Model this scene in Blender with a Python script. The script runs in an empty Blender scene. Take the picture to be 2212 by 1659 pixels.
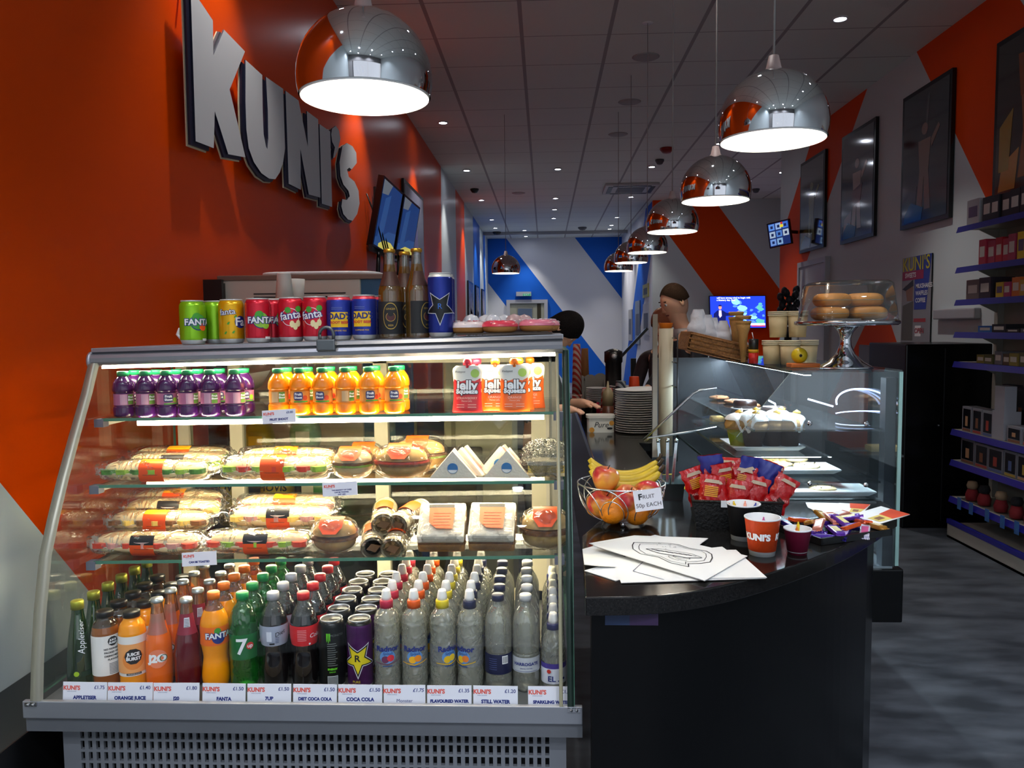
import bpy, bmesh, math, random
from mathutils import Vector, Matrix
random.seed(7)
PI = math.pi
sc = bpy.context.scene
COL = sc.collection
# ---------------------------------------------------------------- camera
FPX, CX, CY = 1700.0, 1106.0, 829.5
VPX, VPY, ROLL = 1177.0, 707.0, 0.010
EYE = Vector((0, 0, 1.42))
_y = Vector((VPX-CX, CY-VPY, -FPX)).normalized()
_z = Vector((-math.sin(ROLL), math.cos(ROLL), 0)); _z.z = -(_z.x*_y.x+_z.y*_y.y)/_y.z; _z.normalize()
_x = _y.cross(_z)
CAMROT = Matrix((_x, _y, _z))            # camera -> world
cam_data = bpy.data.cameras.new('camera'); cam = bpy.data.objects.new('camera', cam_data); COL.objects.link(cam)
cam.matrix_world = Matrix.Translation(EYE) @ CAMROT.to_4x4()
cam_data.sensor_fit = 'HORIZONTAL'; cam_data.sensor_width = 36.0; cam_data.lens = 36.0*FPX/2212.0
cam_data.clip_start = 0.05; cam_data.clip_end = 100
sc.camera = cam
def ray(px, py): return CAMROT @ Vector(((px-CX)/FPX, (CY-py)/FPX, -1.0))
def PY(px, py, Y): r = ray(px, py); return EYE + r*(Y/r.y)
def PZ(px, py, Z): r = ray(px, py); return EYE + r*((Z-EYE.z)/r.z)
def PXX(px, py, X): r = ray(px, py); return EYE + r*((X-EYE.x)/r.x)
# ---------------------------------------------------------------- world, exposure
w = bpy.data.worlds.new('world'); sc.world = w; w.use_nodes = True
w.node_tree.nodes['Background'].inputs[0].default_value = (0.25, 0.33, 0.5, 1)
w.node_tree.nodes['Background'].inputs[1].default_value = 0.15
sc.view_settings.view_transform = 'Standard'; sc.view_settings.look = 'None'
sc.view_settings.gamma = 1.0; sc.view_settings.exposure = 1.0; sc.view_settings.use_curve_mapping = False
cy = sc.cycles
cy.max_bounces = 10; cy.diffuse_bounces = 3; cy.glossy_bounces = 4; cy.transmission_bounces = 6
cy.transparent_max_bounces = 28; cy.caustics_reflective = False; cy.caustics_refractive = False
cy.use_denoising = True; cy.sample_clamp_indirect = 4.0; cy.sample_clamp_direct = 0
cy.use_light_tree = True
# ---------------------------------------------------------------- lights of the place
def lamp(kind, name, loc, energy, color=(1, 1, 1), size=0.03, rot=None, spot=None, blend=0.4, sizey=None):
    d = bpy.data.lights.new(name, kind); d.energy = energy; d.color = color
    if kind == 'AREA':
        d.shape = 'RECTANGLE'; d.size = size; d.size_y = sizey or size
    else: d.shadow_soft_size = size
    if kind == 'SPOT': d.spot_size = spot; d.spot_blend = blend
    o = bpy.data.objects.new(name, d); COL.objects.link(o); o.location = loc
    if rot: o.rotation_euler = rot
    return o
XL, XR, ZC, YB, YF = -1.435, 3.10, 3.67, 20.1, -2.6      # the room
# daylight coming in through the shop window behind the camera
lamp('AREA', 'window_daylight', (1.1, YF+0.05, 1.65), 14, (0.86, 0.92, 1.0), 3.8, (PI/2, 0, 0), sizey=2.45)
DOWN = [(957,266),(1008,369),(1040,433),(1062,475),(1070,493),(1078,506),
        (1205,366),(1200,429),(1198,453),(1133,498),(1136,511),(1196,472),(1194,504),
        (1815,42),(1408,361),(1363,426),(1333,470),(1321,487),(1317,495),(1311,502),(1690,373),(1555,311)]
DOWNP = [PZ(a, b, ZC-0.012) for a, b in DOWN]
DOWNP += [Vector((-1.13, 6.05, ZC-.012)), Vector((-1.13, 3.4, ZC-.012)), Vector((-1.13, 0.9, ZC-.012)), Vector((2.2, 3.0, ZC-.012)), Vector((2.2, 0.4, ZC-.012)), Vector((0.5, 3.2, ZC-.012)), Vector((2.78, 12.8, ZC-.012)), Vector((-.2, -.9, ZC-.012)), Vector((.9, -.9, ZC-.012)), Vector((2.2, -1.2, ZC-.012)), Vector((-.2, -2.1, ZC-.012)), Vector((1.2, -2.1, ZC-.012)), Vector((-1.0, -1.6, ZC-.012)), Vector((2.1, 1.6, ZC-.012))]  # unseen extras: behind-camera ones give frontal light, far one added to lift the partition
for i, p in enumerate(DOWNP):
    nearwall = p.x < -0.9
    e = 34 if nearwall else 34
    if p.y > 14: e *= 1.3
    if p.x > 2 and p.y < 4: e = 22
    if p.y < 0: e = 60
    if 12.7 < p.y < 12.9: e = 240
    lamp('SPOT', 'downlight_beam', (p.x, p.y, p.z-0.03), e, (1.0, 0.96, 0.92) if p.y > 2 else (0.80, 0.88, 1.0), 0.03, spot=math.radians(78 if p.y > 0 else 130), blend=0.7)
LAMP_D = [(-0.42, 1.84), (0.68, 2.34), (0.77, 3.57), (0.775, 4.77), (0.785, 6.0), (0.79, 7.25), (0.795, 8.5), (-0.42, 8.5)]
LAMP_Z = 1.975
LAMPP = [PY(789, 210, 1.84), PY(1669, 302, 2.34), PY(1545, 433, 3.57), PY(1452, 500, 4.77), PY(1398, 545, 6.07), PY(1363, 567, 7.29), PY(1336, 585, 8.5), PY(1093, 590, 8.5)]
for p in LAMPP:
    lamp('POINT', 'pendant_bulb_light', (p.x, p.y, p.z+0.085), 12, (1.0, 0.95, 0.86), 0.035)
# ---------------------------------------------------------------- materials
MATS = {}
def lin(c):
    if isinstance(c, str):
        c = [int(c[i:i+2], 16)/255 for i in (0, 2, 4)]
    return tuple((v/12.92 if v <= .04045 else ((v+.055)/1.055)**2.4) for v in c[:3]) + (1,)
def M(name, col=(.5, .5, .5), rough=.5, metal=0, spec=.5, emit=None, es=0, coat=0, bump=0, bscale=60, var=0, vscale=8, sub=0, alpha=1, trans=0):
    if name in MATS: return MATS[name]
    m = bpy.data.materials.new(name); m.use_nodes = True; nt = m.node_tree; b = nt.nodes['Principled BSDF']
    I = b.inputs; I['Base Color'].default_value = lin(col); I['Roughness'].default_value = rough; I['Metallic'].default_value = metal
    I['Specular IOR Level'].default_value = spec; I['Coat Weight'].default_value = coat; I['Coat Roughness'].default_value = .08
    if sub: I['Subsurface Weight'].default_value = sub; I['Subsurface Scale'].default_value = .01
    if trans: I['Transmission Weight'].default_value = trans
    if emit: I['Emission Color'].default_value = lin(emit); I['Emission Strength'].default_value = es
    if bump or var:
        tc = nt.nodes.new('ShaderNodeTexCoord')
    if bump:
        n = nt.nodes.new('ShaderNodeTexNoise'); n.inputs['Scale'].default_value = bscale; n.inputs['Detail'].default_value = 3
        nt.links.new(tc.outputs['Object'], n.inputs['Vector'])
        bp = nt.nodes.new('ShaderNodeBump'); bp.inputs['Strength'].default_value = bump; bp.inputs['Distance'].default_value = .01
        nt.links.new(n.outputs['Fac'], bp.inputs['Height']); nt.links.new(bp.outputs['Normal'], I['Normal'])
    if var:
        n = nt.nodes.new('ShaderNodeTexNoise'); n.inputs['Scale'].default_value = vscale; n.inputs['Detail'].default_value = 4
        nt.links.new(tc.outputs['Object'], n.inputs['Vector'])
        r = nt.nodes.new('ShaderNodeValToRGB'); c = lin(col)
        r.color_ramp.elements[0].position = .3; r.color_ramp.elements[1].position = .7
        r.color_ramp.elements[0].color = tuple(v*(1-var) for v in c[:3])+(1,); r.color_ramp.elements[1].color = tuple(min(1, v*(1+var)) for v in c[:3])+(1,)
        nt.links.new(n.outputs['Fac'], r.inputs['Fac']); nt.links.new(r.outputs['Color'], I['Base Color'])
    MATS[name] = m; return m
def thin(name, tint=(1, 1, 1), refl=.06, rough=.02, diff=0, dcol=(1, 1, 1), bump=0, bscale=60, edge=1.0):
    """thin clear sheet: passes light straight through, mirrors some at grazing angles, with a little milky body"""
    if name in MATS: return MATS[name]
    m = bpy.data.materials.new(name); m.use_nodes = True; nt = m.node_tree; nt.nodes.clear()
    out = nt.nodes.new('ShaderNodeOutputMaterial')
    t = nt.nodes.new('ShaderNodeBsdfTransparent'); t.inputs[0].default_value = tuple(tint)+(1,)
    g = nt.nodes.new('ShaderNodeBsdfGlossy'); g.inputs['Roughness'].default_value = rough
    lw = nt.nodes.new('ShaderNodeLayerWeight'); lw.inputs['Blend'].default_value = .35
    mul = nt.nodes.new('ShaderNodeMath'); mul.operation = 'MULTIPLY_ADD'; mul.inputs[1].default_value = .75*edge; mul.inputs[2].default_value = refl; mul.use_clamp = True
    nt.links.new(lw.outputs['Fresnel'], mul.inputs[0])
    if bump:
        tc = nt.nodes.new('ShaderNodeTexCoord'); n = nt.nodes.new('ShaderNodeTexNoise'); n.inputs['Scale'].default_value = bscale; n.inputs['Detail'].default_value = 2
        n.inputs['Distortion'].default_value = 1.0
        nt.links.new(tc.outputs['Object'], n.inputs['Vector'])
        bp = nt.nodes.new('ShaderNodeBump'); bp.inputs['Strength'].default_value = bump; bp.inputs['Distance'].default_value = .02
        nt.links.new(n.outputs['Fac'], bp.inputs['Height']); nt.links.new(bp.outputs['Normal'], g.inputs['Normal']); nt.links.new(bp.outputs['Normal'], lw.inputs['Normal'])
    base = t.outputs[0]
    if diff:
        d = nt.nodes.new('ShaderNodeBsdfDiffuse'); d.inputs[0].default_value = tuple(dcol)+(1,)
        tl = nt.nodes.new('ShaderNodeBsdfTranslucent'); tl.inputs[0].default_value = tuple(dcol)+(1,)
        ad = nt.nodes.new('ShaderNodeMixShader'); nt.links.new(d.outputs[0], ad.inputs[1]); nt.links.new(tl.outputs[0], ad.inputs[2])
        mx = nt.nodes.new('ShaderNodeMixShader'); mx.inputs[0].default_value = diff
        nt.links.new(t.outputs[0], mx.inputs[1]); nt.links.new(ad.outputs[0], mx.inputs[2]); base = mx.outputs[0]
    mix = nt.nodes.new('ShaderNodeMixShader'); nt.links.new(mul.outputs[0], mix.inputs[0]); nt.links.new(base, mix.inputs[1]); nt.links.new(g.outputs[0], mix.inputs[2])
    nt.links.new(mix.outputs[0], out.inputs[0]); MATS[name] = m; return m
def stripes(name, base, rules, rough=.45, bump=.02):
    """painted wall: rules = list of (colour, [(ax,ay,az,lo,hi), ...]); a rule paints where every lo < ax*x+ay*y+az*z < hi (world space)"""
    m = bpy.data.materials.new(name); m.use_nodes = True; nt = m.node_tree; b = nt.nodes['Principled BSDF']; L = nt.links.new
    g = nt.nodes.new('ShaderNodeNewGeometry'); prev = nt.nodes.new('ShaderNodeRGB'); prev.outputs[0].default_value = lin(base); cur = prev.outputs[0]
    def math_(op, a, bb):
        n = nt.nodes.new('ShaderNodeMath'); n.operation = op
        for i, v in enumerate((a, bb)):
            if isinstance(v, (int, float)): n.inputs[i].default_value = v
            else: L(v, n.inputs[i])
        return n.outputs[0]
    for colr, conds in rules:
        f = None
        for ax, ay, az, lo, hi in conds:
            d = nt.nodes.new('ShaderNodeVectorMath'); d.operation = 'DOT_PRODUCT'; d.inputs[1].default_value = (ax, ay, az); L(g.outputs['Position'], d.inputs[0])
            t = math_('MULTIPLY', math_('GREATER_THAN', d.outputs['Value'], lo), math_('LESS_THAN', d.outputs['Value'], hi))
            f = t if f is None else math_('MULTIPLY', f, t)
        mx = nt.nodes.new('ShaderNodeMix'); mx.data_type = 'RGBA'; L(f, mx.inputs[0]); L(cur, mx.inputs[6]); mx.inputs[7].default_value = lin(colr); cur = mx.outputs[2]
    L(cur, b.inputs['Base Color']); b.inputs['Roughness'].default_value = rough; b.inputs['Specular IOR Level'].default_value = .13
    n = nt.nodes.new('ShaderNodeTexNoise'); n.inputs['Scale'].default_value = 120; bp = nt.nodes.new('ShaderNodeBump'); bp.inputs['Strength'].default_value = bump
    L(g.outputs['Position'], n.inputs['Vector']); L(n.outputs['Fac'], bp.inputs['Height']); L(bp.outputs['Normal'], b.inputs['Normal'])
    return m
# ---------------------------------------------------------------- mesh builder
IDT = Matrix.Identity(4)
def T(x=0, y=0, z=0): return Matrix.Translation((x, y, z))
def RX(a): return Matrix.Rotation(a, 4, 'X')
def RY(a): return Matrix.Rotation(a, 4, 'Y')
def RZ(a): return Matrix.Rotation(a, 4, 'Z')
def S(x, y, z): return Matrix.Diagonal((x, y, z, 1))
TXT = {}
def text_geo(s, size, off=0, align='CENTER', shear=0):
    k = (s, size, off, align, shear)
    if k in TXT: return TXT[k]
    c = bpy.data.curves.new('t', 'FONT'); c.body = s; c.size = size; c.align_x = align; c.align_y = 'CENTER'; c.offset = off; c.resolution_u = 3; c.shear = shear
    o = bpy.data.objects.new('t', c); COL.objects.link(o)
    dg = bpy.context.evaluated_depsgraph_get(); me = bpy.data.meshes.new_from_object(o.evaluated_get(dg))
    V = [tuple(v.co) for v in me.vertices]; F = [tuple(p.vertices) for p in me.polygons]
    bpy.data.objects.remove(o); bpy.data.curves.remove(c); bpy.data.meshes.remove(me)
    TXT[k] = (V, F); return V, F
def cutgrid(V, F, step):
    """slice flat geometry at regular x so it can be bent round a cylinder"""
    if not V: return V, F
    bm = bmesh.new(); vs = [bm.verts.new(v) for v in V]
    for f in F:
        try: bm.faces.new([vs[i] for i in f])
        except ValueError: pass
    x0 = min(v[0] for v in V); x1 = max(v[0] for v in V); k = math.ceil(x0/step)
    while k*step < x1:
        bmesh.ops.bisect_plane(bm, geom=bm.verts[:]+bm.edges[:]+bm.faces[:], plane_co=(k*step, 0, 0), plane_no=(1, 0, 0)); k += 1
    bm.verts.index_update(); V2 = [tuple(v.co) for v in bm.verts]; F2 = [tuple(v.index for v in f.verts) for f in bm.faces]; bm.free(); return V2, F2
class MB:
    def __init__(s): s.v = []; s.f = []; s.m = []; s.sm = []; s.mats = []
    def mi(s, mat):
        if mat not in s.mats: s.mats.append(mat)
        return s.mats.index(mat)
    def add(s, V, F, mat, smooth=False, xf=None):
        o = len(s.v)
        if xf is not None:
            V = [xf @ Vector(v) for v in V] if isinstance(xf, Matrix) else [xf(v) for v in V]
        s.v += [tuple(v) for v in V]; k = s.mi(mat)
        for f in F: s.f.append(tuple(i+o for i in f)); s.m.append(k); s.sm.append(smooth)
        return s
    def box(s, a, b, mat, xf=None, bev=0):
        x0, y0, z0 = a; x1, y1, z1 = b
        if bev:
            bm = bmesh.new(); bmesh.ops.create_cube(bm, size=1); bmesh.ops.scale(bm, vec=(abs(x1-x0), abs(y1-y0), abs(z1-z0)), verts=bm.verts)
            bmesh.ops.bevel(bm, geom=bm.edges[:], offset=bev, segments=2, affect='EDGES', profile=.6)
            c = Vector(((x0+x1)/2, (y0+y1)/2, (z0+z1)/2)); bm.verts.index_update()
            V = [v.co+c for v in bm.verts]; F = [tuple(v.index for v in f.verts) for f in bm.faces]; bm.free()
            return s.add(V, F, mat, False, xf)
        V = [(x0, y0, z0), (x1, y0, z0), (x1, y1, z0), (x0, y1, z0), (x0, y0, z1), (x1, y0, z1), (x1, y1, z1), (x0, y1, z1)]
        return s.add(V, [(0, 3, 2, 1), (4, 5, 6, 7), (0, 1, 5, 4), (1, 2, 6, 5), (2, 3, 7, 6), (3, 0, 4, 7)], mat, False, xf)
    def lathe(s, prof, mat, seg=24, xf=None, smooth=True, caps=True, sx=1, sy=1, rfun=None, mats=None):
        V = []; F = []; n = len(prof); M_ = []
        for r, z in prof:
            for k in range(seg):
                a = 2*PI*k/seg; rr = rfun(r, z, a) if rfun else r
                V.append((rr*math.cos(a)*sx, rr*math.sin(a)*sy, z))
        for i in range(n-1):
            for k in range(seg):
                F.append((i*seg+k, i*seg+(k+1) % seg, (i+1)*seg+(k+1) % seg, (i+1)*seg+k)); M_.append((mats[i] if mats else mat))
        if caps:
            if prof[0][0] > 1e-5: F.append(tuple(range(seg))[::-1]); M_.append(mats[0] if mats else mat)
            if prof[-1][0] > 1e-5: F.append(tuple((n-1)*seg+k for k in range(seg))); M_.append(mats[-1] if mats else mat)
        o = len(s.v); s.add(V, [], mat, smooth, xf)
        for f, mm in zip(F, M_): s.f.append(tuple(i+o for i in f)); s.m.append(s.mi(mm)); s.sm.append(smooth)
        return s
    def tube(s, pts, r, mat, seg=8, closed=False, xf=None, caps=True):
        pts = [Vector(p) for p in pts]; n = len(pts); V = []; F = []; up = None
        for i, p in enumerate(pts):
            if closed: d = pts[(i+1) % n]-pts[i-1]
            else: d = pts[min(i+1, n-1)]-pts[max(i-1, 0)]
            d.normalize()
            if up is None:
                up = Vector((0, 0, 1)) if abs(d.z) < .9 else Vector((1, 0, 0))
            a = d.cross(up).normalized(); b = a.cross(d).normalized(); up = b
            rr = r[i] if isinstance(r, (list, tuple)) else r
            for k in range(seg):
                t = 2*PI*k/seg; V.append(p + a*math.cos(t)*rr + b*math.sin(t)*rr)
        for i in range(n if closed else n-1):
            j = (i+1) % n
            for k in range(seg): F.append((i*seg+k, i*seg+(k+1) % seg, j*seg+(k+1) % seg, j*seg+k))
        if caps and not closed: F += [tuple(range(seg))[::-1], tuple((n-1)*seg+k for k in range(seg))]
        return s.add(V, F, mat, True, xf)
    def grid(s, fn, nu, nv, mat, smooth=True, xf=None, wrapu=False):
        V = []; F = []
        for j in range(nv+1):
            for i in range(nu+(0 if wrapu else 1)): V.append(fn(i/nu, j/nv))
        w_ = nu if wrapu else nu+1
        for j in range(nv):
            for i in range(nu): a = j*w_+i; b = j*w_+(i+1) % w_; F.append((a, b, b+w_, a+w_))
        return s.add(V, F, mat, smooth, xf)
    def prism(s, poly, z0, z1, mat, xf=None, side=None, smooth=False):
        n = len(poly); V = [(x, y, z0) for x, y in poly]+[(x, y, z1) for x, y in poly]
        s.add(V, [tuple(range(n))[::-1], tuple(range(n, 2*n))], mat, False, xf)
        o = len(s.v)-2*n; k = s.mi(side or mat)
        for i in range(n): j = (i+1) % n; s.f.append((o+i, o+j, o+n+j, o+n+i)); s.m.append(k); s.sm.append(smooth)
        return s
    def flat(s, poly, mat, xf=None, z=0): return s.add([(x, y, z) for x, y in poly], [tuple(range(len(poly)))], mat, False, xf)
    def text(s, st, size, mat, xf=None, off=0, align='CENTER', shear=0, wrap=None, z=0):
        V, F = text_geo(st, size, off, align, shear)
        if wrap: V, F = cutgrid(V, F, .004)
        V = [(v[0], v[1], v[2]+z) for v in V]
        return s.add(V, F, mat, False, (lambda v: wrap(xf @ Vector(v) if xf else v)) if wrap else xf)
    def wpoly(s, poly, mat, wrap, xf=None, z=0):
        V, F = cutgrid([(x, y, z) for x, y in poly], [tuple(range(len(poly)))], .004)
        return s.add(V, F, mat, False, lambda v: wrap(xf @ Vector(v) if xf else v))
    def build(s, name, parent=None, loc=None, rot=None, label=None, bevel=0):
        me = bpy.data.meshes.new(name); me.from_pydata(s.v, [], s.f)
        for m in s.mats: me.materials.append(m)
        me.polygons.foreach_set('material_index', s.m); me.polygons.foreach_set('use_smooth', s.sm); me.update()
        o = bpy.data.objects.new(name, me); COL.objects.link(o)
        if parent is not None: o.parent = parent
        if loc is not None: o.location = loc
        if rot is not None: o.rotation_euler = rot
        if label: o['label'] = label
        if bevel:
            b = o.modifiers.new('bevel', 'BEVEL'); b.width = bevel; b.segments = 2; b.limit_method = 'ANGLE'
        return o
def cyl(r, face=-PI/2):
    """bends flat (u, v, out) round a vertical cylinder of radius r, u=0 facing angle face"""
    def f(v):
        a = face + v[0]/r; q = r + v[2]
        return Vector((q*math.cos(a), q*math.sin(a), v[1]))
    return f
def bend(rf, face=-PI/2):
    """like cyl with a radius that depends on height"""
    def f(v):
        r = rf(v[1]); a = face + v[0]/rf(0 if False else v[1]); q = r + v[2]
        return Vector((q*math.cos(a), q*math.sin(a), v[1]))
    return f
def thing(name, label, cat, loc=(0, 0, 0), rotz=0, group=None):
    o = bpy.data.objects.new(name, None); COL.objects.link(o); o.location = loc; o.rotation_euler = (0, 0, rotz); o.empty_display_size = .05
    o['label'] = label; o['category'] = cat
    if group: o['group'] = group
    return o
def tag(o, label, cat, group=None):
    o['label'] = label; o['category'] = cat
    if group: o['group'] = group
    return o
def struct(o): o['kind'] = 'structure'; return o
def dup(root, loc, rotz=None, label=None, group=None, rot=None):
    r = root.copy(); COL.objects.link(r); r.location = loc
    if rotz is not None: r.rotation_euler = (0, 0, rotz)
    if rot is not None: r.rotation_euler = rot
    if label: r['label'] = label
    if group: r['group'] = group
    for ch in KIDS[root.name] if root.name in KIDS else kids(root):
        c = ch.copy(); COL.objects.link(c); c.parent = r
        for g in kids(ch):
            d = g.copy(); COL.objects.link(d); d.parent = c
    return r
KIDS = {}
def kids(o): return [c for c in bpy.data.objects if c.parent == o]
def circ(n, r, cx=0, cy=0, a0=0): return [(cx+r*math.cos(a0+2*PI*k/n), cy+r*math.sin(a0+2*PI*k/n)) for k in range(n)]
def star(n, r0, r1, a0=PI/2, cx=0, cy=0): return [(cx+(r0 if k % 2 == 0 else r1)*math.cos(a0+PI*k/n), cy+(r0 if k % 2 == 0 else r1)*math.sin(a0+PI*k/n)) for k in range(2*n)]
def rect(x0, y0, x1, y1): return [(x0, y0), (x1, y0), (x1, y1), (x0, y1)]
def superell(cx, cy, rx, ry, n, p=2.6): return [(cx+rx*math.copysign(abs(math.cos(t))**(2/p), math.cos(t)), cy+ry*math.copysign(abs(math.sin(t))**(2/p), math.sin(t))) for t in [2*PI*k/n for k in range(n)]]
# common materials
WHT = M('white_plastic', 'f2f2f2', .35); BLK = M('black_plastic', '0b0b0c', .35); PAPER = M('white_paper', 'f4f3f0', .7)
CHROME = M('chrome', 'cfcfd2', .04, 1); STEEL = M('brushed_steel', 'a6a8ab', .3, 1, bump=.05, bscale=200); ALU = M('anodised_aluminium', 'a9abb2', .42, .75)
GLASS = thin('clear_glass', (.985, 1, .99), .02, .01); GEDGE = M('glass_edge_green', '4c8068', .2, 0, .5)
INK = M('black_ink', '141418', .6); RED = M('red_ink', 'd0352c', .5); ORG = M('orange_ink', 'f0591d', .5)
# ================================================================ the room
ORANGE, WALLW, BLUE = 'e64a00', 'ced8da', '1f62c8'
wl = stripes('paint_left_wall', WALLW, [
    (ORANGE, [(0, 1, -.06, -9, 10.9)]),
    (ORANGE, [(0, 1, 0, 12.9, 14.3)]), (BLUE, [(0, 1, 0, 16.0, 17.6)]), (BLUE, [(0, 1, 0, 18.6, 19.2)]),
    (WALLW, [(0, 1.13, 1, -99, 3.274)])], rough=.33)
wr = stripes('paint_right_wall', WALLW, [
    (ORANGE, [(0, 1, -1/1.24, 2.58, 3.89)]), (ORANGE, [(0, 1, 1/.9, 11.93, 13.37)]),
    (ORANGE, [(0, 1, -1/1.24, 6.07, 99), (0, 1, 1/.9, -9, 9.35), (0, 0, 1, -1, 1.6)])], rough=.5)
wp = stripes('paint_partition', WALLW, [(ORANGE, [(1, 0, 1/1.36, 4.48, 5.73)])], rough=.5)
wb = stripes('paint_back_wall', 'd8d8dc', [(BLUE, [(1, 0, 1/1.31, .517, 1.843)]), (BLUE, [(1, 0, 1/1.31, 3.57, 4.82)])], rough=.5)
wg = stripes('paint_passage', 'd8d8dc', [(BLUE, [(0, 1, 1.2, 17.9, 19.8)]), (BLUE, [(0, 1, -1, 8.5, 9.6)])], rough=.5)
struct(MB().box((XL-.15, YF-.2, -.01), (XL, YB+.15, ZC), wl).build('wall_left'))
struct(MB().box((XR, YF-.2, -.01), (XR+.15, 10.6, ZC), wr).build('wall_right'))
struct(MB().box((4.6, 10.45, -.01), (4.75, YB+.15, ZC), wp).box((XR+.15, 10.45, -.01), (4.6, 10.6, ZC), wp).build('wall_recess'))
struct(MB().box((XL, YB, -.01), (1.95, YB+.15, ZC), wb).build('wall_back'))
struct(MB().box((1.95, 14.4, 0), (4.6, 14.5, ZC), wp).build('wall_partition'))
struct(MB().box((1.95, 14.5, 0), (2.05, YB, ZC), wg).build('wall_passage'))
# shop front behind the camera, with its window
fw = M('front_wall_paint', '8f8c8c', .6)
struct(MB().box((XL, YF-.2, 0), (-.9, YF, ZC), fw).box((3.0, YF-.2, 0), (XR, YF, ZC), fw).box((-.9, YF-.2, 0), (3.0, YF, .4), fw).box((-.9, YF-.2, 2.9), (3.0, YF, ZC), fw).build('wall_front'))
struct(MB().box((-.9, YF-.12, .4), (3.0, YF-.11, 2.9), GLASS).build('window_1'))
struct(MB().box((-.9, YF-.14, .4), (-.84, YF-.06, 2.9), BLK).box((2.94, YF-.14, .4), (3.0, YF-.06, 2.9), BLK).box((1.0, YF-.14, .4), (1.06, YF-.06, 2.9), BLK).build('trim_1'))
# floor: dark wood-grain vinyl
m = bpy.data.materials.new('dark_vinyl_floor'); m.use_nodes = True; nt = m.node_tree; b = nt.nodes['Principled BSDF']; L = nt.links.new
g = nt.nodes.new('ShaderNodeNewGeometry'); mp = nt.nodes.new('ShaderNodeMapping'); mp.inputs['Scale'].default_value = (1.6, 4.5, 1); mp.inputs['Rotation'].default_value = (0, 0, .25)
n = nt.nodes.new('ShaderNodeTexNoise'); n.inputs['Scale'].default_value = 2.2; n.inputs['Detail'].default_value = 8
r = nt.nodes.new('ShaderNodeValToRGB'); r.color_ramp.elements[0].position = .35; r.color_ramp.elements[1].position = .7
r.color_ramp.elements[0].color = lin('3a3e44'); r.color_ramp.elements[1].color = lin('62676f')
L(g.outputs['Position'], mp.inputs['Vector']); L(mp.outputs[0], n.inputs['Vector']); L(n.outputs['Fac'], r.inputs['Fac']); L(r.outputs[0], b.inputs['Base Color']); b.inputs['Roughness'].default_value = .42
struct(MB().box((XL-.15, YF-.2, -.12), (4.75, YB+.15, 0), m).build('floor'))
# suspended ceiling
m = bpy.data.materials.new('ceiling_tiles'); m.use_nodes = True; nt = m.node_tree; b = nt.nodes['Principled BSDF']; L = nt.links.new
g = nt.nodes.new('ShaderNodeNewGeometry'); sp = nt.nodes.new('ShaderNodeSeparateXYZ'); L(g.outputs['Position'], sp.inputs[0])
def line(sock, off, per, wdt):
    a = nt.nodes.new('ShaderNodeMath'); a.operation = 'ADD'; L(sock, a.inputs[0]); a.inputs[1].default_value = off
    q = nt.nodes.new('ShaderNodeMath'); q.operation = 'FLOORED_MODULO'; L(a.outputs[0], q.inputs[0]); q.inputs[1].default_value = per
    c = nt.nodes.new('ShaderNodeMath'); c.operation = 'LESS_THAN'; L(q.outputs[0], c.inputs[0]); c.inputs[1].default_value = wdt; return c.outputs[0]
c1 = line(sp.outputs[0], .165+.0125+6.75, .675, .03); c2 = line(sp.outputs[1], -5.6+6.75, .675, .012)
mx = nt.nodes.new('ShaderNodeMath'); mx.operation = 'MAXIMUM'; L(c1, mx.inputs[0]); L(c2, mx.inputs[1])
cm = nt.nodes.new('ShaderNodeMix'); cm.data_type = 'RGBA'; L(mx.outputs[0], cm.inputs[0]); cm.inputs[6].default_value = lin('dfe3dd'); cm.inputs[7].default_value = lin('9c9898')
L(cm.outputs[2], b.inputs['Base Color']); b.inputs['Roughness'].default_value = .6
struct(MB().box((XL-.15, YF-.2, ZC), (4.75, YB+.15, ZC+.1), m).build('ceiling'))
# low grey band along the left wall
struct(MB().box((XL, YF, 0), (XL+.025, YB, .45), M('grey_band', '4a4b4e', .4)).build('baseboard_left'))
struct(MB().box((XR-.02, YF, 0), (XR, 10.4, .15), M('grey_skirt', '3c3d40', .5)).build('baseboard_right'))
# door in the back wall
d0 = PY(1094, 648, YB); d1 = PY(1183, 648, YB)
fr = M('door_frame_grey', 'b4b4b8', .4); dp = M('door_leaf', 'a3a38f', .5)
dm = MB().box((d0.x, YB-.06, 0), (d0.x+.09, YB, d0.z), fr).box((d1.x-.09, YB-.06, 0), (d1.x, YB, d0.z), fr).box((d0.x+.09, YB-.06, d0.z-.09), (d1.x-.09, YB, d0.z), fr)
dm.box((d0.x+.09, YB-.03, .01), (d1.x-.09, YB-.001, d0.z-.09), dp).box((d1.x-.27, YB-.034, .01), (d1.x-.17, YB-.03, d0.z-.1), M('door_window_dark', '3a3420', .3))
struct(dm.build('door_1'))
# right-wall white door / panel near the corner
a = PXX(1742, 575, XR); b_ = PXX(1765, 575, XR)
dm = MB().box((XR-.04, 8.8, 0), (XR, 9.65, 2.1), M('white_door', 'bdbcc0', .45)).box((XR-.055, 8.75, 0), (XR, 8.8, 2.16), fr).box((XR-.055, 9.65, 0), (XR, 9.7, 2.16), fr).box((XR-.055, 8.8, 2.1), (XR, 9.65, 2.16), fr)
struct(dm.build('door_2'))
# blueish band trims under ceiling at far end
struct(MB().box((XL, 18.7, ZC-.07), (1.95, 18.76, ZC), M('far_bulkhead', '9c9ca0', .6)).build('trim_2'))
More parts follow.
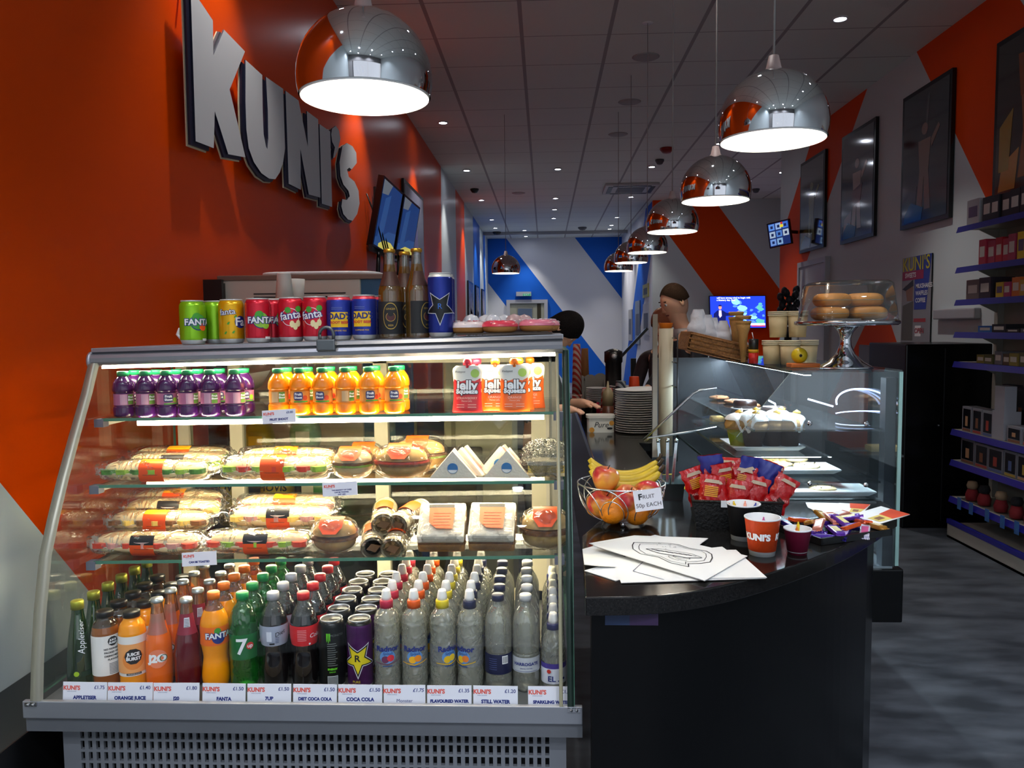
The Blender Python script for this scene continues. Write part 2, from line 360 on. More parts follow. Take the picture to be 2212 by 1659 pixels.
# ---------------------------------------------------------------- ceiling fittings
EM = M('downlight_glow', 'ffffff', emit='e8efff', es=30)
first = None
ords = ['nearest', 'second', 'third', 'fourth', 'fifth', 'sixth', 'seventh', 'eighth', 'ninth', 'tenth', 'eleventh', 'twelfth']
rowname = {}
lab = {0: 'nearest in view of the line along the orange wall', 1: 'second of the line along the orange wall', 2: 'third of the line along the left wall', 3: 'fourth of the line along the left wall', 4: 'fifth of the line along the left wall', 5: 'last of the line, near the back wall',
       6: 'nearest of the middle line', 7: 'second of the middle line', 8: 'third of the middle line', 9: 'above the far door, nearer of the pair', 10: 'above the far door, farther of the pair', 11: 'fourth of the middle line', 12: 'farthest of the middle line',
       13: 'large one above the picture wall, nearest of all', 14: 'beside the red dome, above the pendant row', 15: 'just past the air conditioning cassette', 16: 'near the passage wall, first of the far cluster', 17: 'second of the far cluster by the passage', 18: 'third of the far cluster by the passage', 19: 'farthest of the cluster by the passage', 20: 'above the small hanging screen in the corner', 21: 'partly behind the nearest pendant of the counter row'}
for i, p in enumerate(DOWNP):
    if i >= len(DOWN): L_ = 'unseen extra recessed ceiling downlight, rounding out the shop lighting'
    else: L_ = 'recessed ceiling downlight, ' + lab[i]
    if first is None:
        first = thing('ceiling_downlight', L_, 'ceiling light', p, group='recessed downlights')
        MB().lathe([(.052, .012), (.058, .004), (.058, 0), (.044, -.002), (.042, .006)], M('downlight_rim', 'c9c9cc', .3), 20, caps=False).build('rim', first)
        MB().lathe([(0.0001, .004), (.042, .004)], EM, 20, caps=False).build('lens', first)
    else: dup(first, p, label=L_, group='recessed downlights' if i < len(DOWN) else 'downlights above the near part of the shop')
# domed smoke detectors, speakers
gm = M('ceiling_fitting_dark', '55555a', .5)
for (px, py, rr, lb, nm, ct, mt) in [(1025, 408, .07, 'small dark dome camera on the ceiling near the left wall', 'dome_camera', 'camera', BLK), (1425, 345, .06, 'small dark smoke detector beside the red dome', 'smoke_detector', 'smoke detector', gm),
        (1633, 408, .06, 'small dark smoke detector above the small hanging screen', 'smoke_detector', 'smoke detector', gm), (1258, 491, .1, 'smoke detector on the far ceiling before the back wall', 'smoke_detector', 'smoke detector', gm),
        (1073, 501, .1, 'far dome camera high near the left wall', 'dome_camera', 'camera', BLK), (1440, 320, .085, 'red dome alarm beacon on the ceiling behind the pendants', 'alarm_beacon', 'alarm', M('dark_red', '8a1418', .3))]:
    p = PZ(px, py, ZC)
    tag(MB().lathe([(.0001, -.07), (rr*.6, -.06), (rr*.85, -.035), (rr, -.02), (rr, 0)], mt, 20).build(nm, loc=p), lb, ct)
spm = M('speaker_grille', 'a8a5a5', .6)
for (px, py, lb) in [(1395, 123, 'round flush ceiling speaker, nearest of four'), (1360, 220, 'round flush ceiling speaker, second of four'), (1335, 290, 'round flush ceiling speaker, third of four'), (1120, 417, 'round flush ceiling speaker near the left, towards the back')]:
    tag(MB().lathe([(.0001, -.008), (.1, -.008), (.115, 0)], spm, 28).build('ceiling_speaker', loc=PZ(px, py, ZC)), lb, 'speaker', 'flush ceiling speakers')
# air conditioning cassette
p = PZ(1361, 405, ZC); ac = thing('air_conditioner', 'square white ceiling air conditioning cassette behind the pendants', 'air conditioner', p)
MB().box((-.42, -.42, -.04), (.42, .42, 0), M('ac_white', 'bcbcbe', .4), bev=.01).build('panel', ac)
MB().box((-.22, -.22, -.045), (.22, .22, -.04), gm).build('grille', ac)
for k in range(4): MB().box((-.3, -.37, -.046), (.3, -.3, -.04), BLK, xf=RZ(k*PI/2)).build('louver', ac)
# ---------------------------------------------------------------- pendants
prof = []; R = .155
for k in range(0, 15):
    a = PI/2 - (PI/2+.26)*k/14; prof.append((max(R*math.cos(a), .012), R*math.sin(a)+.04))
inner = [(max(r-.004, .001), z-.004) for r, z in prof]
WIN = M('white_enamel', 'f8f6f2', .5)
pl = ['big chrome dome pendant hanging over the drinks display case', 'chrome dome pendant at the near end of the counter row', 'second chrome dome pendant of the counter row', 'third chrome dome pendant of the counter row', 'fourth chrome dome pendant of the counter row', 'fifth chrome dome pendant of the counter row', 'sixth and farthest chrome dome pendant of the counter row', 'lone far chrome dome pendant against the blue wall, above the door']
first = None
for i, p in enumerate(LAMPP):
    loc = (p.x, p.y, p.z)
    if first is None:
        first = thing('pendant_lamp', pl[i], 'pendant lamp', loc, group='chrome dome pendants')
        MB().lathe(prof, CHROME, 48, caps=False).build('lamp_shade', first)
        MB().lathe(inner, WIN, 48, caps=False).build('shade_lining', first)
        MB().lathe([(.014, .235), (.022, .2), (.03, .192), (.03, .19)], M('cord_grip_pink', 'b09a96', .5), 16).build('cord_grip', first)
        MB().tube([(0, 0, .23), (0, 0, ZC-p.z)], .0035, M('clear_cord', '9c9692', .4), 6).build('cord', first)
        MB().lathe([(.0001, .055), (.025, .06), (.033, .085), (.025, .11), (.015, .13), (.014, .18)], M('bulb_glow', 'ffffff', emit='fff4e0', es=14), 20).build('bulb', first)
        MB().lathe([(.04, ZC-p.z-.03), (.045, ZC-p.z-.02), (.045, ZC-p.z-.001)], WHT, 16).build('ceiling_rose', first)
    else: dup(first, loc, label=pl[i])
# ================================================================ refrigerated display case
CXL, CXR = -1.170, 0.056                     # its left and right ends
CM = (CXL+CXR)/2
def tilt(k): return Matrix(((1, 0, 0, 0), (0, 1, 0, 0), (k, 0, 1, -k*CM), (0, 0, 0, 1)))
DECK, SH3, SH2, SH1, TOPZ = .572, .852, 1.036, 1.203, 1.390
K3, K2, K1, KT = .015, .0085, .010, .020
def shz(z, k, x): return z + k*(x-CM)       # height of a tilted shelf at x
case = thing('display_case', 'refrigerated open display case with curved glass, full of drinks and sandwiches', 'display case', (CM, 1.9, 0))
def cb(mb, name, **kw):
    o = mb.build(name, case, **kw); o.location = (-CM, -1.9, 0); return o
prof2 = [(1.687, .586), (1.697, .67), (1.715, .78), (1.745, .904), (1.782, .985), (1.826, 1.07), (1.88, 1.165), (1.94, 1.265), (1.990, 1.362)]
GLASSF = thin('curved_front_glass', (.985, .99, .985), .006, .01, edge=.5)
# side glass: thick edge band seen along the curve
SIDEG = thin('case_side_glass', (.97, .985, .97), .035, .015, edge=.45)
FRM = M('case_frame_beige', '8d8a7c', .4, .3)
for X, nm in ((CXL, 0), (CXR, 1)):
    poly = [(y, z) for y, z in prof2]+[(2.42, 1.362), (2.42, .586)]
    mb = MB(); dx = .008
    V = [(X-dx/2, y, z) for y, z in poly]+[(X+dx/2, y, z) for y, z in poly]; n_ = len(poly)
    mb.add(V, [tuple(range(n_)), tuple(range(n_, 2*n_))[::-1]], SIDEG)
    for i in range(n_): j = (i+1) % n_; mb.add([V[i], V[j], V[n_+j], V[n_+i]], [(0, 1, 2, 3)], GEDGE)
    cb(mb, 'side_glass')
# front curved glass
mb = MB(); g0, g1 = CXL+.006, CXR-.006
mb.add([(x, y-.004, z) for x in (g0, g1) for y, z in prof2], [(i, i+1, len(prof2)+i+1, len(prof2)+i) for i in range(len(prof2)-1)], GLASSF, True)
cb(mb, 'front_glass')
# curved aluminium edge strips left and right
for X0, X1, mt in ((CXL-.002, CXL+.022, M('curve_strip', 'a09c8c', .35, .5)), (CXR-.012, CXR+.002, M('strip_dark_green', '2a3a33', .3, .3)), (CXR-.030, CXR-.022, M('strip_pale', 'a39d80', .4, .2))):
    mb = MB(); n_ = len(prof2)
    V = [(x, y+dy, z) for x in (X0, X1) for dy in (-.006, .004) for y, z in prof2]
    F = []
    for i in range(n_-1):
        F += [(i, i+1, 2*n_+i+1, 2*n_+i), (n_+i, n_+i+1, 3*n_+i+1, 3*n_+i), (i, n_+i, n_+i+1, i+1), (2*n_+i, 2*n_+i+1, 3*n_+i+1, 3*n_+i)]
    cb(mb.add(V, F, mt, True), 'edge_strip')
# top canopy: flat lid rail and rounded light housing under it
HSG = M('housing_grey', '8f9096', .38, .6, bump=.02, bscale=300)
mb = MB(); tt = tilt(KT)
mb.box((CXL, 1.985, TOPZ-.012), (CXR-.01, 2.45, TOPZ), ALU, xf=tt)
cb(mb, 'lid')
mb = MB()
hp = [(1.985, TOPZ-.002), (1.978, TOPZ-.010), (1.985, TOPZ-.014), (1.975, TOPZ-.018), (1.970, TOPZ-.026), (1.971, TOPZ-.036), (1.978, TOPZ-.044), (1.99, TOPZ-.048), (2.03, TOPZ-.048), (2.03, TOPZ-.002)]
n_ = len(hp)
mb.add([(x, y, z) for x in (CXL+.004, CXR-.012) for y, z in hp], [(i, (i+1) % n_, n_+(i+1) % n_, n_+i) for i in range(n_)]+[tuple(range(n_)), tuple(range(n_, 2*n_))[::-1]], HSG, False, xf=tt)
cb(mb, 'light_housing')
LED = M('led_strip', 'ffffff', emit='ffefc8', es=32.0)
cb(MB().box((CXL+.02, 1.995, TOPZ-.054), (CXR-.03, 2.012, TOPZ-.0485), LED, xf=tt), 'light_strip')
# end knobs
cb(MB().lathe([(.02, -.004), (.024, 0), (.024, .006), (.018, .009)], ALU, 20, xf=T(CXL, 1.993, TOPZ-.045)@RY(-PI/2)), 'end_cap')
# shelves
for z, k, yf, n_ in ((SH1, K1, 1.965, 1), (SH2, K2, 1.93, 2), (SH3, K3, 1.90, 3)):
    tt = tilt(k); mb = MB()
    mb.box((CXL+.03, yf, z-.006), (CXR-.02, 2.38, z), GLASS, xf=tt)
    mb.box((CXL+.03, yf-.001, z-.007), (CXR-.02, yf+.002, z+.0005), GEDGE, xf=tt)
    sh = cb(mb, 'shelf')
    for X in (CXL+.012, CXR-.036):
        MB().box((X, yf-.004, z-.022), (X+.024, yf+.022, z-.001), M('bracket_grey', '6b6e7c', .5), xf=tt).box((X+.006, yf+.022, z-.02), (X+.018, 2.38, z-.007), M('bracket_cream', 'd6d2c0', .5), xf=tt).build('shelf_bracket', sh)
    yb = {1: .006, 2: .075, 3: .22}[n_]
    MB().box((CXL+.12, yf+yb, z-.020), (CXR-.06, yf+yb+.016, z-.0075), LED, xf=tt).build('light_strip', sh)
# rear frame with sliding glass doors
CRM = M('cream_frame', 'd9d3b8', .45)
mb = MB()
for X0, X1 in ((CXL+.02, CXL+.055), (-.985, -.945), (-.53, -.488), (CXR-.10, CXR-.055)):
    mb.box((X0, 2.40, DECK), (X1, 2.43, TOPZ-.05), CRM)
mb.box((CXL+.02, 2.40, TOPZ-.075), (CXR-.02, 2.43, TOPZ-.045), CRM).box((CXL+.02, 2.40, DECK), (CXR-.02, 2.43, DECK+.03), CRM)
cb(mb, 'rear_frame')
RG = thin('rear_mirror_glass', (.80, .80, .72), .04, .01, edge=.5)
cb(MB().box((CXL+.055, 2.412, DECK+.03), (-.51, 2.416, TOPZ-.07), RG), 'sliding_door')
cb(MB().box((-.50, 2.422, DECK+.03), (CXR-.1, 2.426, TOPZ-.07), RG), 'sliding_door')
cb(MB().box((CXR-.055, 2.40, DECK), (CXR-.02, 2.43, TOPZ-.05), M('post_white', 'cfcabb', .45)).box((CXR-.045, 1.98, DECK+.01), (CXR-.04, 2.40, TOPZ-.05), SIDEG), 'side_post')
# deck
cb(MB().box((CXL+.006, 1.692, DECK-.012), (CXR-.01, 2.43, DECK), M('deck_grey', '7d7f7c', .35, .4)), 'deck')
# front ledge
LZ = .586
mb = MB().box((-1.190, 1.68, LZ-.040), (.077, 1.692, LZ), ALU, bev=.002)
cb(mb, 'front_ledge')
cb(MB().box((-1.190, 1.690, LZ-.075), (.077, 1.75, LZ-.040), M('ledge_lip_grey', '77797e', .45, .5)), 'ledge_lip')  # lip in a darker grey than the ledge rail
for X in (-1.182, .044):
    mb = MB().box((X, 1.676, LZ-.010), (X+.028, 1.682, LZ-.001), CHROME)
    for q in (.008, .02): mb.lathe([(.003, 0), (.003, .003)], CHROME, 10, xf=T(X+q, 1.676, LZ-.0055)@RX(PI/2))
    cb(mb, 'clip')
# lower front panel with rows of slots
PAN = M('panel_aluminium', '8c8e94', .5, .5); HOLE = M('slot_dark', '0c0d10', .6)
px0, px1 = -1.135, .042; zb = .06; zt = LZ-.045; yp = 1.735
mb = MB(); fx0, fx1 = -1.098, .008; cw = (fx1-fx0)/60; sw = cw*.5
rows = []; z = zt-.022
while z-.021 > zb+.05: rows.append((z-.021, z)); z -= .027
mb.box((px0, yp, zb), (fx0, yp+.01, zt), PAN).box((fx1, yp, zb), (px1, yp+.01, zt), PAN).box((fx0, yp, rows[0][1]), (fx1, yp+.01, zt), PAN).box((fx0, yp, zb), (fx1, yp+.01, rows[-1][0]), PAN)
for i in range(len(rows)-1): mb.box((fx0, yp, rows[i+1][1]), (fx1, yp+.01, rows[i][0]), PAN)
for z0, z1 in rows:
    for c in range(61):
        xa = fx0+c*cw-(cw-sw)/2; xb = xa+(cw-sw); mb.box((max(xa, fx0), yp, z0), (min(xb, fx1), yp+.008, z1), PAN)
cb(mb, 'vent_panel')
mb = MB().box((fx0+.004, yp+.03, .06), (fx1-.004, 2.42, DECK-.014), M('inside_dark', '18191c', .7))
cb(mb, 'body')
for X in (px0+.012, px1-.012): cb(MB().lathe([(.0045, 0), (.004, .003), (.0001, .004)], CHROME, 12, xf=T(X, yp, zt-.02)@RX(PI/2)), 'screw')
cb(MB().box((px0, yp+.01, .0), (px0+.01, 2.42, zt), PAN).box((px1-.01, yp+.01, .0), (px1, 2.42, zt), PAN).box((px0, yp+.02, 0), (px1, yp+.03, .06), BLK), 'side_panel')
# padlock on the lid rail
p = PY(706, 742, 1.975); pk = thing('padlock', 'small steel lock with a hoop, clamped on the front rim of the case lid', 'lock', (p.x, p.y, p.z+.003))
LK = M('lock_grey', '6d7072', .35, .8)
MB().box((-.024, -.014, -.022), (.024, .012, .008), LK, bev=.004).build('lock_body', pk)
MB().tube([(-.017, 0, .004), (-.018, 0, .02)]+[(.018*math.cos(a), 0, .02+.018*math.sin(a)) for a in [PI-PI*k/8 for k in range(9)]]+[(.017, 0, .004)], .0045, LK, 8).build('shackle', pk)
# black low box beside the case at the wall
tag(MB().box((XL+.03, 1.42, 0), (-1.20, 2.3, .50), BLK, bev=.004).build('storage_box'), 'low black box on the floor between wall and display case', 'box')
# ================================================================ drinks
CAPS = {}
CLEAR = thin('clear_plastic', (.93, .95, .92), .10, .03, .05, (.9, .92, .88), bump=.25, bscale=45)
WATER = thin('water_bottle', (.95, .97, .88), .15, .05, .30, (1, 1, .84), bump=.7, bscale=40)
WATER2 = thin('water_bottle_smooth', (.95, .97, .90), .13, .05, .24, (1, 1, .86), bump=.2, bscale=25)
GREENB = thin('green_plastic', (.10, .72, .12), .10, .03, .10, (.05, .75, .1), bump=.2, bscale=30)
GREENG = thin('green_glass', (.10, .38, .06), .10, .02, .12, (.05, .25, .03))
COLA = M('cola', '0a0404', .06, spec=.8, coat=.6); ORJ = M('orange_drink', 'fa9800', .15, spec=.4, coat=.3, sub=.15)
JUICE = M('orange_juice', 'fa9c00', .15, coat=.3, sub=.2); AJ = M('apple_juice_amber', '8a4a0c', .08, coat=.7); J2 = M('peach_juice', 'ec6a14', .14, coat=.4, sub=.2); J3 = M('red_juice', '5a0414', .1, coat=.4)
PURP = M('purple_drink', '35104a', .12, coat=.6); ORQ = M('orange_squash', 'ff8f0c', .15, coat=.5, sub=.2); BEER = M('amber_beer', 'a8620c', .08, coat=.7)
BRN = thin('brown_glass', (.62, .35, .07), .10, .02, .25, (.55, .3, .05))
def aim(x, y, extra=0): return math.atan2(-y, -x)+PI/2+extra
def rat(prof):
    def f(z):
        for (r0, z0), (r1, z1) in zip(prof, prof[1:]):
            if z0 <= z <= z1: return r0+(r1-r0)*(z-z0)/max(z1-z0, 1e-6)
        return prof[0][0] if z < prof[0][1] else prof[-1][0]
    return f
def smoothp(pts, n=4):
    out = []
    for i in range(len(pts)-1):
        p0 = pts[max(i-1, 0)]; p1 = pts[i]; p2 = pts[i+1]; p3 = pts[min(i+2, len(pts)-1)]
        for k in range(n):
            t = k/n
            out.append(tuple(max(.0001, .5*((2*p1[j])+(-p0[j]+p2[j])*t+(2*p0[j]-5*p1[j]+4*p2[j]-p3[j])*t*t+(-p0[j]+3*p1[j]-3*p2[j]+p3[j])*t**3)) for j in (0, 1)))
    out.append(pts[-1]); return out
def patch(mb, rf, z0, z1, a0, a1, mat, off=.0007, nz=8, na=36):
    """a strip of label paper wrapped round the bottle between two heights"""
    return mb.grid(lambda u, v: ((rf(z0+(z1-z0)*v)+off)*math.cos(a0+(a1-a0)*u), (rf(z0+(z1-z0)*v)+off)*math.sin(a0+(a1-a0)*u), z0+(z1-z0)*v), na, nz, mat)
def W(rf, zc, off=.0016, face=-PI/2):
    def f(v):
        r = rf(zc+v[1]); a = face+v[0]/rf(zc); return Vector(((r+off+v[2])*math.cos(a), (r+off+v[2])*math.sin(a), zc+v[1]))
    return f
def body(root, prof, level, liquid, empty, name='bottle_body', seg=28, rfun=None, label=None):
    """bottle wall as one mesh: the filled part and the clear part above the level"""
    mats = [liquid if (a[1]+b[1])/2 < level else empty for a, b in zip(prof, prof[1:])]
    return MB().lathe(prof, liquid, seg, rfun=rfun, mats=mats).build(name, root)
def screwcap(root, r, z, h, mat, name='cap'):
    return MB().lathe([(r, z), (r, z+h-.002), (r-.0015, z+h), (.0001, z+h)], mat, 28, rfun=lambda rr, zz, a: rr*(1+.02*math.sin(14*a)*(2 if False else 1)) if zz < z+h-.003 else rr).build(name, root)
def sportcap(root, z, mat):
    z -= .006; c = MB().lathe([(.0155, z), (.0155, z+.016), (.0140, z+.019), (.0001, z+.019)], mat, 24).build('cap', root)
    MB().lathe([(.0120, z+.018), (.0118, z+.026), (.0098, z+.038), (.0080, z+.042), (.0001, z+.042)], M('nozzle_white', 'f3efe6', .35), 20).build('nozzle', c)
    return c
KUNI = 'e9653f'
# --- profiles
P_coke = smoothp([(.0235, 0), (.0285, .006), (.0305, .022), (.0315, .045), (.0290, .068), (.0265, .088), (.0275, .098), (.0318, .122), (.0325, .140), (.0320, .158), (.0270, .178), (.0185, .196), (.0132, .207), (.0128, .214)])
P_fanta = smoothp([(.0235, 0), (.0290, .006), (.0320, .025), (.0305, .048), (.0275, .072), (.0295, .090), (.0325, .108), (.0320, .125), (.0325, .145), (.0310, .163), (.0240, .183), (.0150, .200), (.0130, .207), (.0128, .214)])
P_7up = smoothp([(.024, 0), (.031, .006), (.0325, .03), (.0320, .06), (.0325, .11), (.0325, .150), (.0300, .172), (.0230, .190), (.0145, .202), (.0130, .214)])
P_app = smoothp([(.026, 0), (.0285, .003), (.0290, .03), (.0275, .07), (.0235, .110), (.0175, .150), (.0135, .175), (.0130, .190)])
P_jb = smoothp([(.027, 0), (.0305, .004), (.031, .02), (.031, .12), (.0305, .135), (.0270, .150), (.0200, .160), (.0180, .165), (.0180, .172)])
P_j2o = smoothp([(.026, 0), (.029, .004), (.0305, .03), (.030, .08), (.0270, .115), (.0190, .150), (.0145, .180), (.0125, .200), (.0130, .206)])
P_rad = smoothp([(.024, 0), (.0285, .006), (.0300, .020), (.0300, .06), (.0300, .145), (.0297, .164), (.0265, .178), (.0175, .190), (.0135, .197)])
P_har = smoothp([(.024, 0), (.0290, .006), (.0310, .02), (.0310, .085), (.0295, .092), (.0310, .10), (.0310, .152), (.0295, .170), (.0230, .188), (.0150, .200), (.0135, .207), (.0130, .214)])
P_kid = smoothp([(.024, 0), (.0275, .006), (.0285, .02), (.0285, .075), (.0280, .10), (.0240, .125), (.0165, .142), (.0135, .148)])
P_fs = smoothp([(.0205, 0), (.0255, .004), (.0265, .014), (.0262, .026), (.0240, .030), (.0240, .062), (.0262, .067), (.0268, .075), (.0235, .090), (.0165, .101), (.0135, .105), (.0135, .108)])
petal = lambda amp: (lambda r, z, a: r*(1-amp*max(0, 1-z/.012)*(.5+.5*math.cos(5*a))))
wavy = lambda r, z, a: r*(1+(.034*math.sin(z*520+1.6*math.sin(3*a)))*(1 if (z > .112 and z < .172) or (z > .012 and z < .05) else 0))*(1-.08*max(0, 1-z/.012)*(.5+.5*math.cos(5*a)))
FANB = M('fanta_blue', '1b2a78', .5); LEAF = M('leaf_green', '3f9a2e', .5); YEL = M('label_yellow', 'f2c21a', .5); GOLD = M('label_gold', 'c9a24a', .35, .5)
def mk_fanta():
    t = thing('soda_bottle', '', 'bottle'); rf = rat(P_fanta); body(t, P_fanta, .186, ORJ, CLEAR, rfun=petal(.12)); screwcap(t, .0145, .212, .017, M('cap_orange', 'f07a20', .4))
    mb = MB(); patch(mb, rf, .108, .152, 0, 2*PI, M('fanta_label', 'f26a12', .45)); w = W(rf, .131)
    mb.wpoly(circ(20, .015, 0, -.004), FANB, w); mb.wpoly(circ(14, .0075, -.002, .012), LEAF, w, z=.0002)
    mb.text('FANTA', .0185, FANB, off=.0018, wrap=w, z=.0004); mb.text('FANTA', .0185, WHT, off=.0006, wrap=w, z=.0007); mb.build('label', t); return t
def mk_7up():
    t = thing('soda_bottle', '', 'bottle'); rf = rat(P_7up); body(t, P_7up, .180, GREENB, thin('green_top', (.35, .85, .4), .10, .03, .08, (.1, .8, .2)), rfun=petal(.12)); screwcap(t, .0145, .212, .017, M('cap_green', '1f9a50', .4))
    mb = MB(); patch(mb, rf, .075, .135, 0, 2*PI, thin('label_7_green', (.08, .5, .12), .06, .2, .5, (.02, .42, .1))); w = W(rf, .106)
    mb.text('7', .052, WHT, off=.001, wrap=w, xf=T(-.006, 0, 0), z=.0002); mb.wpoly(circ(20, .0085, .013, .002), RED, w, z=.0003); mb.text('up', .0125, WHT, wrap=w, xf=T(.013, .002, 0), off=.0003, z=.0006); mb.build('label', t); return t
def mk_coke(diet):
    t = thing('soda_bottle', '', 'bottle'); rf = rat(P_coke); body(t, P_coke, .178, COLA, CLEAR, rfun=petal(.12)); screwcap(t, .0145, .212, .017, M('cap_silver', 'b9babd', .4) if diet else M('cap_red', 'd6232a', .4))
    mb = MB(); lm = M('diet_label', 'aeb4c6', .35, .3) if diet else M('coke_label', 'd31c24', .4); patch(mb, rf, .108, .156, 0, 2*PI, lm); w = W(rf, .132)
    if diet:
        mb.text('Diet', .014, INK, wrap=w, xf=T(.012, .006, 0)@RZ(.3), shear=.3); mb.wpoly(rect(-.018, -.012, -.006, .012), M('label_pale', 'd6d9e2', .5), w); mb.wpoly(rect(-.012, -.020, .0, -.016), INK, w)
        for k in range(4): mb.wpoly(rect(.002, -.016+k*.004, .010, -.0145+k*.004), M('label_print', '5a6280', .5), w)
    else:
        PK = M('pink_print', 'f2a9a6', .5)
        for k in range(7): mb.wpoly(rect(-.016, .014-k*.004, .004, .0152-k*.004), PK, w)
        mb.text('Coke', .014, WHT, wrap=w, xf=T(.026, 0, 0), shear=.3); mb.wpoly(circ(12, .0025, .012, -.019), WHT, w)
    mb.build('label', t); return t
def mk_app():
    t = thing('juice_bottle', '', 'bottle'); rf = rat(P_app); body(t, P_app, .165, GREENG, GREENG); screwcap(t, .0145, .186, .020, M('cap_gold_green', 'a8a838', .35, .6))
    mb = MB(); w = W(rf, .115, off=.0008); mb.text('Appletiser', .019, WHT, xf=RZ(PI/2-.06)@T(.006, 0, 0), wrap=w, shear=.25)
    w2 = W(rf, .036, off=.0008); mb.wpoly(circ(16, .006, -.016, 0), M('lime_dot', 'a3c81c', .5), w2); mb.wpoly(rect(-.006, -.008, .02, .004), M('dark_green_label', '0e3016', .5), w2); mb.build('label', t); return t
def mk_jb(orange):
    t = thing('juice_bottle', '', 'bottle'); rf = rat(P_jb); body(t, P_jb, .146, JUICE if orange else AJ, JUICE if orange else thin('amber_top', (.6, .4, .2), .1, .03, .1, (.4, .2, .05))); screwcap(t, .0195, .168, .014, BLK)
    mb = MB(); patch(mb, rf, .032, .128, 0, 2*PI, M('juice_label_white', 'ece8e2', .5)); w = W(rf, .08); PO = M('label_peach', 'f0a560', .5)
    oc = [(x, y) for x, y in circ(8, .0155)]
    if orange:
        mb.wpoly(rect(-.045, -.040, .045, .030), PO, w); mb.wpoly(circ(20, .024, 0, -.008), M('label_orange_ring', 'e88938', .5), w, z=.0002)
        mb.wpoly(circ(10, .019, 0, 0), INK, w, z=.0004); mb.text('JUICE', .0105, WHT, xf=T(0, .0055, 0), off=.0005, wrap=w, z=.0007); mb.text('BURST', .0105, WHT, xf=T(0, -.0055, 0), off=.0005, wrap=w, z=.0007)
        mb.wpoly(rect(-.016, -.045, .016, -.040), INK, w); mb.text('ORANGE JUICE', .004, WHT, xf=T(0, -.0425, 0), wrap=w, z=.0004)
    else:
        mb.wpoly(circ(10, .0115, .012, .034), INK, w); mb.text('JUICE', .006, WHT, xf=T(.012, .037, 0), off=.0003, wrap=w, z=.0003); mb.text('BURST', .006, WHT, xf=T(.012, .030, 0), off=.0003, wrap=w, z=.0003)
        for k, s_ in enumerate(['NO NONSENSE', 'PACKED WITH', 'DRENCHED IN', 'FLAVOUR']): mb.text(s_, .0058, INK, xf=T(.012, .016-k*.0085, 0), off=.0002, wrap=w)
        for k in range(8): mb.wpoly(rect(.002, -.020-k*.0035, .022, -.0185-k*.0035), M('print_grey', '77767a', .6), w)
    mb.build('label', t); return t
def mk_j2o(red):
    t = thing('juice_bottle', '', 'bottle'); rf = rat(P_j2o); lq = J3 if red else J2; body(t, P_j2o, .162, lq, thin('glass_neck', (.8, .72, .6), .14, .02, .1, (.7, .5, .3)))
    MB().lathe([(.0142, .203), (.0150, .206), (.0135, .213), (.0001, .2135)], M('crown_cap_silver', 'a9b0ae', .3, .7), 22, rfun=lambda r, z, a: r*(1+.03*math.cos(21*a)) if z < .208 else r).build('crown_cap', t)
    mb = MB(); w = W(rf, .075)
    patch(mb, rf, .130, .178, -PI/2-1.2, -PI/2+1.2, M('neck_label_red', '8a2238', .4) if red else thin('neck_label_peach', (.9, .5, .4), .05, .2, .5, (.8, .45, .35)))
    if red:
        w3 = W(rf, .158); mb.wpoly(rect(-.006, -.010, .006, .012), M('label_pale', 'd6d9e2', .5), w3)
        for k in range(6): mb.wpoly(rect(-.005, -.009+k*.0033, .005, -.0078+k*.0033), INK, w3, z=.0003)
    else:
        mb.wpoly(circ(24, .022, .002, 0), M('label_round_peach', 'e8805a', .4), w); mb.text('J2O', .024, WHT, xf=T(.002, 0, 0), off=.0016, wrap=w, z=.0003); mb.text('O', .024, M('label_green_dark', '2f5c34', .5), xf=T(.015, 0, 0), off=-.0002, wrap=w, z=.0006)
    mb.build('label', t); return t
def mk_rad(cap, fruit, fr2, face=0):
    t = thing('water_bottle', '', 'bottle'); rf = rat(P_rad); body(t, P_rad, 0, WATER, WATER, rfun=wavy, seg=36); sportcap(t, .200, M('cap_'+cap, '141a40' if cap == '20285c' else cap, .4))
    mb = MB(); patch(mb, rf, .062, .112, 0, 2*PI, thin('film_label', (.9, .92, .94), .06, .2, .22, (.85, .88, .93)), off=.0012); w = W(rf, .087, off=.0018)
    mb.wpoly(superell(0, -.002, .0175, .016, 24, 2), M('radnor_blue', '5f8fc4', .5), w); mb.text('Radnor', .0175, FANB, xf=T(0, .017, 0), off=.0006, wrap=w, z=.0005); mb.text('Splash', .009, FANB, xf=T(0, .006, 0), wrap=w, z=.0005, shear=.3)
    mb.wpoly(circ(16, .0085, -.005, -.008), M('fruit_'+fruit, fruit, .5), w, z=.0003); mb.wpoly(circ(16, .008, .007, -.005), M('fruit_'+fr2, fr2, .5), w, z=.0005)
    mb.wpoly([(-.03, -.016), (.0, -.021), (.03, -.013), (.03, -.0115), (0, -.019), (-.03, -.0145)], M('fruit_'+fruit, fruit, .5), w, z=.0006)
    mb.wpoly(rect(-.011, -.025, .011, -.0225), M('radnor_blue_dark', '2d4a80', .5), w, z=.0006); mb.build('label', t); return t
def mk_still():
    t = thing('water_bottle', '', 'bottle'); rf = rat(P_har); body(t, P_har, 0, WATER2, WATER2, rfun=petal(.12)); screwcap(t, .0145, .212, .014, M('cap_navy', '141a40', .4))
    mb = MB(); patch(mb, rf, .045, .092, 0, 2*PI, M('label_navy', '10163a', .4), off=.001); w = W(rf, .07, off=.0022); mb.wpoly(rect(.008, .0, .022, .019), WHT, w)
    for k in range(6): mb.wpoly(rect(.0095+k*.002, .002, .0104+k*.002, .017), INK, w, z=.0003)
    for k in range(6): mb.wpoly(rect(-.022, .012-k*.005, -.004, .0128-k*.005), M('navy_print', '5d6aa0', .5), w)
    mb.build('label', t); return t
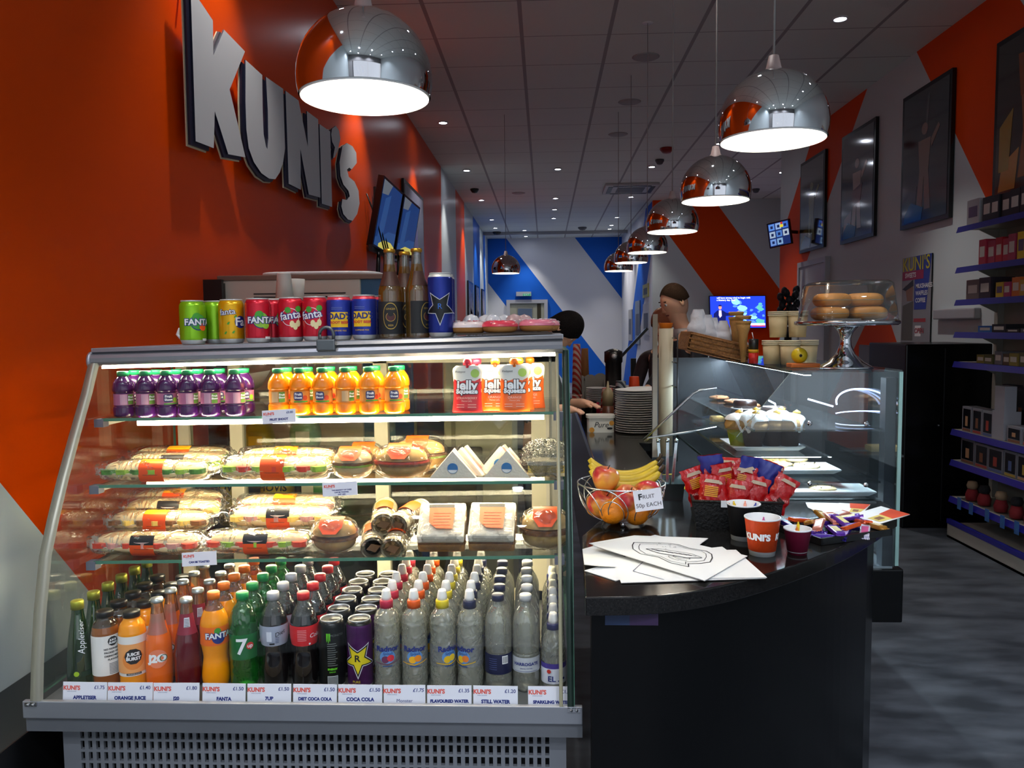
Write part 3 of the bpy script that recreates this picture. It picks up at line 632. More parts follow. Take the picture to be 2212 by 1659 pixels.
def mk_har():
    t = thing('water_bottle', '', 'bottle'); rf = rat(P_har); body(t, P_har, 0, WATER2, WATER2, rfun=petal(.12)); screwcap(t, .0145, .212, .014, M('cap_pale_grey', 'c6c6c4', .4))
    mb = MB(); patch(mb, rf, .050, .085, 0, 2*PI, M('label_pale_grey', 'b9bcc0', .45), off=.001); w = W(rf, .068, off=.0022); mb.text('HARROGATE', .0098, FANB, xf=T(0, .002, 0), off=.0003, wrap=w); mb.text('SPRING WATER', .004, FANB, xf=T(0, -.008, 0), wrap=w)
    mb.wpoly(rect(-.028, -.015, .028, -.0143), FANB, w); mb.build('label', t); return t
def mk_kid():
    t = thing('water_bottle', '', 'bottle'); rf = rat(P_kid); body(t, P_kid, 0, WATER, WATER); sportcap(t, .146, M('cap_dark_navy', '1e2256', .4))
    mb = MB(); patch(mb, rf, .022, .058, 0, 2*PI, M('label_white', 'dfe0e8', .5), off=.001); patch(mb, rf, .058, .070, 0, 2*PI, M('label_violet', '4a3a90', .5), off=.001); w = W(rf, .040, off=.0022)
    mb.text('EL', .018, FANB, xf=T(-.010, -.006, 0), off=.0004, wrap=w); mb.wpoly(circ(10, .005, -.016, .012), RED, w); mb.wpoly(circ(10, .003, .010, .010), FANB, w); mb.wpoly(circ(10, .003, .018, -.006), FANB, w); mb.wpoly(rect(.004, -.012, .016, -.009), FANB, w); mb.build('label', t); return t
def canprof(h, r): return [(r*.72, .002), (r*.78, 0), (r*.86, .002), (r*.98, .012), (r, .016), (r, h-.016), (r*.97, h-.011), (r*.84, h-.003)]
CANTOP = M('can_lid', 'd2d3d2', .35, .35)
def mk_can(h, r, base, draw, nm='drink_can', top=None):
    t = thing(nm, '', 'can'); pr = canprof(h, r)
    mb = MB(); rf = lambda z: r if .012 < z < h-.014 else r*.97
    mb.lathe(pr, base, 32, mats=[CANTOP, CANTOP, CANTOP, base, base, base, top or base]); draw(mb, W(lambda z: r, h/2, off=.0006)); mb.build('can_body', t)
    l = MB().lathe([(r*.84, h-.004), (r*.87, h-.001), (r*.85, h), (r*.81, h-.001), (r*.79, h-.006), (.0001, h-.006)], CANTOP, 32).build('lid', t)
    MB().prism(superell(0, -.004, .0075, .0105, 18, 2.3), h-.006, h-.0045, M('ring_pull', 'b4b5b8', .3, .85)).prism(circ(14, .0042, 0, -.007), h-.0045, h-.0043, M('pull_hole', '77787c', .4, .8)).build('ring_pull', t)
    return t
def d_monster(mb, w):
    G = M('monster_green', '63c71c', .5); G2 = M('can_grey_print', '6b6f6a', .5)
    for k, (x, y0) in enumerate(((-.008, -.001), (-.0045, -.004), (-.001, 0))): mb.wpoly([(x-.0012, .056), (x+.0014, .056), (x+.0012, .040+y0), (x, .036+y0), (x-.0008, .042)], G, w, xf=T(-.004, 0, 0))
    mb.text('MONSTER', .0075, M('can_grey_print', '6b6f6a', .5), xf=T(.013, .050, 0), wrap=w)
    for k in range(11): mb.wpoly(rect(-.011, .030-k*.0052, .009+.003*math.sin(k*2), .0318-k*.0052), G2, w)
    mb.text('ENERGY', .006, G, xf=T(0, -.030, 0), off=.0003, wrap=w); mb.text('DRINK', .005, G, xf=T(0, -.037, 0), wrap=w)
    mb.wpoly(rect(-.012, -.072, .012, -.046), M('barcode_grey', 'a9adad', .5), w)
    for k in range(7): mb.wpoly(rect(-.011, -.070+k*.0033, .011, -.0686+k*.0033), INK, w, z=.0003)
def d_rock(mb, w, yel=True):
    Y = M('star_yellow', 'd8c31a', .45) if yel else M('star_black', '06070c', .4); Wh = M('star_outline', 'd9dade', .4)
    st = star(5, .044, .019, PI/2+PI); mb.wpoly([(x*1.08, y*1.08) for x, y in st], Wh, w, xf=T(-.012, -.006, 0)); mb.wpoly([(x*.98, y*.98) for x, y in st], INK, w, xf=T(-.012, -.006, 0), z=.0002); mb.wpoly([(x*.80, y*.80) for x, y in st], Y, w, xf=T(-.012, -.006, 0), z=.0004)
    if not yel: mb.text('R', .020, M('star_letter_blue', '2f6fd0', .4), xf=T(-.012, -.004, 0), wrap=w, z=.0007)
    else: mb.text('R', .022, INK, xf=T(-.013, -.004, 0), wrap=w, z=.0007, off=.0006); mb.text('PURE', .008, Y, xf=T(-.016, -.060, 0), wrap=w); mb.text('ZERO', .008, Y, xf=T(-.016, -.068, 0), wrap=w)
protos = []
hid = []
def use(proto, n=[0]): return proto
BX = [0]
def file_of(maker, px, nrow, lab, py=1474, y0=1.80, step=.0665, extra=0, grp=None, jit=.002, dx=0, kk=None):
    """one file of identical bottles running back from the front of the deck"""
    p0 = PY(px, py, y0); proto = None; grp = grp or lab
    if callable(maker): proto = maker()
    else: proto = maker
    for k in range(nrow):
        x = p0.x+dx*k+random.uniform(-jit, jit); y = y0+k*step+random.uniform(-jit, jit)*.5
        pos = 'frontmost of its file' if k == 0 else ORD[k]+' back in its file'
        L_ = f'{lab}, {pos}'
        if k == 0 and callable(maker):
            proto.location = (x, y, DECK+.0005); proto.rotation_euler = (0, 0, aim(x, y, extra)); proto['label'] = L_; proto['group'] = grp; KIDS[proto.name] = kids(proto)
        else:
            q = dup(proto, (x, y, DECK+.0005), aim(x, y, extra+random.uniform(-1, 1)), L_, grp)
    return proto
ORD = ['first', 'second', 'third', 'fourth', 'fifth', 'sixth', 'seventh']
file_of(mk_app, 176, 6, 'slim green glass bottle at far left', extra=.25, py=1468)
file_of(lambda: mk_jb(False), 231, 5, 'amber apple juice bottle with black cap', extra=.1, py=1472)
file_of(lambda: mk_jb(True), 291, 5, 'orange juice bottle with black cap', py=1474)
J = file_of(lambda: mk_j2o(False), 346, 5, 'peach juice bottle with crown cap', extra=-.2, py=1474)
file_of(lambda: mk_j2o(True), 408, 5, 'dark red juice bottle with crown cap', py=1470)
file_of(mk_fanta, 466, 5, 'orange fizzy drink bottle with orange cap', extra=.25, py=1472, step=.068)
file_of(mk_7up, 529, 5, 'green lemonade bottle with green cap', extra=0, py=1476, step=.068)
file_of(lambda: mk_coke(True), 597, 5, 'diet cola bottle with grey cap and silver label', py=1476, step=.068)
file_of(lambda: mk_coke(False), 662, 5, 'cola bottle with red cap and red label', py=1476, step=.068)
mc = lambda: mk_can(.168, .0303, M('can_black', '0c0d0d', .3, .3), d_monster)
file_of(mc, 721, 6, 'tall black energy drink can with green claw mark', py=1468, step=.0672)
rc = lambda: mk_can(.168, .0303, M('can_purple', '4a1a52', .28, .4, var=.4, vscale=30), d_rock, top=M('can_blackband', '15140f', .3, .3))
file_of(rc, 781, 6, 'tall purple energy drink can with yellow star', py=1468, step=.0672, extra=.2)
file_of(lambda: mk_rad('c8304a', '6a3050', 'd8303c'), 839, 6, 'water bottle with white and crimson sports cap', py=1476, step=.064)
file_of(lambda: mk_rad('f0601c', 'f0b020', 'f08a1c'), 899, 6, 'water bottle with white and orange sports cap', py=1478, step=.064)
file_of(lambda: mk_rad('e6cc1e', 'e8b818', 'f0c830'), 958, 6, 'water bottle with white and yellow sports cap', py=1474, step=.064, extra=.5)
file_of(lambda: mk_rad('20285c', 'e8b818', 'e07a2a'), 1016, 6, 'water bottle with white and navy sports cap', py=1476, step=.064, extra=-.6)
file_of(mk_still, 1076, 5, 'still water bottle with flat navy cap', py=1474, step=.066)
file_of(mk_har, 1137, 5, 'sparkling water bottle with pale grey cap', py=1478, step=.066)
file_of(mk_kid, 1196, 7, 'small water bottle at the far right', py=1474, step=.060, extra=.2)
# --- top shelf: little purple and orange juice bottles, pouches
def mk_fs(liq, lab_m, kind):
    t = thing('juice_bottle', '', 'bottle'); rf = rat(P_fs); MB().lathe(P_fs, liq, 28, sx=1, sy=1).build('bottle_body', t)
    MB().lathe([(.0145, .107), (.0145, .117), (.0135, .119), (.0001, .119)], M('cap_mid_green', '17935a', .4), 24).build('cap', t)
    mb = MB(); patch(mb, rf, .032, .061, 0, 2*PI, lab_m, off=.0008); w = W(rf, .0465, off=.0014)
    if kind == 0:
        mb.wpoly(rect(.006, -.013, .021, .013), M('fs_green', '5d8a34', .5), w); mb.text('Fruit', .0075, WHT, xf=T(.0135, .006, 0), off=.0003, wrap=w, z=.0004); mb.text('Shoot', .0065, WHT, xf=T(.0135, -.001, 0), off=.0003, wrap=w, z=.0004)
        mb.wpoly(rect(-.012, -.013, .004, .013), M('fs_pale_'+lab_m.name, 'c79ab0' if liq == PURP else 'd9b080', .5), w)
    else:
        mb.wpoly(superell(-.004, .002, .0115, .011, 16, 4), M('fs_box', '3a3a66', .5), w); mb.text('Fruit', .0085, WHT, xf=T(-.004, .0065, 0), off=.0004, wrap=w, z=.0004); mb.text('Shoot', .0075, WHT, xf=T(-.004, -.002, 0), off=.0003, wrap=w, z=.0004)
        mb.wpoly(circ(14, .0065, .013, -.003), M('peach_red', 'c8401c', .5) if liq == ORQ else M('apple_green_print', '86b82a', .5), w); mb.wpoly(rect(-.015, -.014, .02, -.011), LEAF, w)
    mb.build('label', t); return t
fsP = [mk_fs(PURP, M('label_pink', 'b0688c', .5), 0), mk_fs(PURP, M('label_pink', 'b0688c', .5), 1)]
fsO = [mk_fs(ORQ, M('label_tan', 'd88a3c', .5), 0), mk_fs(ORQ, M('label_tan', 'd88a3c', .5), 1)]
for q in fsP+fsO: KIDS[q.name] = kids(q)
def put_fs(ps, px, k, i, lab, y, done=set()):
    p = PY(px, 893, 2.0); x = p.x; z = shz(SH1, K1, x)+.0005; q = ps[k]; rz = aim(x, y, random.uniform(-.35, .35))
    if q.name not in done: done.add(q.name); q.location = (x, y, z); q.rotation_euler = (0, 0, rz); q['label'] = lab; q['group'] = 'small children juice bottles on the top shelf'
    else: dup(q, (x, y, z), rz, lab, 'small children juice bottles on the top shelf')
pos6 = ['leftmost of six', 'second of six from the left', 'third of six from the left', 'fourth of six from the left', 'fifth of six from the left', 'rightmost of six']
for i, px in enumerate((270, 318, 363, 409, 457, 510)):
    put_fs(fsP, px, [0, 0, 1, 0, 0, 0][i], i, 'small purple juice bottle with green cap, front row, '+pos6[i], 1.998)
    put_fs(fsP, px+2, [1, 0, 1, 0, 1, 1][i], i, 'small purple juice bottle with green cap, second row, '+pos6[i], 2.054)
for i, px in enumerate((604, 650, 699, 748, 799, 853)):
    put_fs(fsO, px, [0, 1, 1, 0, 1, 1][i], i, 'small orange juice bottle with green cap, front row, '+pos6[i], 1.998)
    put_fs(fsO, px+3, [1, 0, 1, 0, 1, 0][i], i, 'small orange juice bottle with green cap, second row, '+pos6[i], 2.054)
# pouches
PWH = M('pouch_white', 'dcdcd4', .3, bump=.1, bscale=20); 
def mk_pouch(colr, flav, cap):
    t = thing('jelly_pouch', '', 'pouch'); bm_ = M('pouch_'+flav, colr, .28, coat=.3, bump=.12, bscale=25)
    def half(s_):
        def f(u, v):
            x = (u-.5)*.078; wv = 1-.10*math.sin(PI*min(1, v*1.1)); z = v*.118; x *= wv
            d = .017*(1-v*.75)*max(0, 1-abs(2*u-1)**2.2)**.6*(1 if v > .02 else .8)
            if v > .93: x *= 1-.25*(v-.93)/.07
            return (x, s_*d, z)
        return f
    mb = MB()
    for s_ in (-1, 1):
        g = half(s_); n0 = len(mb.v)
        V = []; 
        mb.grid(lambda u, v, g=g: g(u, v*.66), 16, 12, bm_); mb.grid(lambda u, v, g=g: g(u, .66+v*.34), 16, 6, PWH)
    dz = lambda x, z: half(-1)(x/.078+.5, z/.118)[1]
    wr_ = lambda v: Vector((v[0], dz(v[0], v[1])-.0009-v[2], v[1]))
    mb.wpoly(circ(14, .011, .020, .098), M('pouch_lime', 'a9cc58', .4), wr_); mb.wpoly([(-.034, .084), (-.02, .076), (0, .082), (.02, .078), (.034, .086), (.034, .078), (-.034, .076)], bm_, wr_)
    mb.text('jelly', .033, INK, xf=T(0, .067, 0), off=.0028, wrap=wr_, z=.0003); mb.text('jelly', .033, WHT, xf=T(0, .067, 0), off=.0012, wrap=wr_, z=.0008)
    mb.text('Squeeze', .0165, INK, xf=T(0, .052, 0), off=.0022, wrap=wr_, z=.0010); mb.text('Squeeze', .0165, WHT, xf=T(0, .052, 0), off=.0008, wrap=wr_, z=.0015)
    mb.text(flav.upper(), .0085, M('pouch_print', 'f6c8b0', .5), xf=T(0, .035, 0), wrap=wr_, z=.0003); mb.text('Flavour Jelly', .0055, M('pouch_print', 'f6c8b0', .5), xf=T(0, .028, 0), wrap=wr_, z=.0003)
    for k in range(4): mb.wpoly(rect(-.026 if k % 2 else .003, .018-(k//2)*.006, -.006 if k % 2 else .024, .0192-(k//2)*.006), M('pouch_print', 'f6c8b0', .5), wr_)
    mb.text('fruitypot', .0075, INK, xf=T(-.018, .102, 0), wrap=wr_, shear=.2)
    mb.build('pouch_body', t)
    MB().lathe([(.006, .112), (.006, .118), (.011, .119), (.012, .128), (.009, .134), (.0001, .135)], M('spout_'+cap, cap, .35), 16).build('cap', t); return t
pS = mk_pouch('d42a30', 'Strawberry', 'e02c48'); pO = mk_pouch('f0641a', 'Orange', 'ff7a14')
for q in (pS, pO): KIDS[q.name] = kids(q)
seenp = set()
for px, y, q, lb in ((1010, 1.985, pS, 'red strawberry jelly pouch at the left of the pouches'), (1031, 2.03, pS, 'red strawberry jelly pouch standing behind another red one'), (1070, 2.005, pO, 'orange jelly pouch in the middle, half hidden by its neighbour'),
                     (1112, 1.985, pO, 'orange jelly pouch at the front, with an orange cap'), (1122, 2.02, pO, 'orange jelly pouch directly behind the front one'), (1146, 2.06, pO, 'orange jelly pouch at the back right')):
    p = PY(px, 888, y); z = shz(SH1, K1, p.x)+.0005
    if q.name not in seenp: seenp.add(q.name); q.location = (p.x, y, z); q.rotation_euler = (-.08, 0, -.05); q['label'] = lb; q['group'] = 'fruit jelly pouches on the top shelf'
    else: dup(q, (p.x, y, z), None, lb, 'fruit jelly pouches on the top shelf', rot=(-.08, 0, .06))
# --- cans and bottles standing on the lid
def d_fanta_old(mb, w, c1, fr):
    mb.wpoly(circ(22, .023, 0, .006), WHT, w); mb.wpoly(circ(22, .0215, 0, .006), c1, w, z=.0002); mb.wpoly(circ(12, .008, -.006, .024), LEAF, w, z=.0003); mb.wpoly(circ(12, .008, .021, .027), LEAF, w, z=.0003)
    mb.text('fanta', .028, FANB, xf=T(0, .010, 0)@RZ(.15), off=.0022, wrap=w, z=.0005); mb.text('fanta', .028, WHT, xf=T(0, .010, 0)@RZ(.15), off=.0004, wrap=w, z=.0009)
    for x, y in ((.004, -.012), (.012, -.018), (.020, -.010)): mb.wpoly(superell(x, y, .006, .009, 14, 2), fr, w, z=.0004)
def d_fanta_new(mb, w, c1, fr, sh=0):
    mb.wpoly(circ(22, .021, 0, 0), FANB, w, xf=T(sh, 0, 0)); mb.wpoly(circ(22, .0195, 0, .001), c1, w, xf=T(sh, 0, 0), z=.0002); mb.wpoly(circ(14, .011, 0, .014), LEAF, w, xf=T(sh-.004, 0, 0), z=.0003); mb.wpoly(circ(14, .010, .012, -.012), fr, w, xf=T(sh, 0, 0), z=.0004)
    mb.text('FANTA', .022, FANB, xf=T(sh, 0, 0), off=.0024, wrap=w, z=.0006); mb.text('FANTA', .022, WHT, xf=T(sh, 0, 0), off=.0007, wrap=w, z=.0010)
    mb.wpoly(rect(-.006, -.048, .010, -.042), WHT, w, xf=T(sh+.016, 0, 0))
def d_pine(mb, w):
    mb.wpoly(circ(20, .016, .020, -.002), FANB, w); mb.text('fanta', .021, FANB, xf=T(-.014, .024, 0)@RZ(.1), off=.0012, wrap=w, z=.0003); mb.text('fanta', .021, WHT, xf=T(-.014, .024, 0)@RZ(.1), off=.0001, wrap=w, z=.0006); mb.text('Fa', .030, WHT, xf=T(.018, -.002, 0), off=.0008, wrap=w, z=.0006)
    for x, y in ((-.012, -.005), (-.02, -.03), (0, -.028), (.006, .012)): mb.wpoly([(x-.004, y-.002), (x+.001, y-.004), (x+.005, y+.004), (x, y+.003)], LEAF, w)
def d_dads(mb, w):
    mb.wpoly(rect(-.023, -.024, .023, .015), YEL, w); mb.text("DAD'S", .021, FANB, xf=T(0, .0035, 0), off=.0008, wrap=w, z=.0004); mb.text('ROOT BEER', .0090, RED, xf=T(0, -.012, 0), off=.0004, wrap=w, z=.0004); mb.text('CAFFEINE FREE', .0055, YEL, xf=T(0, -.033, 0), wrap=w)
    for k in range(2): mb.wpoly(rect(-.020, .022+k*.004, .008, .0235+k*.004), M('navy_print', '5d6aa0', .5), w)
CR = M('can_red', 'cf1f34', .26, .45); CLm = M('can_lime', '8cc81c', .26, .45); CY_ = M('can_yellow', 'e8ae10', .26, .45); CB = M('can_blue', '2a3a9c', .26, .45)
cl = mk_can(.115, .0328, CLm, lambda m_, w: d_fanta_new(m_, w, LEAF, ORG, .006)); cyel = mk_can(.115, .0328, CY_, d_pine); cr1 = mk_can(.115, .0328, CR, lambda m_, w: d_fanta_new(m_, w, M('can_melon', '8ab83c', .4), M('can_limeprint', '9ac83c', .4), .004))
cr2 = mk_can(.115, .0328, CR, lambda m_, w: d_fanta_old(m_, w, CR, M('can_pale_fruit', 'e6d9a4', .4))); cda = mk_can(.115, .0328, CB, d_dads, top=M('can_red_rim', 'd23a4a', .3, .4))
for q in (cl, cyel, cr1, cr2, cda): KIDS[q.name] = kids(q)
seen2 = set()
def oncase(q, px, y, lb, grp, extra=0):
    p = PY(px, 735, y); z = shz(TOPZ, KT, p.x)+.0015
    if q.name not in seen2: seen2.add(q.name); q.location = (p.x, y, z); q.rotation_euler = (0, 0, aim(p.x, y, extra)); q['label'] = lb; q['group'] = grp; KIDS[q.name] = kids(q); return q
    return dup(q, (p.x, y, z), aim(p.x, y, extra), lb, grp)
G_ = 'cans in a row on the display case lid'
oncase(cl, 418, 2.035, 'lime green can at the left end of the row on the lid', G_, .25); oncase(cl, 466, 2.10, 'lime green can standing behind the yellow one', G_, 1.6)
oncase(cyel, 502, 2.045, 'yellow can between the lime and the red cans', G_, .1)
oncase(cr1, 559, 2.035, 'red can with capital letters, third in the row', G_, .1); oncase(cr1, 590, 2.10, 'red can with green fruit, behind the gap between red cans', G_, .7)
oncase(cr2, 630, 2.042, 'red can with slanted lettering, left of the pair by the padlock', G_, -.05); oncase(cr2, 682, 2.038, 'red can with slanted lettering, right behind the padlock', G_, -.3); 
oncase(cda, 734, 2.045, 'dark blue root beer can, left one of the two front ones', G_, 0); oncase(cda, 788, 2.042, 'dark blue root beer can beside the beer bottle', G_, -.2); oncase(cda, 806, 2.11, 'dark blue root beer can behind, mostly hidden', G_, 1.2)
cb_ = mk_can(.165, .0328, M('can_bright_blue', '20308c', .24, .5), lambda m_, w: d_rock(m_, w, False), top=CANTOP)
oncase(cb_, 953, 2.04, 'tall blue energy can with a black star, front one', 'tall blue cans on the lid', .3); oncase(cb_, 958, 2.108, 'tall blue energy can hidden right behind the other', 'tall blue cans on the lid', .1)
P_beer = smoothp([(.027, 0), (.0300, .004), (.0305, .03), (.0305, .110), (.0290, .128), (.0190, .160), (.0145, .185), (.0130, .205), (.0128, .222), (.0140, .226)])
def mk_beer():
    t = thing('beer_bottle', '', 'bottle'); rf = rat(P_beer); body(t, P_beer, .190, BRN, thin('clear_neck', (.85, .82, .75), .14, .02, .06, (.7, .6, .4)))
    MB().lathe([(.014, .221), (.0155, .224), (.0140, .2305), (.0001, .231)], M('crown_gold', 'b98a2c', .3, .8), 22).build('crown_cap', t)
    mb = MB(); patch(mb, rf, .012, .095, -PI/2-1.5, -PI/2+1.5, INK, off=.0007); w = W(rf, .054); mb.wpoly(superell(0, .004, .019, .034, 28, 2.2), GOLD, w); mb.wpoly(superell(0, .004, .0175, .032, 28, 2.2), INK, w, z=.0002)
    mb.wpoly(circ(18, .012, 0, .002), GOLD, w, z=.0004); mb.wpoly(circ(18, .0108, 0, .002), M('label_maroon', '4a1c20', .5), w, z=.0006); mb.wpoly(circ(14, .007, 0, .010), INK, w, z=.0007); mb.text('GINGER', .0065, GOLD, xf=T(0, .022, 0), wrap=w, z=.0005); mb.text('BEER', .006, GOLD, xf=T(0, -.020, 0), wrap=w, z=.0005)
    patch(mb, rf, .135, .172, -PI/2-1.4, -PI/2+1.4, M('neck_label_brown', '3a1c14', .5), off=.0007); mb.build('label', t); return t
bb = mk_beer(); KIDS[bb.name] = kids(bb)
G2_ = 'amber bottles on the display case lid'
oncase(bb, 845, 2.035, 'amber glass bottle with gold crown cap, label facing front', G2_, 0); oncase(bb, 903, 2.045, 'amber glass bottle with gold crown cap, label turned to the side', G2_, .9); oncase(bb, 877, 2.115, 'amber glass bottle standing behind the other two', G2_, .3)
# ================================================================ wrapped sandwiches and price tickets in the case
FILM = thin('cling_film', (.985, .985, .98), .03, .08, .03, (.95, .93, .85), bump=1.0, bscale=26, edge=.75)
FILM2 = thin('tight_film', (.98, .98, .98), .015, .1, 0, bump=.3, bscale=30, edge=.4)
BREAD = M('pale_bread', 'edcf9c', .75, bump=.15, bscale=80, var=.12, vscale=25, sub=.1); CRUST = M('brown_crust', 'a8743a', .7, bump=.2, bscale=90, var=.2, vscale=30); CRUMB = M('white_crumb', 'efe6d2', .85, bump=.2, bscale=150)
BAP = M('toasted_bread', 'c79a55', .7, bump=.1, bscale=70, var=.25, vscale=18); STK = M('sticker_orange', 'ea4e08', .5); STKY = M('sticker_yellow', 'f9a81c', .45); STB = M('sticker_black', '141012', .45); BRNF = M('brown_filling', '7a4a20', .6, var=.3, vscale=60)
FILLS = [M('lettuce', '8fb03a', .5, var=.3, vscale=50), M('tomato', 'd0402c', .35, var=.2, vscale=50), M('cheese', 'f0c860', .5), BRNF, M('cucumber', '4a7a30', .4, var=.4, vscale=80), M('ham_pink', 'd8968a', .5, var=.2, vscale=60)]
def nz(x, y, z, s=1.0): return math.sin(x*s*1.3+y*s*2.1)*.5+math.sin(y*s*1.7-z*s*2.3+1)*.3+math.sin(z*s*3.1+x*s*2.7+2)*.2
def hull(mb, L_, ry, rz, mat, nu=40, nv=18, e=3.0, wob=.0, seed=0, zc=0, ends=0):
    """long rounded form along x, sitting on z=0"""
    def f(u, v):
        x = (u-.5)*L_; t = abs(2*u-1); k = max(0.02, (1-t**e))**.5
        if ends and t > .88: k = max(k*.6, .25+.3*abs(math.sin(u*90+v*6)))
        a = 2*PI*v; c, s_ = math.cos(a), math.sin(a)
        y = ry*k*math.copysign(abs(c)**.8, c); z = rz*k*math.copysign(abs(s_)**.8, s_)
        w_ = 1+wob*nz(x*60+seed, y*80, z*80+seed*2)
        return (x, y*w_, zc+rz+z*w_ if z < 0 else zc+rz+z*w_)
    return mb.grid(f, nu, nv, mat)
def sticker(mb, L_, ry, rz, x0, w_, a0, a1, mat, zc=0, off=.003, n=14):
    def f(u, v):
        a = a0+(a1-a0)*v; c, s_ = math.cos(a), math.sin(a)
        return (x0+(u-.5)*w_, (ry+off)*math.copysign(abs(c)**.8, c), zc+rz+(rz+off)*math.copysign(abs(s_)**.8, s_))
    mb.grid(f, 4, n, mat); return f
def mk_bag(L_=.27, ry=.034, rz=.027, fills=(0, 2), seed=0, black=True, bread=None, sy=0.0):
    t = thing('baguette_sandwich', '', 'sandwich'); mb = MB(); B = bread or BREAD
    # two halves of the loaf, opened at the front
    for s_ in (0, 1):
        def f(u, v, s_=s_):
            x = (u-.5)*L_*.94; k = max(.02, 1-abs(2*u-1)**6)**.5; a = PI*v
            y = ry*.95*k*math.cos(a) + (-.004 if s_ == 0 else .002); z = rz*.80*k*math.sin(a)
            w_ = 1+.04*nz(x*50+seed, v*5, s_*3+seed)
            return (x, y*w_, (rz*1.12+z*w_) if s_ else (rz*.88-z*.95*w_)) if True else 0
        mb.grid(f, 40, 12, B)
        mb.grid(lambda u, v, s_=s_: ((u-.5)*L_*.94, (2*v-1)*ry*.95*max(.02, 1-abs(2*u-1)**6)**.5+(-.004 if s_ == 0 else .002), rz*1.12 if s_ else rz*.88), 40, 4, CRUMB)
    mb.build('bread', t)
    mf = MB(); r_ = random.Random(seed)
    for i in range(7):
        x = (-.40+.8*i/6)*L_; m_ = FILLS[fills[i % len(fills)]]
        n = 12; rr = .019
        mf.prism([(x+rr*(1+.2*r_.random())*math.cos(2*PI*k/n), -ry*.54+rr*(1+.2*r_.random())*math.sin(2*PI*k/n)) for k in range(n)], rz*.80, rz*1.16+.002, m_)
    mf.build('filling', t)
    ms = MB(); x0 = sy
    sticker(ms, L_, ry, rz, x0, .062, PI*1.38, PI*.98 if black else PI*.75, STK); 
    if black:
        sticker(ms, L_, ry, rz, x0, .062, PI*.98, PI*.72, STB)
        g = lambda u, v: (x0+(u-.5)*.046, (ry+.0042)*math.cos(PI*.86+(v-.5)*.5), rz+(rz+.0042)*math.sin(PI*.86+(v-.5)*.5))
        ms.add([g(.5+.5*math.cos(2*PI*k/20), .5+.42*math.sin(2*PI*k/20)) for k in range(20)], [tuple(range(20))], M('sticker_oval', 'c9a9a0', .5))
    else: sticker(ms, L_, ry, rz, x0, .062, PI*.75, PI*.55, STKY)
    for k in range(4):
        a = PI*(1.08+.06*k); ms.box((x0-.02, -(ry+.0040)*abs(math.cos(a))-.0003, rz+(rz+.003)*math.sin(a)), (x0+.018-.004*(k % 2), -(ry+.0036)*abs(math.cos(a)), rz+(rz+.003)*math.sin(a)+.0012), M('sticker_print', '7a3410', .6))
    ms.build('price_sticker', t)
    mw = MB(); hull(mw, L_*1.09, ry*1.06, rz*1.05, FILM, e=9, wob=.03, seed=seed, ends=1, nu=48, nv=22); mw.build('cling_wrap', t); return t
def mk_bap(L_=.115, ry=.045, rz=.034, fills=(3,), seed=0, bread=None, n='bread_roll_sandwich', stk='top'):
    t = thing(n, '', 'sandwich'); B = bread or BAP; mb = MB()
    for s_ in (0, 1):
        mb.grid(lambda u, v, s_=s_: ((L_/2*.94)*math.sin(PI*v/2)*math.cos(2*PI*u), ry*.94*math.sin(PI*v/2)*math.sin(2*PI*u), (rz*1.15+rz*.8*math.cos(PI*v/2)**.8) if s_ else (rz*.82-rz*.78*math.cos(PI*v/2)**.8)), 28, 10, B, wrapu=True)
        mb.add([(L_/2*.94*math.cos(2*PI*k/28), ry*.94*math.sin(2*PI*k/28), rz*1.15 if s_ else rz*.82) for k in range(28)], [tuple(range(28))], CRUMB)
    mb.build('bread', t); mf = MB(); r_ = random.Random(seed)
    for j, fi in enumerate(fills): 
        n_ = 26; mf.prism([((L_/2*.96)*(1+.08*r_.random())*math.cos(2*PI*k/n_), ry*.98*(1+.08*r_.random())*math.sin(2*PI*k/n_)) for k in range(n_)], rz*(.84+.12*j), rz*(.98+.12*j), FILLS[fi])
    mf.build('filling', t)
    ms = MB(); tl = RX(-.7)
    ms.grid(lambda u, v: ((u-.5)*.06*(1 if v > .25 else .55+1.8*v), -ry*(.10+1.0*(1-v)), rz*2.16-.80*rz*(1-v)**2), 6, 8, STK); ms.build('price_sticker', t)
    mw = MB(); mw.grid(lambda u, v: (L_/2*1.07*math.cos(2*PI*u)*math.sin(PI*v)**.55*(1+.05*nz(u*30, v*20, seed)), ry*1.07*math.sin(2*PI*u)*math.sin(PI*v)**.55*(1+.05*nz(u*30, v*20, seed+3)), max(.0005, rz*1.03+rz*1.06*-math.cos(PI*v))), 40, 20, FILM, wrapu=True); mw.build('cling_wrap', t); return t
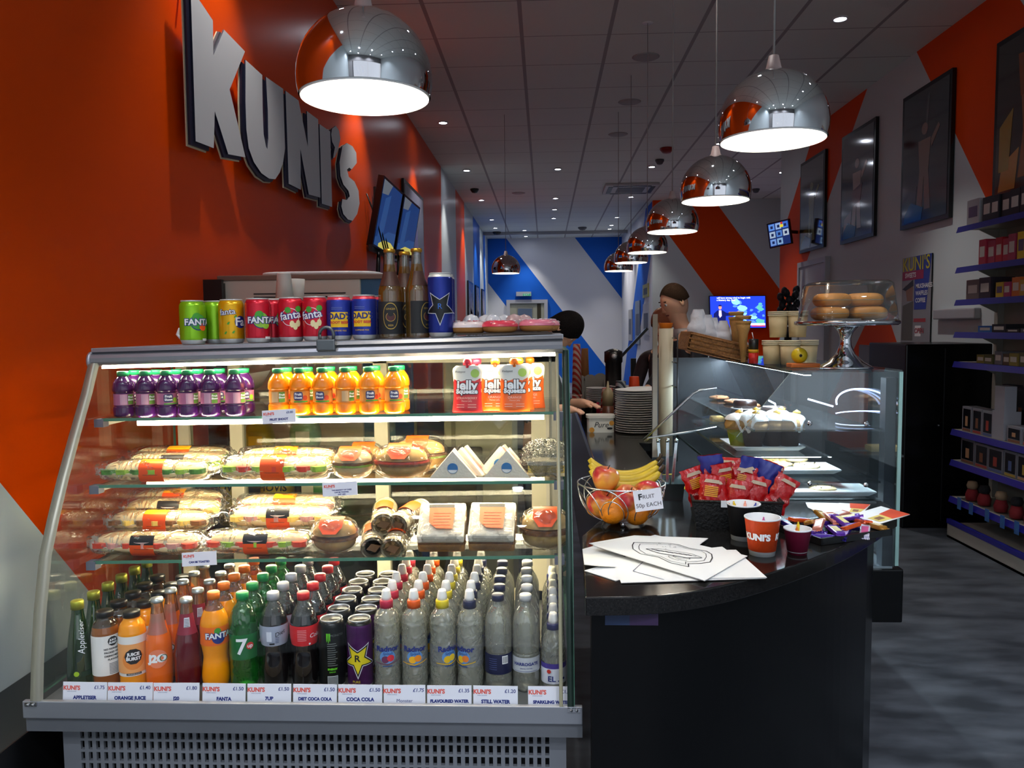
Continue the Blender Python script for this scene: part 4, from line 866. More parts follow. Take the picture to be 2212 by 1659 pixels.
def mk_block(w_=.118, d=.118, h=.058, seed=0):
    t = thing('sliced_bread_sandwich', '', 'sandwich'); mb = MB()
    for z0, z1 in ((0, h*.48), (h*.56, h)):
        mb.box((-w_/2, -d/2, z0), (w_/2, d/2, z1), CRUST if z0 == 0 else CRUMB, bev=.007)
    mb.build('bread', t); MB().box((-w_/2+.003, -d/2+.002, h*.38), (w_/2-.003, d/2-.004, h*.58), BRNF).build('filling', t)
    ms = MB(); ms.flat([(-.032, -.020), (-.012, -.040), (.028, -.042), (.031, .03), (-.034, .03)], STK, xf=T(.002, 0, h*1.12+.003)).box((-.034, .03, h*1.12+.0024), (.031, .042, h*1.12+.003), STB)
    for k in range(5): ms.box((-.020, -.03+k*.010, h*1.12+.0031), (.024-.004*(k % 2), -.0285+k*.010, h*1.12+.0034), M('sticker_print', '7a3410', .6))
    ms.build('price_sticker', t); mw = MB()
    def f(u, v):
        a = 2*PI*u; q = 1.0+.05*nz(u*20, v*10, seed); X = math.copysign(abs(math.cos(a))**.35, math.cos(a)); Y = math.copysign(abs(math.sin(a))**.35, math.sin(a)); k = math.sin(PI*v)**.22
        return (X*w_*.53*k*q, Y*d*.54*k*q, max(.0003, h*.54-h*.58*math.cos(PI*v)))
    mw.grid(f, 44, 14, FILM, wrapu=True); mw.build('cling_wrap', t); return t
def mk_tri(seed=0):
    t = thing('triangle_sandwich', '', 'sandwich'); mb = MB(); tri = [(-.060, 0), (.060, 0), (0, .070)]; XF = RX(PI/2)
    mb.prism(tri, -.028, -.010, CRUMB, xf=XF).prism(tri, .010, .028, CRUMB, xf=XF); mb.build('bread', t); MB().prism([(-.056, .002), (.056, .002), (0, .066)], -.0098, .0098, FILLS[5], xf=XF).build('filling', t)
    MB().prism(circ(20, .0135, 0, .026), .0300, .0303, M('sticker_blue', '2f78b8', .4), xf=XF).prism([(x, y) for x, y in circ(20, .0125, 0, .026) if y < .026], .0303, .0305, WHT, xf=XF).build('round_sticker', t)
    mw = MB(); big = [(-.068, 0), (.068, 0), (.006, .076), (-.006, .076)]; mw.prism(big, -.0315, .0315, FILM2, xf=XF)
    mw.build('cling_wrap', t); return t
def mk_wrap(seed=0, L_=.13, r=.030):
    t = thing('tortilla_wrap', '', 'sandwich'); mb = MB()
    mb.grid(lambda u, v: (r*math.cos(2*PI*u)*(1+.05*nz(u*9, v*7, seed)), -L_/2+L_*v, r+r*math.sin(2*PI*u)*(.92+.05*nz(u*9, v*9, seed))), 26, 14, M('tortilla', 'dccba4', .7, bump=.1, bscale=40, var=.18, vscale=40), wrapu=True)
    mb.add([(r*.97*math.cos(2*PI*k/20), L_/2-.002, r+r*.9*math.sin(2*PI*k/20)) for k in range(20)], [tuple(range(20))], BREAD); mb.build('tortilla', t)
    mf = MB(); mf.lathe([(.0001, 0), (r*.92, 0)], BREAD, 22, xf=T(0, -L_/2+.0045, r)@RX(PI/2)); mf.lathe([(.0001, 0), (r*.66, 0)], M('wrap_filling', 'b8905c', .7, var=.4, vscale=90), 22, xf=T(0, -L_/2+.004, r)@RX(PI/2)); mf.prism([(-.016, -.004), (.006, -.012), (.018, .004), (-.004, .010)], .0, .003, M('filling_dark', '6a4a2c', .6), xf=T(0, -L_/2+.003, r)@RX(PI/2)); mf.build('filling', t)
    ms = MB(); ms.grid(lambda u, v: ((r+.003)*math.cos(PI*(.25+.5*u)), -.02+.05*v, r+(r+.003)*math.sin(PI*(.25+.5*u))), 8, 4, STK); ms.build('price_sticker', t)
    mw = MB(); mw.grid(lambda u, v: (r*1.08*math.cos(2*PI*u)*(1+.08*nz(u*25, v*17, seed))*(1 if .03 < v < .9 else .7), -L_/2-.005+(L_+.012)*v, max(.0004, r+r*1.03*math.sin(2*PI*u)*(1 if .03 < v < .9 else .7))), 30, 16, FILM, wrapu=True)
    mw.build('cling_wrap', t); return t
def place(t, x, y, z, rz, lb, grp, rot=None):
    t.location = (x, y, z); t.rotation_euler = rot or (0, 0, rz); t['label'] = lb; t['group'] = grp
GA, GB = 'wrapped sandwiches on the middle glass shelf', 'wrapped sandwiches on the lowest glass shelf'
def at(px, Y): return PY(px, 1000, Y).x
def s2(px, y): x = at(px, y); return x, y, shz(SH2, K2, x)+.001
def s3(px, y): x = PY(px, 1180, y).x; return x, y, shz(SH3, K3, x)+.001
x, y, z = s2(338, 1.985); place(mk_bag(.285, fills=(4, 0), seed=1, black=False), x, y, z, .03, 'long baguette at the front left of the middle shelf, cucumber showing', GA)
x, y, z = s2(384, 2.068); place(mk_bag(.275, fills=(0, 2), seed=2, black=True), x, y, z+.006, .02, 'long baguette behind the front left one on the middle shelf', GA)
x, y, z = s2(395, 2.150); place(mk_bag(.275, fills=(0, 4), seed=3, black=False), x, y, z+.010, .05, 'long baguette third back at the left of the middle shelf', GA)
x, y, z = s2(598, 1.985); place(mk_bag(.285, .036, .031, fills=(0, 1), seed=4, black=False), x, y, z, .0, 'long lettuce baguette at the front of the middle shelf, second from left', GA)
x, y, z = s2(625, 2.072); place(mk_bag(.270, .036, .033, fills=(2, 0), seed=5, black=False), x, y, z+.005, .0, 'cheese baguette with yellow sticker, behind the second front one on the middle shelf', GA)
x, y, z = s2(762, 1.995); place(mk_bap(.105, .044, .038, (0, 3), 1, bread=BREAD), x, y, z, 0, 'short pale roll sandwich between baguette and brown bap, middle shelf', GA)
x, y, z = s2(868, 1.985); place(mk_bap(.142, .048, .042, (3, 1), 2), x, y, z, 0, 'brown bap with orange sticker at the front of the middle shelf', GA)
x, y, z = s2(905, 2.088); place(mk_bap(.150, .044, .044, (0, 3), 3), x, y, z, 0, 'brown bap with orange sticker, standing behind the front bap', GA)
x, y, z = s2(790, 2.085); place(mk_bap(.10, .042, .037, (3,), 4), x, y, z, 0, 'small roll with orange sticker, behind the short pale roll', GA)
x, y, z = s2(980, 1.995); place(mk_tri(), x, y, z, .02, 'white bread triangle sandwich with blue round sticker, left front one', GA)
x, y, z = s2(1003, 2.045); place(mk_tri(), x, y, z, -.25, 'white bread triangle sandwich behind the left front triangle', GA)
x, y, z = s2(1098, 1.995); place(mk_tri(), x, y, z, -.1, 'white bread triangle sandwich with blue round sticker, right front one', GA)
x, y, z = s2(1085, 2.050); place(mk_tri(), x, y, z, -.25, 'white bread triangle sandwich behind the right front triangle', GA)
x, y, z = s2(1180, 1.995)
t = thing('sandwich_packet', 'crinkled film packet at the right end of the middle shelf', 'sandwich', (x, y, z), group=GA)
MB().box((-.05, -.03, .002), (.05, .03, .012), BREAD, bev=.004).box((-.046, -.028, .012), (.046, .03, .03), FILLS[2]).box((-.048, -.03, .03), (.048, .03, .042), CRUMB, bev=.004).build('bread', t)
mb = MB(); mb.grid(lambda u, v: (.058*math.cos(2*PI*u)*math.sin(PI*v)**.4*(1+.25*nz(u*50, v*40, 1)), .045*math.sin(2*PI*u)*math.sin(PI*v)**.4*(1+.25*nz(u*44, v*50, 5)), max(.0004, .042-.044*math.cos(PI*v)*(1+.25*nz(u*30, 3, v*19)))), 70, 34, thin('crinkled_film', (.97, .97, .92), .12, .05, .12, (1, .98, .85), bump=1, bscale=70), wrapu=True); mb.build('cling_wrap', t)
# lowest glass shelf
x, y, z = s3(322, 1.960); place(mk_bag(.29, .036, .029, fills=(1, 5), seed=6), x, y, z, .0, 'long ham baguette at the front left of the lowest shelf', GB)
x, y, z = s3(350, 2.040); place(mk_bag(.28, .036, .028, fills=(3, 2), seed=7, black=False), x, y, z+.040, .0, 'long baguette stacked behind and above the front left one, lowest shelf', GB)
x, y, z = s3(335, 2.046); place(mk_bag(.28, .036, .019, fills=(3, 2), seed=17, black=False), x, y, z, .0, 'long baguette lying under the raised one at the left, lowest shelf', GB)
x, y, z = s3(380, 2.122); place(mk_bag(.28, .036, .028, fills=(2, 3), seed=8), x, y, z+.055, .0, 'ridged baguette at the back left of the lowest shelf, black sticker band', GB)
x, y, z = s3(390, 2.200); place(mk_bag(.27, .036, .03, fills=(1, 5), seed=9, black=False), x, y, z+.06, .0, 'rearmost left baguette with yellow sticker, lowest shelf', GB)
x, y, z = s3(562, 1.960); place(mk_bag(.27, .036, .029, fills=(1, 0), seed=10), x, y, z, .02, 'long tomato baguette at the front of the lowest shelf, second from left', GB)
x, y, z = s3(612, 2.045); place(mk_bag(.28, .036, .031, fills=(2, 5), seed=11), x, y, z+.042, .0, 'long baguette resting on others, second stack of the lowest shelf', GB)
x, y, z = s3(580, 2.046); place(mk_bag(.26, .036, .020, fills=(0, 2), seed=18), x, y, z, .0, 'baguette underneath the raised one in the second stack, lowest shelf', GB)
x, y, z = s3(625, 2.130); place(mk_bag(.28, .036, .030, fills=(5, 2), seed=12, black=False), x, y, z+.055, .0, 'rear baguette with yellow sticker in the second stack, lowest shelf', GB)
x, y, z = s3(724, 1.955); place(mk_bap(.116, .048, .043, (3,), 5, bread=BAP), x, y, z, 0, 'brown roll with large orange sticker, lowest shelf, left of the wraps', GB)
for i, (px, yy, dz, rr, lb) in enumerate(((808, 1.975, 0, .18, 'cut tortilla wrap at the front left of the wrap pile'), (862, 1.965, 0, -.06, 'cut tortilla wrap at the front bottom of the wrap pile'), (832, 2.01, .050, .15, 'cut tortilla wrap on top of the pile, left one'), (888, 2.01, .046, -.35, 'cut tortilla wrap on top of the pile, right one'))):
    x, y, z = s3(px, yy); place(mk_wrap(i), x, y, z+dz, rr, lb, GB, rot=(.12, 0, rr))
x, y, z = s3(958, 1.975); place(mk_block(), x, y, z+.034, 0, 'sliced bread sandwich with orange sticker, beside the wraps', GB, rot=(.56, 0, .03))
x, y, z = s3(1066, 1.975); place(mk_block(.116), x, y, z+.034, 0, 'sliced bread sandwich with orange sticker, right of its twin', GB, rot=(.56, 0, -.02))
x, y, z = s3(1178, 1.965); place(mk_bap(.126, .05, .050, (3, 3), 6, bread=M('golden_bread', 'd8b06a', .7, bump=.1, bscale=70, var=.2, vscale=20)), x, y, z, 0, 'golden roll with folded orange sticker at the right end of the lowest shelf', GB)
# ---------------------------------------------------------------- price tickets
KR = M('ticket_red', 'e2584a', .5); TK = M('ticket_white', 'eceaf2', .35)
def ticket(w_, h, price, name, sub=None, small=None, hand=False, lift=0):
    mb = MB(); mb.box((-w_/2, -.0006, 0), (w_/2, .0006, h), TK); XF = T(0, -.0009, 0)@RX(PI/2)
    mb.text("KUNI'S", h*.27, KR, xf=XF@T(-w_*.30, h*.72, 0), off=h*.012)
    mb.text('SWEETS & SHAKES', h*.055, FANB, xf=XF@T(-w_*.30, h*.56, 0))
    if price: mb.text(price, h*.23, FANB, xf=XF@T(w_*.33, h*.76, 0), off=h*.004, shear=.2 if hand else 0)
    if isinstance(name, str): mb.text(name, h*(.22 if len(name) < 13 else .19), FANB, xf=XF@T(0, h*.28 if not sub else h*.32, 0), off=h*(.012 if not hand else 0))
    else:
        for k, q in enumerate(name): mb.text(q, h*.13, FANB, xf=XF@T(w_*.05, h*(.42-.16*k), 0), off=h*.006)
    if sub: mb.text(sub, h*.13, FANB, xf=XF@T(0, h*.09, 0), off=h*.004)
    return mb
ZT = LZ-.001
for px, w_, pr, nm, sub, lb in ((181, .104, '£1.75', 'APPLETISER', None, 'apple drink'), (279, .104, '£1.40', 'ORANGE JUICE', None, 'orange juice'), (379, .106, '£1.80', 'J20', None, 'third from left'), (482, .100, '£1.50', 'FANTA', None, 'orange soda'), (580, .100, '£1.50', '7UP', '500ML', 'lemonade'),
                         (679, .100, '£1.50', 'DIET COCA COLA', '500ML', 'diet cola'), (777, .100, '£1.50', 'COCA COLA', '500ML', 'cola'), (873, .094, '£1.75', 'Monster', None, 'energy drink, handwritten'), (970, .100, '£1.35', 'FLAVOURED WATER', None, 'flavoured water'), (1070, .100, '£1.20', 'STILL WATER', None, 'still water'), (1191, .104, '£1.30', 'SPARKLING WATER', None, 'sparkling water')):
    p = PY(px, 1500, 1.700); hand = 'hand' in lb
    tag(ticket(w_, .0485, pr, nm, sub, hand=hand).build('price_ticket', loc=(p.x, 1.702, DECK-.0005), rot=(-.12, 0, random.uniform(-.02, .02))), f'white price ticket for {lb} on the front ledge of the case' if 'third' not in lb else 'white price ticket with J and 20, third from the left', 'price ticket', 'price tickets along the ledge')
for (px, py, Y, w_, h, pr, nm, k_, zz, lb) in ((603, 914, 1.955, .086, .034, '£0.80', 'FRUIT SHOOT', K1, SH1, 'white price ticket clipped to the top glass shelf'), (735, 1071, 1.921, .088, .034, None, ['THE MAJORITY OF THESE', 'CAN BE TOASTED.', 'JUST ASK!'], K2, SH2, 'white ticket with three lines of print, clipped to the middle shelf'), (431, 1222, 1.890, .088, .034, None, 'CAN BE TOASTED', K3, SH3, 'white toasting ticket clipped to the lowest shelf')):
    p = PY(px, py, Y); tag(ticket(w_, h, pr, nm).build('price_ticket', loc=(p.x, Y, p.z), rot=(-.15, -.06, 0)), lb, 'price ticket', 'tickets clipped to the shelves')
# ================================================================ stone counter
CZ = .87
GRAN = M('black_granite', '171514', .12, coat=.1, spec=.4, var=.9, vscale=300)
BLKG = M('black_gloss_panel', '050506', .25, spec=.25)
def edge(n=22):
    """curved front edge of the worktop, left end to the customer side"""
    c = [PZ(1264, 1290, CZ), PZ(1420, 1286, CZ), PZ(1560, 1265, CZ), PZ(1700, 1226, CZ), PZ(1820, 1180, CZ), PZ(1893, 1140, CZ)]
    pts = [(q.x, q.y) for q in c]; out = []
    for i in range(len(pts)-1):
        p0, p1, p2, p3 = pts[max(i-1, 0)], pts[i], pts[i+1], pts[min(i+2, len(pts)-1)]
        for k in range(6):
            t = k/6; out.append(tuple(.5*((2*p1[j])+(-p0[j]+p2[j])*t+(2*p0[j]-5*p1[j]+4*p2[j]-p3[j])*t*t+(-p0[j]+3*p1[j]-3*p2[j]+p3[j])*t**3) for j in (0, 1)))
    return out+[pts[-1]]
E = edge(); far = [(1.02, 2.30), (1.045, 2.42), (1.045, 2.47), (.44, 2.47), (.44, 3.72), (.62, 3.72), (.62, 4.55), (.50, 4.6), (.50, 6.6), (.20, 6.6), (.20, 2.35), (.095, 2.05)]
cn = thing('counter', 'dark speckled stone counter with curved front, running back beside the display case', 'counter', (.5, 1.9, 0))
def kb(mb, name, **k): o = mb.build(name, cn, **k); o.location = (-.5, -1.9, 0); return o
top = E+far
kb(MB().prism(top, CZ-.04, CZ, GRAN), 'worktop', bevel=.003)
# body under it, set back a little
cx_, cy_ = .55, 2.6
inn = [(x+(cx_-x)*.03, y+.03) for x, y in E]
body_ = inn+[(.93, 2.34), (.93, 2.40), (.50, 2.40), (.64, 2.50), (.64, 6.55), (.22, 6.55), (.22, 2.4), (.12, 2.05)]
kb(MB().prism([(x, y) for x, y in inn+[(.955, 2.30), (.955, 2.40), (.44, 2.42), (.44, 6.55), (.22, 6.55), (.22, 2.4), (.115, 2.05)]], 0, CZ-.04, BLKG), 'base')
# price-strip sticker under the worktop
p = PY(1363, 1325, 1.615)
mb = MB(); mb.box((-.055, -.0006, -.018), (.055, .0006, .018), M('sticker_blue_haze', '1c2c4c', .5)).box((-.004, -.0009, -.018), (.055, -.0006, .006), M('sticker_purple_haze', '301c40', .5))
mb.text('caterease', .013, FANB, xf=T(.016, -.0012, .009)@RX(PI/2))
tag(mb.build('sticker', loc=(p.x, 1.604, p.z-.003), rot=(0, 0, .0)), 'blue and purple sticker on the black counter front below the edge', 'sticker')
# ---------------------------------------------------------------- paper sheets
def sheet(corners, z, draw=None, curl=None):
    a, b, c, d = [Vector((*q, 0)) for q in corners]; mb = MB()
    def f(u, v):
        p_ = (a*(1-u)+b*u)*(1-v)+(d*(1-u)+c*u)*v; h = curl(u, v) if curl else 0
        return (p_.x, p_.y, z+h)
    mb.grid(f, 14, 10, PAPER)
    mb.v += [(x, y, zz-.0012) for x, y, zz in mb.v]; n = len(mb.v)//2
    for fc in list(mb.f): mb.f.append(tuple(i+n for i in fc[::-1])); mb.m.append(0); mb.sm.append(True)
    if draw: draw(mb, lambda u, v, h=.0008: (lambda q: (q[0], q[1], q[2]+h))(f(u, v)))
    return mb
def Q(*ps): return [(PZ(px, py, CZ+.004).x, PZ(px, py, CZ+.004).y) for px, py in ps]
def stroke(mb, f, pts, w_, mt, h=.0008):
    for (u0, v0), (u1, v1) in zip(pts, pts[1:]):
        du, dv = u1-u0, v1-v0; l = math.hypot(du, dv) or 1; nx, ny = -dv/l*w_, du/l*w_
        mb.add([f(u0+nx, v0+ny, h), f(u1+nx, v1+ny, h), f(u1-nx, v1-ny, h), f(u0-nx, v0-ny, h)], [(0, 1, 2, 3)], mt)
def crest(mb, f):
    r_ = random.Random(3); C0 = (.52, .50)
    sh = [(.22, .78), (.30, .74), (.40, .80), (.52, .84), (.66, .80), (.78, .74), (.84, .66), (.80, .50), (.84, .36), (.76, .24), (.62, .16), (.50, .10), (.38, .16), (.26, .24), (.18, .36), (.24, .50), (.18, .64), (.22, .78)]
    stroke(mb, f, sh, .005, INK); stroke(mb, f, [(C0[0]+(u-C0[0])*.86, C0[1]+(v-C0[1])*.84) for u, v in sh], .003, INK)
    for k in range(16): u, v = .56+.22*r_.random(), .22+.2*r_.random(); stroke(mb, f, [(u, v), (u+.012, v+.004)], .004, INK)
    for j in range(7):
        a0 = r_.random()*6; pts = [(.34+.3*r_.random()*0+.04*j+.03*math.cos(a0+k*.9), .60+.07*math.sin(a0+k*.7)+.02*(j % 2)) for k in range(6)]; stroke(mb, f, pts, .003, INK)
    bn = [(.38, .30), (.50, .36), (.62, .62), (.58, .74), (.46, .66), (.36, .44)]
    mb.add([f(u, v, .0010) for u, v in bn], [tuple(range(6))], PAPER); stroke(mb, f, bn+[bn[0]], .005, INK, .0013)
    for k in range(9): t_ = k/8; u = .42+.14*t_; v = .36+.28*t_; stroke(mb, f, [(u, v-.03), (u+.010, v+.05)], .006 if k % 3 else .009, INK, .0014)
r_ = random.Random(5)
L1 = lambda mb, f: stroke(mb, f, [(.05, .30), (.4, .12), (.75, .25), (.95, .6)], .004, M('pencil', '6a6a80', .7))
specs = [(Q((1262, 1230), (1400, 1190), (1560, 1180), (1330, 1252)), 0, None, None, 'bottom white sheet curling out at the left of the paper pile'),
         (Q((1258, 1184), (1300, 1172), (1385, 1222), (1262, 1228)), .0, None, lambda u, v: .012*(1-u)**2*v, 'folded white sheet end sticking out at the far left'),
         (Q((1342, 1258), (1320, 1205), (1560, 1180), (1655, 1248)), .0016, L1, None, 'white sheet with a long straight front edge under the drawing'),
         (Q((1500, 1250), (1440, 1190), (1590, 1188), (1657, 1248)), .0030, L1, None, 'white sheet reaching farthest right in the paper pile'),
         (Q((1272, 1175), (1370, 1158), (1530, 1164), (1440, 1230)), .0044, None, None, 'blank white sheet at the back of the paper pile'),
         (Q((1280, 1190), (1415, 1156), (1615, 1204), (1522, 1258)), .0062, crest, lambda u, v: .010*(1-u)**3*(1-v)+.003*math.sin(u*5)*(1-v), 'top sheet with an outlined shield drawing to colour in')]
for cs, dz, dr, cu, lb in specs:
    tag(sheet(cs, CZ+.0016+dz, dr, cu).build('paper_sheet'), lb, 'paper', 'colouring sheets on the counter')
# ---------------------------------------------------------------- fruit bowl
p = PZ(1342, 1128, CZ); CHW = M('chrome_wire', 'e6e6e8', .22, .9)
bw = thing('fruit_bowl', 'round chrome wire bowl full of fruit on the counter', 'bowl', (p.x, p.y, CZ))
BR, BZ = .122, .100
def bp(a, t):  # t 0 bottom..1 rim
    r = BR*(.42+.58*math.sin(t*PI/2)**.9); return (r*math.cos(a), r*math.sin(a), .014+BZ*(1-math.cos(t*PI/2)))
MB().tube([bp(2*PI*k/48, 1) for k in range(48)], .0022, CHW, 8, closed=True).build('rim', bw)
MB().tube([bp(2*PI*k/36, .02) for k in range(36)], .0022, CHW, 8, closed=True).build('base_ring', bw)
for j in range(9):
    a0 = 2*PI*j/9; MB().tube([bp(a0+.60*math.sin(2*PI*k/40), .52+.48*math.cos(2*PI*k/40)) for k in range(40)], .0016, CHW, 7, closed=True).build('wire_loop', bw)
    if j % 2 == 0: MB().tube([bp(a0+.2+.30*math.sin(2*PI*k/30), .5+.30*math.cos(2*PI*k/30)) for k in range(30)], .0014, CHW, 7, closed=True).build('wire_loop', bw)
for j in range(3): MB().lathe([(.0001, 0), (.005, .002), (.0065, .007), (.005, .012), (.0001, .014)], CHW, 14, xf=T(*[q for q in bp(2*PI*j/3+.5, .02)[:2]], 0)).build('foot', bw)
def apple_mat(nm, c1, c2, sc_):
    m = bpy.data.materials.new(nm); m.use_nodes = True; nt = m.node_tree; b = nt.nodes['Principled BSDF']; tc = nt.nodes.new('ShaderNodeTexCoord'); n = nt.nodes.new('ShaderNodeTexNoise'); n.inputs['Scale'].default_value = sc_; r = nt.nodes.new('ShaderNodeValToRGB')
    r.color_ramp.elements[0].position = .42; r.color_ramp.elements[1].position = .6; r.color_ramp.elements[0].color = lin(c1); r.color_ramp.elements[1].color = lin(c2)
    nt.links.new(tc.outputs['Object'], n.inputs['Vector']); nt.links.new(n.outputs['Fac'], r.inputs['Fac']); nt.links.new(r.outputs[0], b.inputs['Base Color']); b.inputs['Roughness'].default_value = .28; b.inputs['Coat Weight'].default_value = .2; return m
AP = apple_mat('apple_skin', 'c8303a', 'e8a040', 14); ORAN = M('orange_peel', 'f08a14', .4, bump=.25, bscale=300); BAN = M('banana_skin', 'd8b830', .45, var=.12, vscale=30); STM = M('stem_brown', '3c2c18', .7)
ap = thing('apple', '', 'apple', group='apples in the wire bowl')
MB().lathe([(.0001, -.026), (.012, -.031), (.024, -.026), (.036, -.006), (.0385, .010), (.033, .026), (.020, .034), (.010, .032), (.003, .025), (.0001, .024)], AP, 28, rfun=lambda r, z, a: r*(1+.025*math.cos(5*a)*(1 if z < 0 else .4))).build('flesh', ap)
MB().tube([(0, 0, .024), (.001, 0, .034), (.004, .001, .042)], .0014, STM, 6).build('stem', ap); KIDS[ap.name] = kids(ap)
o_ = MB().lathe([(max(.0001, .036*math.sin(PI*k/16)), -.035*math.cos(PI*k/16)) for k in range(17)], ORAN, 26).build('orange'); o_['category'] = 'orange'
bx, by = p.x, p.y
fa = [(-.054, -.034, .060, 'big red and yellow apple at the upper left of the bowl', (.3, .4, 0)), (-.066, -.012, .050, 'apple low at the left edge of the bowl, stem towards us', (1.1, .2, .5)), (.010, -.058, .078, 'red apple in the middle front of the bowl', (.5, -.3, 1)), (.070, -.030, .086, 'apple at the right of the bowl, above the card', (.2, .5, 2)), (-.046, -.022, .126, 'topmost apple at the left, beside the bananas', (.1, .2, .3)), (.005, .030, .055, 'apple hidden in the middle of the bowl', (.4, 1, .3))]
for i, (dx, dy, z, lb, rt) in enumerate(fa):
    if i == 0: ap.location = (bx+dx, by+dy, CZ+z); ap.rotation_euler = rt; ap['label'] = lb
    else: dup(ap, (bx+dx, by+dy, CZ+z), None, lb, rot=rt)
for i, (dx, dy, z, lb) in enumerate(((-.030, -.062, .050, 'orange at the bottom left of the bowl, seen through the wires'), (.036, -.050, .044, 'orange at the bottom middle of the bowl'), (.075, .012, .052, 'orange at the bottom right behind the fruit card'), (-.010, .005, .042, 'orange low in the centre of the bowl'))):
    q = o_ if i == 0 else o_.copy()
    if i: COL.objects.link(q)
    q.location = (bx+dx, by+dy, CZ+z-.004); q['label'] = lb; q['group'] = 'oranges in the wire bowl'; q['category'] = 'orange'
for i, (dy, dz, lb) in enumerate(((.020, .128, 'front banana lying across the fruit'), (.050, .140, 'middle banana of the bunch'), (.076, .150, 'rear banana of the bunch'))):
    bn = thing('banana', lb, 'banana', (bx+.015, by+dy, CZ+dz-.012), group='bananas on top of the bowl'); pts = []; rr = []
    for k in range(15):
        t_ = k/14; a = PI*(1.18+.62*t_); pts.append((.118*math.cos(a)*1.0, 0, .085+.105*math.sin(a))); rr.append(.0165*(math.sin(PI*min(max(t_*.94+.04, 0), 1))**.35) if t_ < .9 else .0165*(1-t_)*5+.005)
    MB().tube(pts, rr, BAN, 6).build('skin', bn); e = Vector(pts[-1]); MB().tube([e, e+Vector((.008, 0, .010)), e+Vector((.012, 0, .020))], [.006, .005, .006], STM, 6).build('stem', bn)
c = PY(1400, 1080, by-.128); mb = MB(); mb.box((-.037, -.0008, -.028), (.037, .0008, .028), TK, bev=.0004)
XF = T(0, -.0012, 0)@RX(PI/2); mb.text('F', .022, INK, xf=XF@T(-.020, .010, 0), off=.0008); mb.text('RUIT', .015, INK, xf=XF@T(.002, .009, 0)); mb.text('50p EACH', .0155, INK, xf=XF@T(0, -.013, 0))
tag(mb.build('fruit_card', loc=c, rot=(0, -.14, 0)), 'white handwritten card reading fruit, fixed to the wire bowl', 'card')
# yellow card and chopping sheet behind the bowl
a = Q((1390, 1028), (1455, 1022), (1483, 1055), (1400, 1062)); mb = MB(); mb.prism([(x, y) for x, y in a], CZ+.001, CZ+.003, M('yellow_card', 'cfc01c', .5)); tag(mb.build('yellow_card'), 'bright yellow card lying behind the fruit bowl', 'card')
# ---------------------------------------------------------------- crisp basket
p = PZ(1590, 1135, CZ); cb0 = PZ(1497, 1140, CZ); cb1 = PZ(1712, 1148, CZ)
kx = thing('crisp_basket', 'deep black basket holding red snack packets', 'basket', (.525, 2.20, CZ), -.10)
mb = MB(); BK = M('black_wicker', '0c0b0b', .5, bump=.4, bscale=120)
w0, d0, h0 = .118, .085, .075
for s_ in (-1, 1): mb.add([(s_*w0*.92, -d0*.9, 0), (s_*w0*.92, d0*.9, 0), (s_*w0, d0, h0), (s_*w0, -d0, h0), (s_*(w0*.92-.006), -d0*.9, .004), (s_*(w0*.92-.006), d0*.9, .004), (s_*(w0-.006), d0, h0), (s_*(w0-.006), -d0, h0)], [(0, 1, 2, 3), (4, 5, 6, 7), (3, 2, 6, 7)], BK)
for s_ in (-1, 1): mb.add([(-w0*.92, s_*d0*.9, 0), (w0*.92, s_*d0*.9, 0), (w0, s_*d0, h0), (-w0, s_*d0, h0), (-w0*.92, s_*(d0*.9-.006), .004), (w0*.92, s_*(d0*.9-.006), .004), (w0, s_*(d0-.006), h0), (-w0, s_*(d0-.006), h0)], [(0, 1, 2, 3), (4, 5, 6, 7), (3, 2, 6, 7)], BK)
mb.box((-w0*.92, -d0*.9, 0), (w0*.92, d0*.9, .004), BK).build('basket_body', kx)
MB().tube([(-w0, -d0, h0), (w0, -d0, h0), (w0, d0, h0), (-w0, d0, h0)], .004, BK, 8, closed=True).build('rim', kx)
MB().box((-.045, -d0-.006, h0-.014), (.030, -d0-.004, h0+.004), WHT).build('blank_label', kx)
PR = M('packet_red', 'b80a0e', .3, coat=.3, bump=.8, bscale=38); PB = M('packet_blue_back', '27308a', .4); PTAN = M('packet_inside', 'c8b49a', .5)
def mk_packet(blue, gold=False):
    t = thing('snack_packet', '', 'packet', group='red snack packets in the black basket'); mb = MB()
    for s_ in (-1, 1):
        def f(u, v, s_=s_):
            x = (u-.5)*.062*(1-.12*math.sin(PI*v)); e_ = max(0, 1-abs(2*u-1)**2.4)*math.sin(PI*min(.98, .08+v*.92))**.6
            return (x+.002*math.sin(v*22), s_*(.0145*e_+.0004)+.0015*math.sin(u*19+v*13), v*.088)
        mb.grid(f, 12, 16, PR if (s_ < 0 or not blue) else PB)
    mb.build('packet_body', t); l = MB(); w_ = lambda v: Vector((v[0], -.0165-v[2]+.12*abs(v[0])*.8, v[1]+.045))
    for k in range(6 if gold else 0): l.wpoly(rect(-.016, .016-k*.0042, .016, .0185-k*.0042), M('packet_gold_print', 'e6a020', .4), w_)
    l.text('MALTESERS', .0085, M('packet_print', 'f4c0b8', .4), xf=T(0, -.018, 0)@RZ(.3 if not gold else 0), wrap=w_); l.wpoly([(-.02, .026), (.02, .026), (.016, .034), (-.016, .034)], PTAN, w_); l.build('print', t)
    t.scale = (1.12, 1.12, 1.18); return t
pk1 = mk_packet(False); pk2 = mk_packet(True); pk3 = mk_packet(False, True)
for q in (pk1, pk2, pk3): KIDS[q.name] = kids(q)
